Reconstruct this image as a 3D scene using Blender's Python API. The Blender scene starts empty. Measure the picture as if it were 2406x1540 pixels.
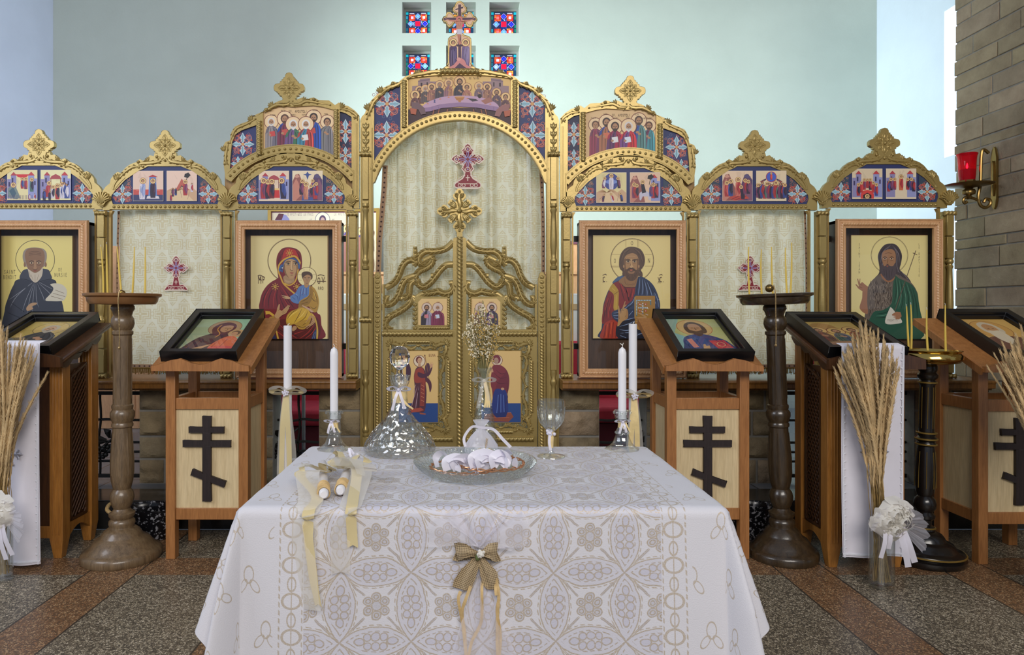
import bpy, math, random
from mathutils import Vector, Matrix, noise
from mathutils.geometry import tessellate_polygon
SC = bpy.context.scene; COL = SC.collection
R = random.Random(11)
PI = math.pi; sin = math.sin; cos = math.cos
F = 1604.0; CX = 1100.0; CY = 730.0; EYE = 1.24      # focal length in pixels, vanishing point, eye height
DI = 4.2; K = DI / F                                  # the icon screen stands 4.2 m away
def W(px, py, d): return Vector(((px-CX)*d/F, d, EYE-(py-CY)*d/F))
def I(px, py, dy=0.0): return ((px-CX)*K, DI+dy, EYE-(py-CY)*K)
def lin(c):
    o = []
    for x in c[:3]:
        x = x/255.0
        o.append(x/12.92 if x <= .04045 else ((x+.055)/1.055)**2.4)
    return tuple(o)
def cr(p, n=6, closed=False):
    p = [tuple(q) for q in p]; m = len(p); out = []
    if m < 3 and not closed: return p
    for i in range(m if closed else m-1):
        a = p[(i-1) % m] if (closed or i > 0) else p[0]
        b = p[i]; c = p[(i+1) % m]
        d = p[(i+2) % m] if (closed or i+2 < m) else p[-1]
        for k in range(n):
            t = k/n
            out.append(tuple(.5*((2*b[j])+(-a[j]+c[j])*t+(2*a[j]-5*b[j]+4*c[j]-d[j])*t*t+(-a[j]+3*b[j]-3*c[j]+d[j])*t**3) for j in range(len(b))))
    if not closed: out.append(p[-1])
    return out
def spiral(cx, cy, r0, r1, a0, turns, n=14):
    return [(cx+(r0+(r1-r0)*i/n)*cos(a0+turns*2*PI*i/n), cy+(r0+(r1-r0)*i/n)*sin(a0+turns*2*PI*i/n)) for i in range(n+1)]
def circ(cx, cy, rx, ry=None, n=20, a0=0, a1=2*PI):
    ry = rx if ry is None else ry
    return [(cx+rx*cos(a0+(a1-a0)*i/n), cy+ry*sin(a0+(a1-a0)*i/n)) for i in range(n)]
def mir(pts, c): return [(2*c-x, y) for x, y in pts]
def tess(loops):
    return tessellate_polygon([[Vector((p[0], p[1], 0)) for p in l] for l in loops])

class MB:
    def __init__(s): s.v = []; s.f = []; s.m = []; s.uv = []
    def add(s, vs, fs, mi=0, uv=None):
        b = len(s.v); s.v.extend(tuple(p) for p in vs)
        s.uv.extend(uv if uv else [(p[0], p[2]) for p in vs])
        for f in fs: s.f.append(tuple(i+b for i in f)); s.m.append(mi)
    def box(s, x0, x1, y0, y1, z0, z1, mi=0):
        s.add([(x, y, z) for z in (z0, z1) for y in (y0, y1) for x in (x0, x1)],
              [(0,2,3,1),(4,5,7,6),(0,1,5,4),(2,6,7,3),(0,4,6,2),(1,3,7,5)], mi)
    def bar(s, p, q, w, h, up=(0,0,1), mi=0):
        p = Vector(p); q = Vector(q); d = (q-p).normalized(); a = d.cross(Vector(up)).normalized()*w/2; b = a.normalized().cross(d)*h/2
        s.add([p-a-b, p+a-b, p+a+b, p-a+b, q-a-b, q+a-b, q+a+b, q-a+b],
              [(0,3,2,1),(4,5,6,7),(0,1,5,4),(1,2,6,5),(2,3,7,6),(3,0,4,7)], mi)
    def tube(s, pts, r, seg=7, mi=0, flat=None, closed=False, up=None):
        """sweep a circle (or an ellipse flat=(wide, deep) across normal up) along pts; r number or list"""
        P = [Vector(p) for p in pts]; n = len(P); vs = []; fs = []
        if up is not None: up = Vector(up)
        a = None
        for i in range(n):
            if closed: d = P[(i+1) % n]-P[i-1]
            else: d = P[min(i+1, n-1)]-P[max(i-1, 0)]
            if d.length < 1e-9: d = Vector((0,0,1))
            d.normalize()
            if up is not None: a = d.cross(up)
            elif a is None:
                t = Vector((0,1,0)) if abs(d.y) < .9 else Vector((1,0,0)); a = d.cross(t)
            else: a = a-d*a.dot(d)
            if a.length < 1e-9: a = d.orthogonal()
            a.normalize(); b = a.cross(d)
            rr = r[i] if isinstance(r, (list, tuple)) else r
            fa, fb = flat if flat else (1, 1)
            for k in range(seg):
                t = 2*PI*k/seg
                vs.append(P[i]+a*(rr*fa*cos(t))+b*(rr*fb*sin(t)))
        m = n if closed else n-1
        for i in range(m):
            for k in range(seg):
                j = (i+1) % n
                fs.append((i*seg+k, i*seg+(k+1) % seg, j*seg+(k+1) % seg, j*seg+k))
        if not closed:
            fs.append(tuple(range(seg-1, -1, -1))); fs.append(tuple((n-1)*seg+k for k in range(seg)))
        s.add(vs, fs, mi)
    def rope(s, p, q, r, pitch=None, seg=10, lobes=3, mi=0, amp=.2):
        lobes = 2; pitch = r*2.9; seg = 14
        p = Vector(p); q = Vector(q); d = q-p; L = d.length; d.normalize(); pitch = pitch or r*5.5
        t = Vector((0,1,0)) if abs(d.y) < .9 else Vector((1,0,0)); a = d.cross(t).normalized(); b = a.cross(d)
        n = max(4, int(L/(pitch/lobes)*6)); vs = []; fs = []
        for i in range(n+1):
            z = L*i/n
            for k in range(seg):
                th = 2*PI*k/seg; rr = r*(1.02-amp*1.6*(1-abs(cos((lobes*th-2*PI*lobes*z/pitch)/2))))
                vs.append(p+d*z+a*(rr*cos(th))+b*(rr*sin(th)))
        for i in range(n):
            for k in range(seg): fs.append((i*seg+k, i*seg+(k+1) % seg, (i+1)*seg+(k+1) % seg, (i+1)*seg+k))
        fs.append(tuple(range(seg-1, -1, -1))); fs.append(tuple(n*seg+k for k in range(seg)))
        s.add(vs, fs, mi)
    def lathe(s, prof, c=(0,0,0), seg=28, mi=0, sx=1, sy=1, lobes=0, amp=0, caps=True):
        vs = []; fs = []; n = len(prof)
        for r, z in prof:
            for k in range(seg):
                t = 2*PI*k/seg; rr = r*(1+amp*cos(lobes*t))
                vs.append((c[0]+rr*sx*cos(t), c[1]+rr*sy*sin(t), c[2]+z))
        for i in range(n-1):
            for k in range(seg): fs.append((i*seg+k, i*seg+(k+1) % seg, (i+1)*seg+(k+1) % seg, (i+1)*seg+k))
        if caps:
            if prof[0][0] > 1e-5: fs.append(tuple(range(seg-1, -1, -1)))
            if prof[-1][0] > 1e-5: fs.append(tuple((n-1)*seg+k for k in range(seg)))
        s.add(vs, fs, mi)
    def ball(s, c, r, seg=10, rings=6, mi=0, rx=1, ry=1, rz=1):
        s.lathe([(max(r*sin(PI*i/rings), 1e-6)*1, -r*rz*cos(PI*i/rings)) for i in range(rings+1)], c, seg, mi, rx, ry)
    def prism(s, outer, f, y0, y1, holes=(), mi=0, back=True):
        """extrude a 2-D outline with holes between depths y0 (front) and y1; f(u, v, depth) -> xyz"""
        loops = [outer]+list(holes); flat = [p for l in loops for p in l]; n = len(flat)
        tr = tess(loops)
        vs = [f(p[0], p[1], y0) for p in flat]+[f(p[0], p[1], y1) for p in flat]
        fs = [tuple(t) for t in tr]
        if back: fs += [tuple(i+n for i in reversed(t)) for t in tr]
        b = 0
        for l in loops:
            m = len(l)
            for i in range(m): j = (i+1) % m; fs.append((b+i, b+j, b+j+n, b+i+n))
            b += m
        s.add(vs, fs, mi)
    def dome(s, px, py, rpx, dy=0.0, seg=8, deep=1.0, mi=0, f=I, k=K):
        """half-round bead on the screen plane"""
        vs = []; fs = []; rings = 3
        for i in range(rings+1):
            a = PI/2*i/rings
            for j in range(seg):
                t = 2*PI*j/seg; rr = rpx*cos(a)
                vs.append(f(px+rr*cos(t), py+rr*sin(t), dy-rpx*k*deep*sin(a)))
        for i in range(rings):
            for j in range(seg): fs.append((i*seg+j, i*seg+(j+1) % seg, (i+1)*seg+(j+1) % seg, (i+1)*seg+j))
        s.add(vs, fs, mi)
    def leafpad(s, x0, y0, x1, y1, w, dy=0.0, h=3.0, f=I, mi=0, k=K):
        """pointed pillow leaf from (x0,y0) to (x1,y1) in screen pixels, w half-width"""
        dx, dz = x1-x0, y1-y0; L = math.hypot(dx, dz) or 1; ux, uz = dx/L, dz/L; n = 8; vs = []; fs = []
        for i in range(n+1):
            t = i/n; ww = w*sin(PI*t)**.8*(1.15-.3*t)
            for j, (q, hh) in enumerate(((-1, 0), (-.55, .75), (0, 1.0), (.55, .75), (1, 0))):
                vs.append(f(x0+dx*t-uz*ww*q, y0+dz*t+ux*ww*q, dy-hh*h*k*sin(PI*t)**.6))
        for i in range(n):
            for j in range(4): fs.append((i*5+j, i*5+j+1, (i+1)*5+j+1, (i+1)*5+j))
        s.add(vs, fs, mi)
    def build(s, name, mats, parent=None, sharp=.7, bevel=0, local=False, **props):
        me = bpy.data.meshes.new(name)
        v = s.v
        if parent is not None and not local:
            o = Vector((0,0,0)); p = parent
            while p is not None: o += p.location; p = p.parent
            v = [(a-o.x, b-o.y, c-o.z) for a, b, c in v]
        me.from_pydata(v, [], s.f)
        if not isinstance(mats, (list, tuple)): mats = [mats]
        for m in mats: me.materials.append(m)
        if len(mats) > 1: me.polygons.foreach_set('material_index', s.m)
        ul = me.uv_layers.new(name='UVMap')
        buf = [0.0]*(2*len(me.loops)); vi = [0]*len(me.loops); me.loops.foreach_get('vertex_index', vi)
        for i, x in enumerate(vi): buf[2*i], buf[2*i+1] = s.uv[x]
        ul.data.foreach_set('uv', buf)
        me.polygons.foreach_set('use_smooth', [True]*len(me.polygons))
        me.validate(); me.update()
        if sharp: me.set_sharp_from_angle(angle=sharp)
        ob = bpy.data.objects.new(name, me); COL.objects.link(ob)
        if parent is not None: ob.parent = parent
        if bevel:
            b = ob.modifiers.new('bevel', 'BEVEL'); b.width = bevel; b.segments = 2; b.limit_method = 'ANGLE'; b.angle_limit = .7
        for k_, x in props.items(): ob[k_] = x
        return ob

def thing(name, label, cat, loc=(0,0,0), group=None):
    o = bpy.data.objects.new(name, None); COL.objects.link(o); o.empty_display_size = .05
    o.location = loc; o['label'] = label; o['category'] = cat
    if group: o['group'] = group
    return o
def tag(o, label, cat, group=None):
    o['label'] = label; o['category'] = cat
    if group: o['group'] = group
    return o
def dup(root, label=None, loc=None, rot=None):
    def cp(o, parent):
        c = o.copy(); COL.objects.link(c)
        if parent is not None: c.parent = parent; c.matrix_parent_inverse = o.matrix_parent_inverse.copy()
        for ch in list(o.children): cp(ch, c)
        return c
    r = cp(root, None)
    if label: r['label'] = label
    if loc is not None: r.location = loc
    if rot is not None: r.rotation_euler = rot
    return r

# ---------------------------------------------------------------- materials
class E:
    """small expression wrapper around math nodes"""
    def __init__(s, nt, k): s.nt = nt; s.k = k
    def m(s, op, *a):
        n = s.nt.nodes.new('ShaderNodeMath'); n.operation = op
        for i, x in enumerate((s,)+a):
            if isinstance(x, E): s.nt.links.new(x.k, n.inputs[i])
            else: n.inputs[i].default_value = x
        return E(s.nt, n.outputs[0])
    def __add__(s, o): return s.m('ADD', o)
    __radd__ = __add__
    def __sub__(s, o): return s.m('SUBTRACT', o)
    def __mul__(s, o): return s.m('MULTIPLY', o)
    __rmul__ = __mul__
    def __truediv__(s, o): return s.m('DIVIDE', o)
    def rs(s, c): return (s*-1)+c                      # c - s
    def abs(s): return s.m('ABSOLUTE')
    def lt(s, c): return s.m('LESS_THAN', c)
    def gt(s, c): return s.m('GREATER_THAN', c)
    def mx(s, o): return s.m('MAXIMUM', o)
    def mn(s, o): return s.m('MINIMUM', o)
    def fr(s): return s.m('FRACT')
    def sq(s): return s*s
def hyp(a, b): return (a*a+b*b).m('SQRT')
def ring(d, r, w): return (d-r).abs().lt(w)
class NT:
    def __init__(s, name):
        s.mat = bpy.data.materials.new(name); s.mat.use_nodes = True
        s.nt = s.mat.node_tree; s.b = s.nt.nodes['Principled BSDF']; s.out = s.nt.nodes['Material Output']
    def n(s, t, **kw):
        x = s.nt.nodes.new(t)
        for k, v in kw.items(): setattr(x, k, v)
        return x
    def l(s, a, b): s.nt.links.new(a.k if isinstance(a, E) else a, b)
    def coord(s, kind='Object', scale=(1,1,1), rot=(0,0,0)):
        t = s.n('ShaderNodeTexCoord'); m = s.n('ShaderNodeMapping'); m.inputs['Scale'].default_value = scale; m.inputs['Rotation'].default_value = rot
        s.l(t.outputs[kind], m.inputs['Vector']); return m.outputs['Vector']
    def noise(s, vec, scale, detail=4, rough=.55):
        x = s.n('ShaderNodeTexNoise'); x.inputs['Scale'].default_value = scale; x.inputs['Detail'].default_value = detail; x.inputs['Roughness'].default_value = rough
        if vec is not None: s.l(vec, x.inputs['Vector'])
        return x.outputs['Fac']
    def ramp(s, fac, stops):
        x = s.n('ShaderNodeValToRGB'); e = x.color_ramp.elements
        while len(e) < len(stops): e.new(.5)
        for q, (p, c) in zip(e, stops): q.position = p; q.color = (*c, 1)
        s.l(fac, x.inputs['Fac']); return x.outputs['Color']
    def mix(s, fac, a, b, mode='MIX'):
        x = s.n('ShaderNodeMix', data_type='RGBA', blend_type=mode)
        for v, i in ((fac, 0), (a, 6), (b, 7)):
            if isinstance(v, E): s.l(v, x.inputs[i])
            elif isinstance(v, bpy.types.NodeSocket): s.l(v, x.inputs[i])
            else: x.inputs[i].default_value = v if i == 0 else (*v, 1)
        return x.outputs[2]
    def bump(s, h, strength=.3, dist=.01):
        x = s.n('ShaderNodeBump'); x.inputs['Strength'].default_value = strength; x.inputs['Distance'].default_value = dist
        s.l(h, x.inputs['Height']); s.l(x.outputs['Normal'], s.b.inputs['Normal'])
    def set(s, **kw):
        for k, v in kw.items():
            k = k.replace('_', ' ')
            if isinstance(v, (E, bpy.types.NodeSocket)): s.l(v, s.b.inputs[k])
            else: s.b.inputs[k].default_value = v
def mat(name, col, rough=.5, metal=0.0, var=.12, vs=8, bump=0.0, bs=60, spec=.5, sheen=0, trans=0.0, coat=0):
    """plain painted / cloth / metal surface with mild noise in colour and relief"""
    t = NT(name); c = lin(col); v = t.coord()
    f = t.noise(v, vs, 4)
    t.set(Base_Color=t.ramp(f, [(.3, tuple(x*(1-var) for x in c)), (.7, tuple(min(1, x*(1+var)) for x in c))]), Roughness=rough, Metallic=metal)
    t.b.inputs['Specular IOR Level'].default_value = spec
    if coat: t.b.inputs['Coat Weight'].default_value = coat; t.b.inputs['Coat Roughness'].default_value = .15
    if sheen: t.b.inputs['Sheen Weight'].default_value = sheen
    if bump: t.bump(t.noise(v, bs, 5), bump, .004)
    if trans:
        tr = t.n('ShaderNodeBsdfTranslucent'); tr.inputs['Color'].default_value = (*c, 1)
        m = t.n('ShaderNodeMixShader'); m.inputs[0].default_value = trans
        t.l(t.b.outputs[0], m.inputs[1]); t.l(tr.outputs[0], m.inputs[2]); t.l(m.outputs[0], t.out.inputs['Surface'])
    return t.mat
def wood(name, c1, c2, scale=1.0, rough=.4, rot=(0,0,0), stretch=(14,14,1.2), coat=0.0):
    t = NT(name); v = t.coord('Object', tuple(x*scale for x in stretch), rot)
    f = t.noise(v, 3.0, 6, .6); g = t.noise(v, 14, 3, .5)
    a = t.ramp(f, [(.25, lin(c1)), (.75, lin(c2))])
    t.set(Base_Color=t.mix(.25, a, t.ramp(g, [(.35, tuple(x*.55 for x in lin(c1))), (.65, lin(c2))])), Roughness=rough)
    if coat: t.b.inputs['Coat Weight'].default_value = coat; t.b.inputs['Coat Roughness'].default_value = .12
    t.bump(g, .12, .002); return t.mat
def sheer(name, col, alpha, shine=.1, trans=.5):
    """woven net: part open, part white thread"""
    t = NT(name); c = (*lin(col), 1)
    d = t.n('ShaderNodeBsdfDiffuse'); d.inputs[0].default_value = c
    tl = t.n('ShaderNodeBsdfTranslucent'); tl.inputs[0].default_value = c
    m0 = t.n('ShaderNodeMixShader'); m0.inputs[0].default_value = trans; t.l(d.outputs[0], m0.inputs[1]); t.l(tl.outputs[0], m0.inputs[2])
    tp = t.n('ShaderNodeBsdfTransparent')
    lw = t.n('ShaderNodeLayerWeight'); lw.inputs[0].default_value = .3
    f = E(t.nt, lw.outputs['Facing'])*(1-alpha)*.7+alpha
    m1 = t.n('ShaderNodeMixShader'); t.l(f, m1.inputs[0]); t.l(tp.outputs[0], m1.inputs[1]); t.l(m0.outputs[0], m1.inputs[2])
    t.l(m1.outputs[0], t.out.inputs['Surface']); return t.mat
def pane(name, tint=(255,255,255), refl=.05, rough=.01, bump=0, bs=40, edge=.6):
    """thin clear glass: see-through with a fresnel shine"""
    t = NT(name); tp = t.n('ShaderNodeBsdfTransparent'); tp.inputs[0].default_value = (*lin(tint), 1)
    g = t.n('ShaderNodeBsdfGlossy'); g.inputs['Roughness'].default_value = rough
    lw = t.n('ShaderNodeLayerWeight'); lw.inputs[0].default_value = .25
    f = E(t.nt, lw.outputs['Facing']).m('POWER', 2.0)*edge+refl
    m = t.n('ShaderNodeMixShader'); t.l(f, m.inputs[0]); t.l(tp.outputs[0], m.inputs[1]); t.l(g.outputs[0], m.inputs[2])
    if bump:
        b = t.n('ShaderNodeBump'); b.inputs['Strength'].default_value = bump; b.inputs['Distance'].default_value = .01
        v = t.n('ShaderNodeTexVoronoi', feature='DISTANCE_TO_EDGE'); v.inputs['Scale'].default_value = bs; t.l(t.coord(), v.inputs['Vector'])
        t.l(v.outputs['Distance'], b.inputs['Height']); t.l(b.outputs['Normal'], g.inputs['Normal']); t.l(b.outputs['Normal'], lw.inputs['Normal'])
    t.l(m.outputs[0], t.out.inputs['Surface']); return t.mat

G = {}
G['gold'] = mat('gold_paint', (168,145,88), .34, .48, .10, 6, .10, 90)
G['gold_worn'] = mat('gold_paint_edge', (168,138,78), .38, .45, .2, 5, .12, 90)
G['board'] = wood('bare_board', (150,116,70), (176,142,92), 1, .6, (0,PI/2,0))
G['oak'] = wood('oak_ledge', (98,62,24), (150,102,46), 1, .35, (0,PI/2,0), coat=.3)
G['cherry'] = wood('cherry_wood', (142,90,46), (182,124,70), 1, .38, coat=.15)
G['cherry_h'] = wood('cherry_wood_rail', (142,90,46), (182,124,70), 1, .38, (0,PI/2,0), coat=.15)
G['ply'] = wood('birch_plywood', (206,180,134), (226,204,160), .8, .5)
G['wenge'] = wood('dark_cross_wood', (26,17,16), (48,34,32), 1.5, .55)
G['pine'] = wood('pine_wood', (140,88,34), (186,128,60), 1, .38, coat=.25)
G['dark'] = wood('dark_stained_wood', (52,30,16), (92,58,32), 1, .35, coat=.3)
G['dark_h'] = wood('dark_stained_desk', (52,30,16), (92,58,32), 1, .35, (0,PI/2,0), coat=.3)
G['case'] = wood('case_frame_wood', (196,146,100), (222,176,128), 1.3, .35, coat=.2)
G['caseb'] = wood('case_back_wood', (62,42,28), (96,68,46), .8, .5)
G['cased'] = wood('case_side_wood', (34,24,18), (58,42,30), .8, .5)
G['black'] = mat('black_lacquer', (18,18,20), .28, 0, .1, 5, spec=.5)
G['iron'] = mat('wrought_iron', (22,20,18), .5, .4, .2, 20, .3, 60)
G['bronze'] = wood('bronze_wood_stand', (82,64,44), (136,112,82), 1.2, .34, (0,0,0), (16,16,1.6), .35)
G['bronzetray'] = mat('copper_tray', (160,116,74), .38, .55, .15, 8)
G['ebony'] = wood('dark_turned_stand', (38,29,20), (74,58,38), 1.2, .28, (0,0,0), (16,16,1.6), .4)
G['jet'] = mat('black_turned_stand', (26,22,20), .25, .1, .2, 7, coat=.4)
G['goldline'] = mat('gold_line', (150,122,60), .35, .6)
G['brass'] = mat('polished_brass', (212,176,98), .12, 1.0, .05)
G['oldbrass'] = mat('aged_brass', (128,104,58), .3, .85, .15)
G['taper'] = mat('beeswax', (236,204,92), .45, 0, .05, trans=.15)
G['wax'] = mat('white_wax', (246,244,246), .35, 0, .02, trans=.2)
G['wick'] = mat('wick', (230,226,218), .9)
G['chain'] = mat('chain_metal', (190,160,110), .3, .9)
G['white'] = mat('white_satin', (228,224,232), .42, 0, .03, 10, .05, 120, sheen=.2)
G['silverthread'] = mat('silver_embroidery', (176,176,188), .3, .55, .1, 60, .4, 200)
G['ribbon_gold'] = mat('gold_satin_ribbon', (220,202,152), .32, 0, .05, 12, sheen=.3, trans=.15)
G['ribbon_white'] = mat('white_satin_ribbon', (240,236,246), .35, 0, .03, sheen=.3, trans=.25)
G['organza'] = sheer('organza_ribbon', (250,246,236), .42)
G['tulle'] = sheer('white_tulle', (250,248,255), .30)
G['tulle_d'] = sheer('gathered_tulle', (250,248,255), .55)
G['burlap'] = None
G['raffia'] = mat('raffia', (194,164,112), .6, 0, .2, 40, .4, 90)
G['raffia_pale'] = mat('pale_raffia', (232,206,146), .5, 0, .1, 30, .2, 90, trans=.1)
G['petal'] = mat('ivory_petal', (248,245,238), .5, 0, .02, trans=.4)
G['lace_white'] = mat('white_lace', (226,226,234), .5, 0, .05, 60, .4, 200)
G['leaf'] = mat('green_leaf', (96,110,60), .6)
G['glass'] = pane('clear_glass', (253,255,254), .13, .02, edge=.95)
G['cutglass'] = pane('cut_crystal', (253,255,255), .16, .05, .9, 42, .8)
G['pressglass'] = pane('pressed_glass', (252,255,253), .12, .05, .6, 70, .7)
G['caseglass'] = pane('case_glass', (255,255,255), .045, .005, edge=.5)
G['red_carpet'] = mat('red_carpet', (186,46,62), .85, 0, .12, 10, .4, 300)
G['chrome'] = mat('chrome', (210,214,220), .12, 1)
G['altarcloth'] = mat('altar_cloth', (230,226,218), .6, 0, .05, 6, .2, 60)
G['peach'] = wood('light_oak_panel', (206,150,104), (228,178,132), 1, .5)
G['enamel'] = None
t = NT('refracting_crystal'); t.set(Base_Color=(1,1,1,1), Roughness=.02, IOR=1.48); t.b.inputs['Transmission Weight'].default_value = 1; G['crystal'] = t.mat
t = NT('ruby_glass'); t.set(Base_Color=(*lin((228,14,40)), 1), Roughness=.05, IOR=1.3); t.b.inputs['Transmission Weight'].default_value = .75; G['ruby'] = t.mat
t = NT('painted_print'); a = t.n('ShaderNodeVertexColor', layer_name='Col'); t.set(Base_Color=a.outputs['Color'], Roughness=.5); G['paint'] = t.mat
t = NT('gilded_painting'); a = t.n('ShaderNodeVertexColor', layer_name='Col'); t.set(Base_Color=a.outputs['Color'], Roughness=.36, Metallic=.0)
t.bump(t.noise(t.coord('Object', (60,60,9)), 5, 4), .05, .002); G['gilt'] = t.mat
# burlap weave
t = NT('burlap'); tc = t.n('ShaderNodeTexCoord'); sp = t.n('ShaderNodeSeparateXYZ'); t.l(tc.outputs['UV'], sp.inputs[0])
u = E(t.nt, sp.outputs[0])*1500; v = E(t.nt, sp.outputs[1])*1500
h = u.m('SINE')*.5+v.m('SINE')*.5
t.set(Base_Color=t.ramp(h*.5+.5, [(.15, lin((116,98,74))), (.6, lin((188,166,130)))]), Roughness=.9); t.bump(h*.5+.5, .6, .003); G['burlap'] = t.mat
# speckled enamel
t = NT('speckled_enamel'); x = t.n('ShaderNodeTexVoronoi'); x.inputs['Scale'].default_value = 70; t.l(t.coord(), x.inputs['Vector'])
f = t.noise(t.coord(), 60, 3)
t.set(Base_Color=t.ramp(f, [(.55, lin((20,20,24))), (.62, lin((150,150,156)))]), Roughness=.2); G['enamel'] = t.mat
# damask curtain: stepped crosses in cream and pale gold, UV in metres
def damask(name, cell=.145, c0=(242,238,214), c1=(224,211,168)):
    t = NT(name); tc = t.n('ShaderNodeTexCoord'); sp = t.n('ShaderNodeSeparateXYZ'); t.l(tc.outputs['UV'], sp.inputs[0])
    u0 = E(t.nt, sp.outputs[0])/cell; v0 = E(t.nt, sp.outputs[1])/cell
    row = v0.m('FLOOR'); 
    off = (row*.5).fr()
    u = ((u0+off).fr()-.5).abs(); v = (v0.fr()-.5).abs()
    def crs(a, w, l): return ((u-l).mx(v-w)).mn((u-w).mx(v-l)) if a is None else None
    d = crs(None, .085, .31)
    a1 = d.lt(-.03)                                   # inner cross
    a2 = ring(d, .035, .022)                          # outline
    a3 = ring(d, .115, .02)
    dia = (u+v)
    a4 = ring(dia, .86, .035); a5 = dia.gt(.93)
    a6 = ring((u-.5).abs()+(v-0).abs(), .1, .02); a7 = dia.lt(.05)
    msk = a1.mx(a2).mx(a3).mx(a4).mx(a5).mx(a6)
    msk = msk-(msk*a7)
    n = t.noise(t.coord('UV'), 9, 3)
    base = t.mix(msk*.8, lin(c0), lin(c1))
    t.set(Base_Color=base, Roughness=(msk*-.14)+.52); t.b.inputs['Sheen Weight'].default_value = .25
    tr = t.n('ShaderNodeBsdfTranslucent'); t.l(base, tr.inputs['Color'])
    m = t.n('ShaderNodeMixShader'); m.inputs[0].default_value = .35
    t.l(t.b.outputs[0], m.inputs[1]); t.l(tr.outputs[0], m.inputs[2]); t.l(m.outputs[0], t.out.inputs['Surface'])
    return t.mat
G['damask'] = damask('damask_curtain')
# curtain border braid: brown with small dark diamonds
t = NT('border_braid'); tc = t.n('ShaderNodeTexCoord'); sp = t.n('ShaderNodeSeparateXYZ'); t.l(tc.outputs['UV'], sp.inputs[0])
u = E(t.nt, sp.outputs[0]); v = (E(t.nt, sp.outputs[1])/.031).fr()-.5
m = ((u-.5).abs()*1.1+v.abs()).lt(.24); m2 = (u-.5).abs().gt(.38)
t.set(Base_Color=t.mix(m2, t.mix(m, lin((166,132,104)), lin((52,30,30))), lin((196,164,120))), Roughness=.7); G['braid'] = t.mat
# embroidered cloth, UV in metres from the middle of the table
t = NT('embroidered_cloth'); tc = t.n('ShaderNodeTexCoord'); sp = t.n('ShaderNodeSeparateXYZ'); t.l(tc.outputs['UV'], sp.inputs[0])
U = E(t.nt, sp.outputs[0]); V = E(t.nt, sp.outputs[1])
wob = (E(t.nt, t.noise(t.coord('UV'), 14, 3))-.5)*.09
a = .174
fx = (((U/a)+wob).fr()-.5); fy = (((V/(a*.96))+wob).fr()-.5)
ax = fx.abs(); ay = fy.abs(); X = ax.mx(ay); Y = ax.mn(ay)
d1 = hyp(X.rs(1.0), Y); inside = d1.lt(.7071)
dash = (V+U).m('MULTIPLY', 330).m('SINE').gt(-.35)
ln = ring(d1, .7071, .009).mx(ring(d1, .735, .008)*dash).mx(ring(d1, .645, .007)*dash)
bub = hyp(X-.432, Y); b2 = hyp(X-.436, Y-.112); b3 = hyp((X-.5)*1.15, (Y-.225)*.8)
ln = ln.mx(ring(bub, .058, .008)).mx(ring(b2, .052, .008)).mx(ring(b3, .058, .009))
pod = bub.lt(.05).mx(b2.lt(.045)).mx(b3.lt(.05))
rr = hyp(fx, fy); an = (fy.m('ARCTAN2', fx)/(PI/3)).fr()-.5
px_ = rr*(an*(PI/3)).m('COSINE')-.135; py_ = rr*(an*(PI/3)).m('SINE'); fl = hyp(px_, py_)
flower = fl.lt(.062).mx(rr.lt(.07)); fline = ring(fl, .062, .009).mx(ring(rr, .07, .009)).mx(ring(fl, .03, .008))
diag = ((X-Y).abs()-.028).lt(0)*rr.gt(.24)*rr.lt(.47); dl = ring((X-Y).abs(), .012, .008)*rr.gt(.22)*rr.lt(.68)
inU = U.abs().lt(.435)
chainv = ((V/.085).fr()-.5)*.085; chainu = U.abs()-.465
cd = hyp(chainu*1.6, chainv-.018); cd2 = hyp(chainu*.8, chainv+.022)
bl = ring(cd, .016, .0026).mx(ring(cd2, .018, .0026)).mx(ring(chainu, .0, .0014)).mx(ring(chainu, -.026, .0016)*dash).mx(ring(chainu, .03, .002)*dash)
inB = U.abs().gt(.435)*U.abs().lt(.50)
su = (((U/.12)+(V/.13).m('FLOOR')*.37).fr()-.5)*.12; sv = ((V/.13).fr()-.5)*.13
s1 = hyp(su*1.7, sv-.022); s2 = hyp((su+sv*.6-.012)*1.8, (sv-su*.4+.012)); s3 = hyp((su-sv*.6+.012)*1.8, (sv+su*.4+.012))
sl = ring(s1, .02, .0022).mx(ring(s2, .018, .0022)).mx(ring(s3, .018, .0022))
inS = U.abs().gt(.51)
line = (ln.mx(fline).mx(dl)*inU).mx(bl*inB).mx(sl*inS)
grey = flower.mx(diag)*inU
shin = (inside*inU)*.5
n1 = t.noise(t.coord('UV'), 420, 2); n2 = E(t.nt, t.noise(t.coord('UV'), 300, 2))
c = t.mix(shin.mx(pod*inU), lin((209,207,212)), lin((194,192,204)))
c = t.mix(grey*(n2*.8), c, lin((158,155,166)))
c = t.mix(line*(n2.m('MULTIPLY', 1.1).mn(.75)), c, lin((178,156,116)))
t.set(Base_Color=c, Roughness=(shin*-.2)+.6, Metallic=line*.25); t.b.inputs['Sheen Weight'].default_value = .15
t.bump((line*.8+pod*inU*.6+grey*.5+inside*.25)+n2*.5, .45, .0025); G['lace'] = t.mat
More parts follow.
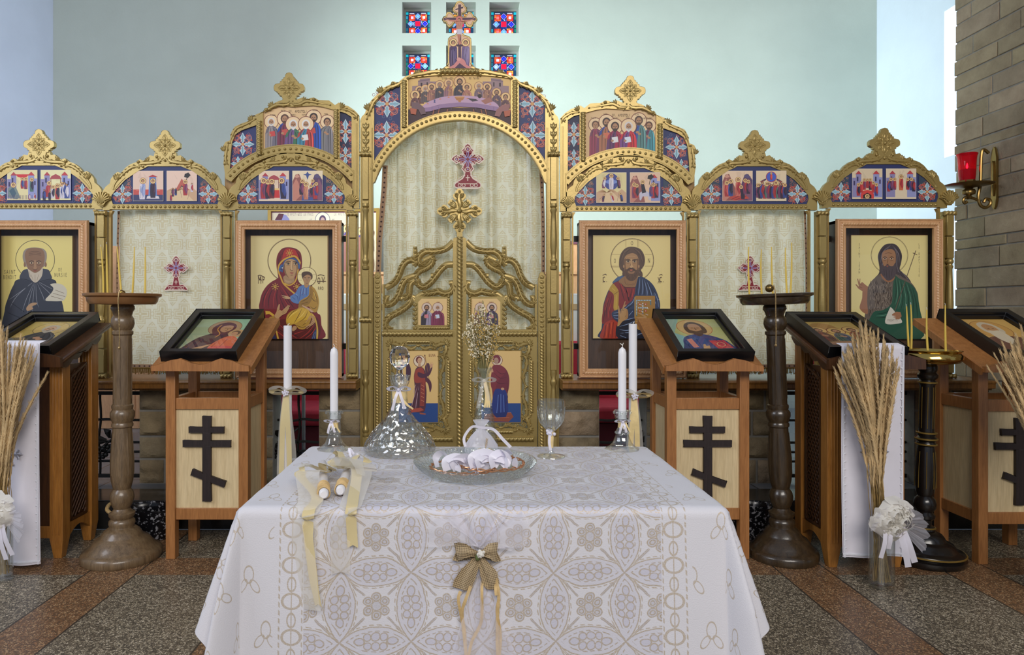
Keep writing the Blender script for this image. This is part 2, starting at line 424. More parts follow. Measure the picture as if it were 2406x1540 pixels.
# ---------------------------------------------------------------- painting engine
CH = {}
def glyphs(ch):
    if ch not in CH:
        cu = bpy.data.curves.new('t', 'FONT'); cu.body = ch; cu.resolution_u = 3
        o = bpy.data.objects.new('t', cu); me = bpy.data.meshes.new_from_object(o)
        CH[ch] = ([(v.co.x, v.co.y) for v in me.vertices], [tuple(p.vertices) for p in me.polygons])
        bpy.data.objects.remove(o); bpy.data.curves.remove(cu); bpy.data.meshes.remove(me)
    return CH[ch]
class Paint:
    """flat painting: coloured patches laid over each other a hair apart; f(u, v, depth) -> xyz, (u, v) in the painting's own units"""
    def __init__(s, f, eps=3e-5, sx=1.0, ox=0.0, oy=0.0, sy=None): s.f = f; s.e = eps; s.n = 0; s.mb = MB(); s.c = []; s.sx = sx; s.sy = sy or sx; s.ox = ox; s.oy = oy
    def P(s, p): return s.f(s.ox+p[0]*s.sx, s.oy+p[1]*s.sy, -s.n*s.e)
    def _put(s, pts, faces, col):
        s.mb.add([s.P(p) for p in pts], faces); s.c += [lin(col)]*len(faces)
    def poly(s, pts, col, sm=False, n=5):
        if sm: pts = cr(pts, n, True)
        s.n += 1; tr = tess([pts])
        if tr: s._put(pts, [tuple(t) for t in tr], col)
    def ell(s, x, y, rx, ry=None, col=(0,0,0), n=22): s.poly(circ(x, y, rx, ry, n), col)
    def rect(s, x0, y0, x1, y1, col): s.poly([(x0,y0),(x1,y0),(x1,y1),(x0,y1)], col)
    def line(s, pts, w, col, sm=True, closed=False, taper=False):
        if sm and len(pts) > 2: pts = cr(pts, 5, closed)
        m = len(pts)
        if m < 2: return
        L = []; Rr = []
        for i in range(m):
            a = pts[i-1] if (i > 0 or closed) else pts[0]; b = pts[(i+1) % m] if (i < m-1 or closed) else pts[-1]
            dx, dy = b[0]-a[0], b[1]-a[1]; q = math.hypot(dx, dy) or 1
            ww = w/2*(sin(PI*(i+.5)/m) if taper else 1)
            L.append((pts[i][0]-dy/q*ww, pts[i][1]+dx/q*ww)); Rr.append((pts[i][0]+dy/q*ww, pts[i][1]-dx/q*ww))
        s.n += 1; v = L+Rr; fs = [(i, i+1, m+i+1, m+i) for i in range(m-1)]
        if closed: fs.append((m-1, 0, m, 2*m-1))
        s._put(v, fs, col)
    def lines(s, ls, w, col, taper=True):
        for l in ls: s.line(l, w, col, taper=taper); s.n -= 1
        s.n += 1
    def ring(s, x, y, r, w, col, ry=None, n=40): s.line(circ(x, y, r, ry, n), w, col, sm=False, closed=True)
    def text(s, x, y, h, txt, col, wid=.8, vert=False):
        """x, y: centre; h: capital height"""
        adv = h*wid*.92; n = len(txt); s.n += 1
        for i, c in enumerate(txt):
            if c == ' ': continue
            v, fs = glyphs(c)
            if not v: continue
            xs = [p[0] for p in v]; w0 = max(xs)-min(xs) or .1; mx = (max(xs)+min(xs))/2; k = h/.73; kx = k*wid*.8
            if vert: cx, cy = x, y+i*h*1.25
            else: cx, cy = x+(i-(n-1)/2)*adv, y
            s._put([(cx+(p[0]-mx)*kx, cy+h/2-p[1]*k) for p in v], fs, col)
    def build(s, name, parent, m=None, local=False, **kw):
        ob = s.mb.build(name, m or G['paint'], parent, sharp=0, local=local, **kw)
        at = ob.data.color_attributes.new('Col', 'FLOAT_COLOR', 'CORNER'); buf = []
        for p, c in zip(ob.data.polygons, s.c): buf += list((*c, 1.0))*len(p.vertices)
        at.data.foreach_set('color', buf); return ob

SKIN = (176,130,96); SKIND = (120,80,58)
def bust(P, x, y, s, robe, mantle=None, hair=(84,58,44), beard=0, halo=(236,206,150), veil=None, h=4.2, w=1.5, lean=0, hr=1.35, book=None, line=(60,40,40), skin=SKIN, fold=True):
    """half or full length saint: (x, y) head centre, s head radius, h body length in head radii"""
    if halo: P.ell(x, y-.1*s, hr*s*1.35, None, halo, 20); P.ring(x, y-.1*s, hr*s*1.35, .16*s, (120,60,50), n=22)
    b = y+h*s; c = x+lean*s
    body = [(x-.35*s, y+.8*s), (x-1.0*s, y+1.25*s), (c-w*s, y+2.1*s), (c-w*1.12*s, y+3.2*s), (c-w*1.15*s, b), (c+w*1.15*s, b), (c+w*1.12*s, y+3.2*s), (c+w*s, y+2.1*s), (x+1.0*s, y+1.25*s), (x+.35*s, y+.8*s)]
    P.poly(body, robe)
    if mantle:
        P.poly([(x+.3*s, y+.9*s), (x+1.0*s, y+1.25*s), (c+w*s, y+2.1*s), (c+w*1.13*s, y+3.2*s), (c+w*1.15*s, b), (c-.2*w*s, b), (c+.1*s, y+2.6*s)], mantle)
        P.poly([(x-.3*s, y+.9*s), (x-1.0*s, y+1.25*s), (c-w*s, y+2.1*s), (c-w*1.13*s, y+3.2*s), (c-w*.7*s, y+2.6*s)], mantle)
    if fold:
        dk = tuple(int(q*.55) for q in (mantle or robe)); lt = tuple(min(255, int(q*1.35+18)) for q in (mantle or robe)); dr = tuple(int(q*.55) for q in robe)
        P.lines([[(x+.6*s, y+1.3*s), (c+.7*w*s, y+2.6*s), (c+.8*w*s, b)], [(x+.3*s, y+1.6*s), (c+.35*w*s, y+2.9*s), (c+.4*w*s, b)]], .18*s, dk)
        P.lines([[(x-.6*s, y+1.4*s), (c-.7*w*s, y+2.4*s), (c-.75*w*s, b)], [(x-.1*s, y+1.3*s), (c-.3*w*s, y+2.7*s), (c-.3*w*s, b)]], .18*s, dr)
        P.lines([[(x+.8*s, y+1.5*s), (c+.9*w*s, y+2.7*s), (c+.95*w*s, b)]], .14*s, lt)
    P.rect(x-.3*s, y+.4*s, x+.3*s, y+1.1*s, tuple(int(q*.8) for q in skin))
    if veil: P.ell(x, y+.1*s, 1.12*s, 1.3*s, veil)
    elif hair: P.ell(x, y-.15*s, .98*s, 1.05*s, hair, 16)
    P.ell(x, y+.08*s, .66*s, .9*s, skin, 16)
    if beard:
        P.poly([(x-.64*s, y+.15*s), (x-.45*s, y+.45*s), (x, y+.38*s), (x+.45*s, y+.45*s), (x+.64*s, y+.15*s), (x+.5*s, y+.9*s), (x, y+(.9+.45*beard)*s), (x-.5*s, y+.9*s)], hair)
    e = tuple(int(q*.35) for q in skin)
    P.lines([[(x-.42*s, y-.08*s), (x-.12*s, y-.08*s)], [(x+.12*s, y-.08*s), (x+.42*s, y-.08*s)]], .16*s, e, False)
    P.lines([[(x, y), (x+.06*s, y+.32*s)], [(x-.18*s, y+.55*s), (x+.18*s, y+.55*s)]], .1*s, e, False)
    if book:
        P.poly([(c-.9*s, y+2.5*s), (c+.5*s, y+2.3*s), (c+.7*s, y+3.6*s), (c-.7*s, y+3.8*s)], book)
        P.ell(c-.75*s, y+3.3*s, .35*s, .28*s, skin, 10)
    else:
        P.ell(c-.1*s, y+2.7*s, .42*s, .3*s, skin, 10); P.ell(c+.4*s, y+3.1*s, .4*s, .28*s, skin, 10)
def medallion(P, x, y, r):
    """light blue cross-shaped leaf ornament on filigree"""
    for k in range(4):
        a = PI/4+k*PI/2
        for q in (.75, 1.15): 
            P.ring(x+q*r*.62*cos(a), y+q*r*.62*sin(a), r*.17, r*.05, (196,112,92), n=10)
        P.line([(x, y), (x+r*.8*cos(a+.3), y+r*.8*sin(a+.3)), (x+r*1.0*cos(a), y+r*1.0*sin(a)), (x+r*.8*cos(a-.3), y+r*.8*sin(a-.3)), (x, y)], r*.05, (206,124,100))
    for k in range(36):
        a = PI/4+(k % 4)*PI/2+R.gauss(0,.28); q = r*R.uniform(.45,1.2)
        P.ring(x+q*cos(a), y+q*sin(a), r*R.uniform(.07,.13), r*.035, R.choice(((196,112,92),(150,96,110),(90,104,134),(176,90,80))), n=8); P.n -= 1 if k % 3 else 0
    for k in range(4):
        a = k*PI/2; ca, sa = cos(a), sin(a)
        L = [(.10, 0), (.28, .13), (.42, .09), (.55, .24), (.72, .13), (1.0, 0), (.72, -.13), (.55, -.24), (.42, -.09), (.28, -.13)]
        pts = [(x+r*(u*ca-v*sa), y+r*(u*sa+v*ca)) for u, v in L]
        P.poly(pts, (150,190,208)); P.line(pts, r*.035, (226,232,226), sm=False, closed=True)
        P.line([(x+r*.2*ca, y+r*.2*sa), (x+r*.85*ca, y+r*.85*sa)], r*.06, (90,120,120), taper=True)
        for sd in (-1, 1):
            P.ell(x+r*(.78*ca-sd*.34*sa), y+r*(.78*sa+sd*.34*ca), r*.07, None, (190,52,50), 8)
    P.ell(x, y, r*.13, None, (206,150,90), 10)
NAVY = (38,48,98)

# ---------------------------------------------------------------- camera
cam = bpy.data.cameras.new('camera'); co = bpy.data.objects.new('camera', cam); COL.objects.link(co)
cam.sensor_fit = 'HORIZONTAL'; cam.sensor_width = 36; cam.lens = F*36/2406
cam.shift_x = (1203-CX)/2406; cam.shift_y = -(770-CY)/2406
co.location = (0, 0, EYE); co.rotation_euler = (PI/2, 0, 0); cam.clip_start = .05
SC.camera = co
vs_ = SC.view_settings; vs_.view_transform = 'Standard'; vs_.look = 'None'; vs_.exposure = 0.0; vs_.gamma = 1.0; vs_.use_curve_mapping = False

# ---------------------------------------------------------------- light
w = bpy.data.worlds.new('world'); SC.world = w; w.use_nodes = True
w.node_tree.nodes['Background'].inputs[0].default_value = (*lin((196,212,236)), 1); w.node_tree.nodes['Background'].inputs[1].default_value = .42
def area(name, loc, to, sx, sy, e, col=(255,255,255)):
    l = bpy.data.lights.new(name, 'AREA'); l.shape = 'RECTANGLE'; l.size = sx; l.size_y = sy; l.energy = e; l.color = lin(col)
    o = bpy.data.objects.new(name, l); COL.objects.link(o); o.location = loc
    o.rotation_euler = (Vector(to)-Vector(loc)).to_track_quat('-Z', 'Y').to_euler(); return o
area('nave_window_daylight', (1.0, -4.6, 5.0), (0, 3.4, 1.0), 5.0, 2.6, 430, (255,248,240))
area('nave_left_fill', (-4.2, .8, 3.4), (0, 3.6, 1.2), 2.2, 2.0, 80, (236,242,255))  # unseen fill lamp, added on the left to brighten the screen front
area('sanctuary_left_window_daylight', (-4.2, 4.75, 3.3), (2.4, 7.5, 2.9), 1.0, 2.4, 108, (226,246,246)).data.spread = .95
area('sanctuary_right_window_daylight', (4.3, 4.9, 3.2), (-4.5, 6.0, 2.4), .8, 2.4, 30, (214,226,255)).data.spread = .9

# ---------------------------------------------------------------- setting
def struct(o): o['kind'] = 'structure'; return o
# terrazzo floor with reddish bands
t = NT('terrazzo'); v = t.coord('Object'); sp = t.n('ShaderNodeSeparateXYZ'); t.l(v, sp.inputs[0]); X = E(t.nt, sp.outputs[0]); Y = E(t.nt, sp.outputs[1])
vo = t.n('ShaderNodeTexVoronoi'); vo.inputs['Scale'].default_value = 118; t.l(v, vo.inputs['Vector']); sc = t.n('ShaderNodeSeparateXYZ'); t.l(vo.outputs['Color'], sc.inputs[0])
ve = t.n('ShaderNodeTexVoronoi', feature='DISTANCE_TO_EDGE'); ve.inputs['Scale'].default_value = 118; t.l(v, ve.inputs['Vector'])
chip = t.mix(E(t.nt, ve.outputs['Distance']).lt(.10), t.ramp(sc.outputs[0], [(.0, lin((84,76,64))), (.35, lin((140,127,106))), (.75, lin((182,168,142))), (1, lin((206,192,168)))]), lin((78,72,62)))
chip2 = t.mix(E(t.nt, ve.outputs['Distance']).lt(.10), t.ramp(sc.outputs[1], [(.0, lin((104,78,54))), (.5, lin((158,114,76))), (.9, lin((186,150,110)))]), lin((96,74,56)))
band = None
for a, b in ((-1.80,-1.56), (1.475,1.715), (2.26,2.5), (-1.0,-.76), (.78,1.0), (-2.6,-2.36)):
    k = X.gt(a)*X.lt(b); band = k if band is None else band.mx(k)
band = band.mx(Y.gt(3.2)*Y.lt(3.42)*X.abs().gt(1.0))
seam = None
for a in (-1.80,-1.56,1.475,1.715,2.26,2.5,-1.0,.78):
    k = ring(X, a, .004); seam = k if seam is None else seam.mx(k)
c = t.mix(seam, t.mix(band, chip, chip2), lin((60,54,46)))
dirt = t.noise(v, 1.6, 5, .6)
t.set(Base_Color=t.mix(1.0, c, t.ramp(dirt, [(.3, (.82,.80,.78)), (.7, (1,1,1))]), 'MULTIPLY'), Roughness=.38)
m = MB(); m.box(-5.2, 5.2, -3.5, 3.86, -.1, 0); struct(m.build('floor', t.mat))
# raised sanctuary floor: dark marble step
t = NT('black_marble'); v = t.coord(); f = t.noise(v, 3.5, 6, .6)
t.set(Base_Color=t.ramp(f, [(.3, lin((26,26,26))), (.62, lin((52,50,48))), (.7, lin((96,92,88)))]), Roughness=.16); G['marble'] = t.mat
t = NT('sanctuary_tiles'); v = t.coord(); bt = t.n('ShaderNodeTexBrick', offset=.5); t.l(v, bt.inputs['Vector']); bt.inputs['Scale'].default_value = 1.0
bt.inputs['Color1'].default_value = (*lin((120,124,130)), 1); bt.inputs['Color2'].default_value = (*lin((96,100,108)), 1); bt.inputs['Mortar'].default_value = (*lin((70,70,74)), 1)
bt.inputs['Brick Width'].default_value = .5; bt.inputs['Row Height'].default_value = .5; bt.inputs['Mortar Size'].default_value = .006
t.set(Base_Color=bt.outputs['Color'], Roughness=.22); G['tiles'] = t.mat
m = MB(); m.box(-4.56, 4.49, 3.86, 4.12, 0, .165); struct(m.build('trim_1', G['marble'], bevel=.006))
m = MB(); m.box(-4.56, 4.49, 4.12, 7.5, -.1, .164); struct(m.build('trim_2', G['tiles']))
# walls
def plaster(name, c):
    t = NT(name); v = t.coord('Object'); sp = t.n('ShaderNodeSeparateXYZ'); t.l(v, sp.inputs[0])
    z = E(t.nt, sp.outputs[2]); rib = ((z/.405).m('MULTIPLY', 2*PI).m('SINE'))*.5
    n = t.noise(v, 3, 4)
    t.set(Base_Color=t.ramp(n, [(.3, tuple(x*.94 for x in lin(c))), (.7, lin(c))]), Roughness=.75)
    t.bump(rib+E(t.nt, t.noise(v, 40, 3))*.25, .35, .01); return t.mat
G['wallb'] = plaster('painted_wall_green', (188,197,187)); G['walls'] = plaster('painted_wall_side', (206,214,226))
DW = 7.5
def fw(px, py, dep): p = W(px, py, DW); return (p.x, DW+dep, p.z)
zb = .164; ybot = CY+(EYE-zb)*F/DW
rows = ((5, 78), (107, 179)); cols = ((945, 1013), (1048, 1118), (1150, 1221))
m = MB(); m.prism([(125,-260), (2060,-260), (2060,ybot), (125,ybot)], fw, 0, .3, [[(a,c0), (b,c0), (b,d0), (a,d0)] for a, b in cols for c0, d0 in rows])
struct(m.build('wall_back', G['wallb'], sharp=.3))
t = NT('stained_glass'); a = t.n('ShaderNodeVertexColor', layer_name='Col'); t.set(Base_Color=a.outputs['Color'], Roughness=.15, Emission_Color=a.outputs['Color'], Emission_Strength=.85); G['stained'] = t.mat
G['wframe'] = mat('grey_window_frame', (140,142,138), .5)
wi = 0
for rI, (c0, d0) in enumerate(rows):
    for a, b in cols:
        wi += 1; R.seed(wi*7)
        x0, _, z1 = fw(a, c0, 0); x1, _, z0 = fw(b, d0, 0); y = DW+.18
        e = thing('window_%d' % wi, 'w', 'window', ((x0+x1)/2, y, z0)); del e['label']; del e['category']; struct(e)
        fr = MB(); fr.prism([(x0,z0), (x1,z0), (x1,z1), (x0,z1)], lambda u, v_, d: (u, y+d, v_), -.02, .03, [[(x0+.025,z0+.012), (x1-.025,z0+.012), (x1-.025,z1-.03), (x0+.025,z1-.03)]]); fr.build('window_frame', G['wframe'], e)
        s_ = (x1-x0-.05); cx = (x0+x1)/2; zt = z1-.03
        P = Paint(lambda u, v_, d: (cx+(u-.5)*s_, y+.01+d, zt-v_*s_), 2e-4)
        P.rect(0, 0, 1, 1.15, (34,52,84))
        blues = ((10,20,190), (20,40,210), (8,16,150), (90,160,240), (150,190,250))
        for q in ((0,0), (.9,0)): P.rect(q[0], .0, q[0]+.1, .1, (20,170,190))
        for sx in (.0, .92):
            for k in range(5): P.rect(sx+.01, .16+k*.17, sx+.07, .29+k*.17, R.choice(((20,110,130), (16,130,110), (30,160,190), (12,60,90))))
        for qx in (.13, .62):
            for qy in (.1, .66):
                P.rect(qx, qy, qx+.26, qy+.26, (170,40,40))
                for i in range(4):
                    for j in range(4):
                        if 0 < i < 3 and 0 < j < 3: continue
                        P.rect(qx+i*.065+.006, qy+j*.065+.006, qx+i*.065+.058, qy+j*.065+.058, R.choice(((240,110,40), (230,70,40), (250,170,60), (210,40,40))))
                P.rect(qx+.075, qy+.075, qx+.185, qy+.185, R.choice(((250,200,230), (240,120,120), (252,220,240))))
            P.rect(qx+.02, .05, qx+.22, .075, (220,225,250))
        for dx, dy in ((.5,.19), (.2,.5), (.8,.5), (.5,.81)):
            P.poly([(dx,dy-.13), (dx+.13,dy), (dx,dy+.13), (dx-.13,dy)], (200,190,240)); cc = R.choice(blues)
            P.poly([(dx,dy-.115), (dx+.115,dy), (dx,dy+.115), (dx-.115,dy)], cc); P.rect(dx-.05, dy-.04, dx+.04, dy+.05, tuple(min(255, x+40) for x in cc))
        P.rect(.385, .385, .615, .615, (70,90,190)); P.rect(.395, .395, .605, .605, (228,22,62))
        for k in range(4):
            for q in (.34, .66):
                P.ell(.40+k*.065, q, .025, None, R.choice(((40,90,200), (150,200,240), (20,40,140))), 8); P.ell(q, .40+k*.065, .025, None, R.choice(((40,90,200), (150,200,240), (20,40,140))), 8)
        P.build('stained_glass', e, G['stained'])
m = MB(); m.box(-4.86, -4.56, 2.6, 7.8, 0, 5.6); struct(m.build('wall_left', G['walls']))
XR = 4.49
m = MB(); m.prism([(7.8,0), (5.0,0), (5.0,5.6), (7.8,5.6)], lambda u, v_, d: (XR+d, u, v_), 0, .35, [[(6.44,2.68), (5.85,2.68), (5.85,4.06), (6.44,4.06)], [(6.31,1.2), (5.85,1.2), (5.85,2.14), (6.31,2.14)]])
struct(m.build('wall_right', G['walls'], sharp=.3))
t = NT('daylight_pane'); t.set(Base_Color=(1,1,1,1), Emission_Color=(*lin((232,244,255)), 1), Emission_Strength=5.0); G['day'] = t.mat
for k, (z0, z1) in enumerate(((2.6, 4.15), (1.1, 2.2))):
    m = MB(); m.box(XR+.3, XR+.32, 5.8, 6.5, z0, z1); struct(m.build('window_%d' % (7+k), G['day']))
# right-hand stone wall of flat sandstone courses
def sandstone(name, a, b, bump, bs=22):
    t = NT(name); v = t.coord('Object'); n = t.noise(v, 5, 6, .65); n2 = t.noise(v, bs, 6, .65)
    att = t.n('ShaderNodeVertexColor', layer_name='Col'); 
    base = t.ramp(n, [(.25, lin(a)), (.7, lin(b))])
    t.set(Base_Color=t.mix(1.0, base, att.outputs['Color'], 'MULTIPLY'), Roughness=.85); t.bump(n2, bump, .02); return t.mat
G['stone'] = sandstone('flat_sandstone', (128,112,90), (170,154,128), .4, 30); G['rock'] = sandstone('rock_faced_sandstone', (104,92,72), (160,142,112), .9, 18)
G['mortar'] = mat('mortar', (134,130,122), .9, 0, .1, 20, .4, 40)
def colourise(ob, cols):
    at = ob.data.color_attributes.new('Col', 'FLOAT_COLOR', 'CORNER'); buf = []
    for p, c in zip(ob.data.polygons, cols): buf += [c[0], c[1], c[2], 1.0]*len(p.vertices)
    at.data.foreach_set('color', buf)
R.seed(5); m = MB(); cols_ = []; XS = 3.28; z = 0.0; r_ = 0
while z < 4.7:
    h = R.choice((.10, .115, .13, .065, .12)); y = 4.6+R.uniform(-.012, .012)
    first = R.uniform(.10, .5)
    while y > 3.0:
        L = first if first else R.uniform(.35, .62); first = None
        g = .008; o = R.uniform(-.004, .004); k = R.uniform(.82, 1.1); n0 = len(m.f)
        m.box(XS+o, XS+.1, y-L+g, y, z+g/2, z+h-g/2); cols_ += [(k, k*R.uniform(.96, 1.03), k*R.uniform(.9, 1.02))]*(len(m.f)-n0); y -= L
    z += h
ob = m.build('wall_stone_right', G['stone'], sharp=.5, bevel=.004); colourise(ob, cols_); struct(ob)
m = MB(); m.box(XS+.006, XS+.45, 3.0, 4.59, 0, 4.7); struct(m.build('trim_3', G['mortar']))

# low stone wall under the screen, in piers, rock-faced
def pier(px0, px1, n):
    x0 = (px0-CX)*K; x1 = (px1-CX)*K; z0 = .165; ztop = .762; m = MB(); cols = []; R.seed(n*3+1)
    m.box(x0+.004, x1-.004, 4.235, 4.42, z0, ztop, 1); cols += [(1,1,1)]*6
    z = z0; rI = 0; hs = (.155, .14, .16, .142)
    while rI < 4:
        h = hs[rI]; x = x0; k0 = R.uniform(.12, .3)
        while x < x1-.02:
            L = k0 if k0 else R.uniform(.2, .36); k0 = None
            if x+L > x1-.1: L = x1-x
            nx, nz = max(4, int(L/.022)), max(4, int(h/.022)); g = .007; vs = []; fs = []; sd = R.uniform(0, 50); kk = R.uniform(.75, 1.1)
            for j in range(nz+1):
                for i in range(nx+1):
                    u = i/nx; v_ = j/nz; ed = min(u, 1-u)*L; ez = min(v_, 1-v_)*h; e_ = min(1, min(ed, ez)/.03)
                    px_ = x+g+(L-2*g)*u; pz = z+g+(h-2*g)*v_
                    nn = noise.fractal(Vector((px_*16+sd, pz*16, sd)), 1.0, 2.0, 4)
                    vs.append((px_, 4.235-.006-e_*(.022+.026*nn), pz))
            for j in range(nz):
                for i in range(nx): q = j*(nx+1)+i; fs.append((q, q+1, q+nx+2, q+nx+1))
            n0 = len(m.f); m.add(vs, fs); c = (kk, kk*R.uniform(.95, 1.03), kk*R.uniform(.88, 1.02)); cols += [c]*(len(m.f)-n0)
            x += L
        z += h; rI += 1
    o = m.build('trim_%d' % (10+n), [G['rock'], G['mortar']], sharp=.9); colourise(o, cols); struct(o)
for n, (a, b) in enumerate(((-520, 5), (320, 640), (745, 847), (1313, 1412), (1520, 1840), (2155, 2300))): pier(a, b, n)
# oak ledge on the wall, left and right of the doorway
for a, b, n in ((-560, 846, 4), (1314, 2296, 5)):
    m = MB(); x0, x1 = (a-CX)*K, (b-CX)*K
    m.box(x0, x1, 4.05, 4.46, .775, .812); m.box(x0, x1, 4.08, 4.44, .762, .776); m.tube([(x0,4.055,.812), (x1,4.055,.812)], .012, 8); m.box(x0, x1, 4.055, 4.46, .812, .824)
    struct(m.build('trim_%d' % n, G['oak'], bevel=.003))
# wrought-iron grilles in the gaps
def grille(px0, px1, label, seed, leafside):
    a, b = (px0-CX)*K+.004, (px1-CX)*K-.004; z0, z1 = .20, .72; y = 4.30; R.seed(seed)
    e = thing('iron_grille', label, 'grille', ((a+b)/2, y, .165), 'iron grilles in the low stone wall')
    m = MB(); r = .011
    for z in (z0, z1): m.bar((a,y,z), (b,y,z), .016, .022)
    for x in (a+.01, b-.01): m.bar((x,y,.165), (x,y,z1), .022, .02)
    m.build('frame', G['iron'], e)
    def wav(p, q, amp): 
        n = 14; o = []
        for i in range(n+1):
            t = i/n; d = amp*sin(t*9+seed)*sin(PI*t); o.append((p[0]+(q[0]-p[0])*t+(d if p[0] == q[0] else 0), y, p[1]+(q[1]-p[1])*t+(d if p[1] == q[1] else 0)))
        return o
    m = MB(); n = max(2, int(round((b-a)/.14)))
    for i in range(1, n): x = a+(b-a)*i/n; m.tube(wav((x,z0), (x,z1), .008), .008, 6)
    for k, z in enumerate((.29, .35, .41, .55)): m.tube(wav((a,z), (b,z), .006 if k else .003), .008, 6)
    m.build('bars', G['iron'], e)
    m = MB(); lx = a+(b-a)*leafside
    for k in range(9): aa = R.uniform(0, 2*PI); m.tube([(lx+.02*cos(aa), y-.015, .42+.02*sin(aa)), (lx+.06*cos(aa), y-.03, .42+.06*sin(aa)), (lx+.09*cos(aa+.4), y-.015, .42+.085*sin(aa+.4))], [.008, .022, .003], 6, flat=(1,.35), up=(0,1,0))
    for k in range(9): m.ball((lx-.03+R.uniform(-.03,.03), y-.025, .35+R.uniform(-.03,.04)), .014, 8, 5)
    m.tube([(lx-.1,y-.01,.34), (lx-.02,y-.03,.40), (lx+.05,y-.02,.46), (lx+.1,y-.01,.5)], .007, 6)
    m.build('vine_leaves', G['iron'], e)
grille(5, 320, 'iron grille with vine leaves behind the pale bronze candle stand', 1, .75)
grille(640, 745, 'narrow iron grille beside the tall beribboned candle on the left', 2, .12)
grille(1412, 1520, 'narrow iron grille behind the candle in the glass candlestick on the right', 3, .9)
grille(1840, 2155, 'iron grille beside the black stand with the brass bowl', 4, .5)
# ---------------------------------------------------------------- icon screen carving helpers (screen pixels, converted at 4.2 m)
def path(pts, dy=0.0): return [I(x, y, dy) for x, y in pts]
def ridge(m, pts, r, dy=0.0, deep=.8, seg=6, taper=0):
    n = len(pts); rr = [K*(r*(1-taper*abs(2*i/(n-1)-1)**2) if taper else r) for i in range(n)]
    m.tube(path(pts, dy), rr, seg, flat=(1, deep), up=(0,1,0))
def acanthus(m, pts, r, dy=0.0, n=6, both=1, ls=1.35):
    """scrolling leaf: tapering ridge with veined strokes fanning off it, curled tip"""
    P = cr(pts, 7); N = len(P); r *= 1.2
    m.tube(path(P, dy), [K*r*(.45+.75*sin(PI*min(1, (i+1)/N*1.1))) for i in range(N)], 6, flat=(1, .8), up=(0,1,0))
    for k in range(n):
        i = int(N*(.15+.7*k/n)); a = P[i]; b = P[min(i+2, N-1)]; dx, dy_ = b[0]-a[0], b[1]-a[1]; q = math.hypot(dx, dy_) or 1; dx /= q; dy_ /= q
        for sd in ((-1, 1) if both else (1,)):
            L = r*2.3*ls; ox, oy = -dy_*sd, dx*sd
            e = (a[0]+dx*L*.9+ox*r*1.25*ls, a[1]+dy_*L*.9+oy*r*1.25*ls)
            m.leafpad(a[0]+ox*r*.2, a[1]+oy*r*.2, e[0], e[1], r*.42*ls, dy, r*.55*ls)
    m.dome(P[0][0], P[0][1], r*.9, dy); m.dome(P[-1][0], P[-1][1], r*.8, dy)
def fanleaf(m, x, y, ang, L, w, dy=0.0, n=4):
    """small shell-like leaf tuft"""
    for k in range(n):
        a = ang+(k/(n-1)-.5)*w; m.leafpad(x, y, x+L*cos(a)*(1-.1*abs(k-1.5)), y+L*sin(a), L*.17, dy, L*.16)
def shell(m, x, y, s=1.0, dy=-.012):
    pts = [(x-5*s, y+16*s), (x-9*s, y+6*s)]+[(x+(21+1.5*cos(i*PI))*s*cos(a), y+2*s+(21+1.5*cos(i*PI))*s*sin(a)*1.0) for i, a in enumerate([PI+.12+(PI-.24)*j/16 for j in range(17)])]+[(x+9*s, y+6*s), (x+5*s, y+16*s)]
    m.prism(pts, I, dy, -.0006)
    for j in range(9):
        a = PI+.25+(PI-.5)*j/8; m.tube([I(x+4*s*cos(a), y+7*s, dy-.003), I(x+12*s*cos(a), y+3*s+12*s*sin(a), dy-.008), I(x+20.5*s*cos(a), y+2*s+20.5*s*sin(a), dy-.003)], [K*1.2*s, K*2.0*s, K*2.3*s], 6)
    m.tube(path(cr([(x-10*s, y+4*s), (x-7*s, y+11*s), (x, y+13*s), (x+7*s, y+11*s), (x+10*s, y+4*s)], 4), dy-.002), K*1.7*s, 6)
    for sd in (-1, 1): ridge(m, spiral(x+sd*10*s, y+4*s, 4*s, .8*s, PI if sd > 0 else 0, sd*1.2, 14), 1.1*s, dy-.002)
    m.dome(x, y+9*s, 3.4*s, dy)
QUAD = [(0,-36),(6,-34.5),(9,-30),(9.6,-25),(13,-24.5),(13.4,-20.5),(17,-20),(17.4,-16),(21,-15.4),(21.6,-11),(27,-10),(32,-9),(35.4,-5),(36.2,0),(35.4,5),(31,8.5),(27,9.5),(26.6,13),(23,13.6),(22.6,18),(17.6,19),(16.4,24)]
def finial(parent, cx, cy, s=1.0, neck=(15, 33)):
    m = MB(); q = [(x*s, y*s) for x, y in QUAD]
    out = [(cx+x, cy+y) for x, y in q]+[(cx+neck[0], cy+neck[1]-6), (cx+neck[0]+9, cy+neck[1]+3), (cx-neck[0]-9, cy+neck[1]+3), (cx-neck[0], cy+neck[1]-6)]+[(cx-x, cy+y) for x, y in reversed(q)][:-1]
    m.prism(out, I, -.004, .022)
    ridge(m, circ(cx, cy, 6.2*s, None, 16)+[(cx+6.2*s, cy)], 1.1*s, -.004); m.dome(cx, cy, 4*s, -.004)
    for k in range(8):
        a = k*PI/4; L = (26 if k % 2 == 0 else 20)*s; r0 = 7.5*s; wd = (6.0 if k % 2 == 0 else 4.6)*s; mid = (r0+L)/2
        for sd in (-1, 1):
            pts = cr([(cx+r0*cos(a), cy+r0*sin(a)), (cx+mid*cos(a)-sd*wd*sin(a), cy+mid*sin(a)+sd*wd*cos(a)), (cx+L*cos(a), cy+L*sin(a))], 5)
            ridge(m, pts, 1.0*s, -.004)
        m.leafpad(cx+(r0+1)*cos(a), cy+(r0+1)*sin(a), cx+(L-2.5*s)*cos(a), cy+(L-2.5*s)*sin(a), wd*.5, -.004, 1.8*s)
    return m.build('finial', G['gold'], parent, bevel=.0025)
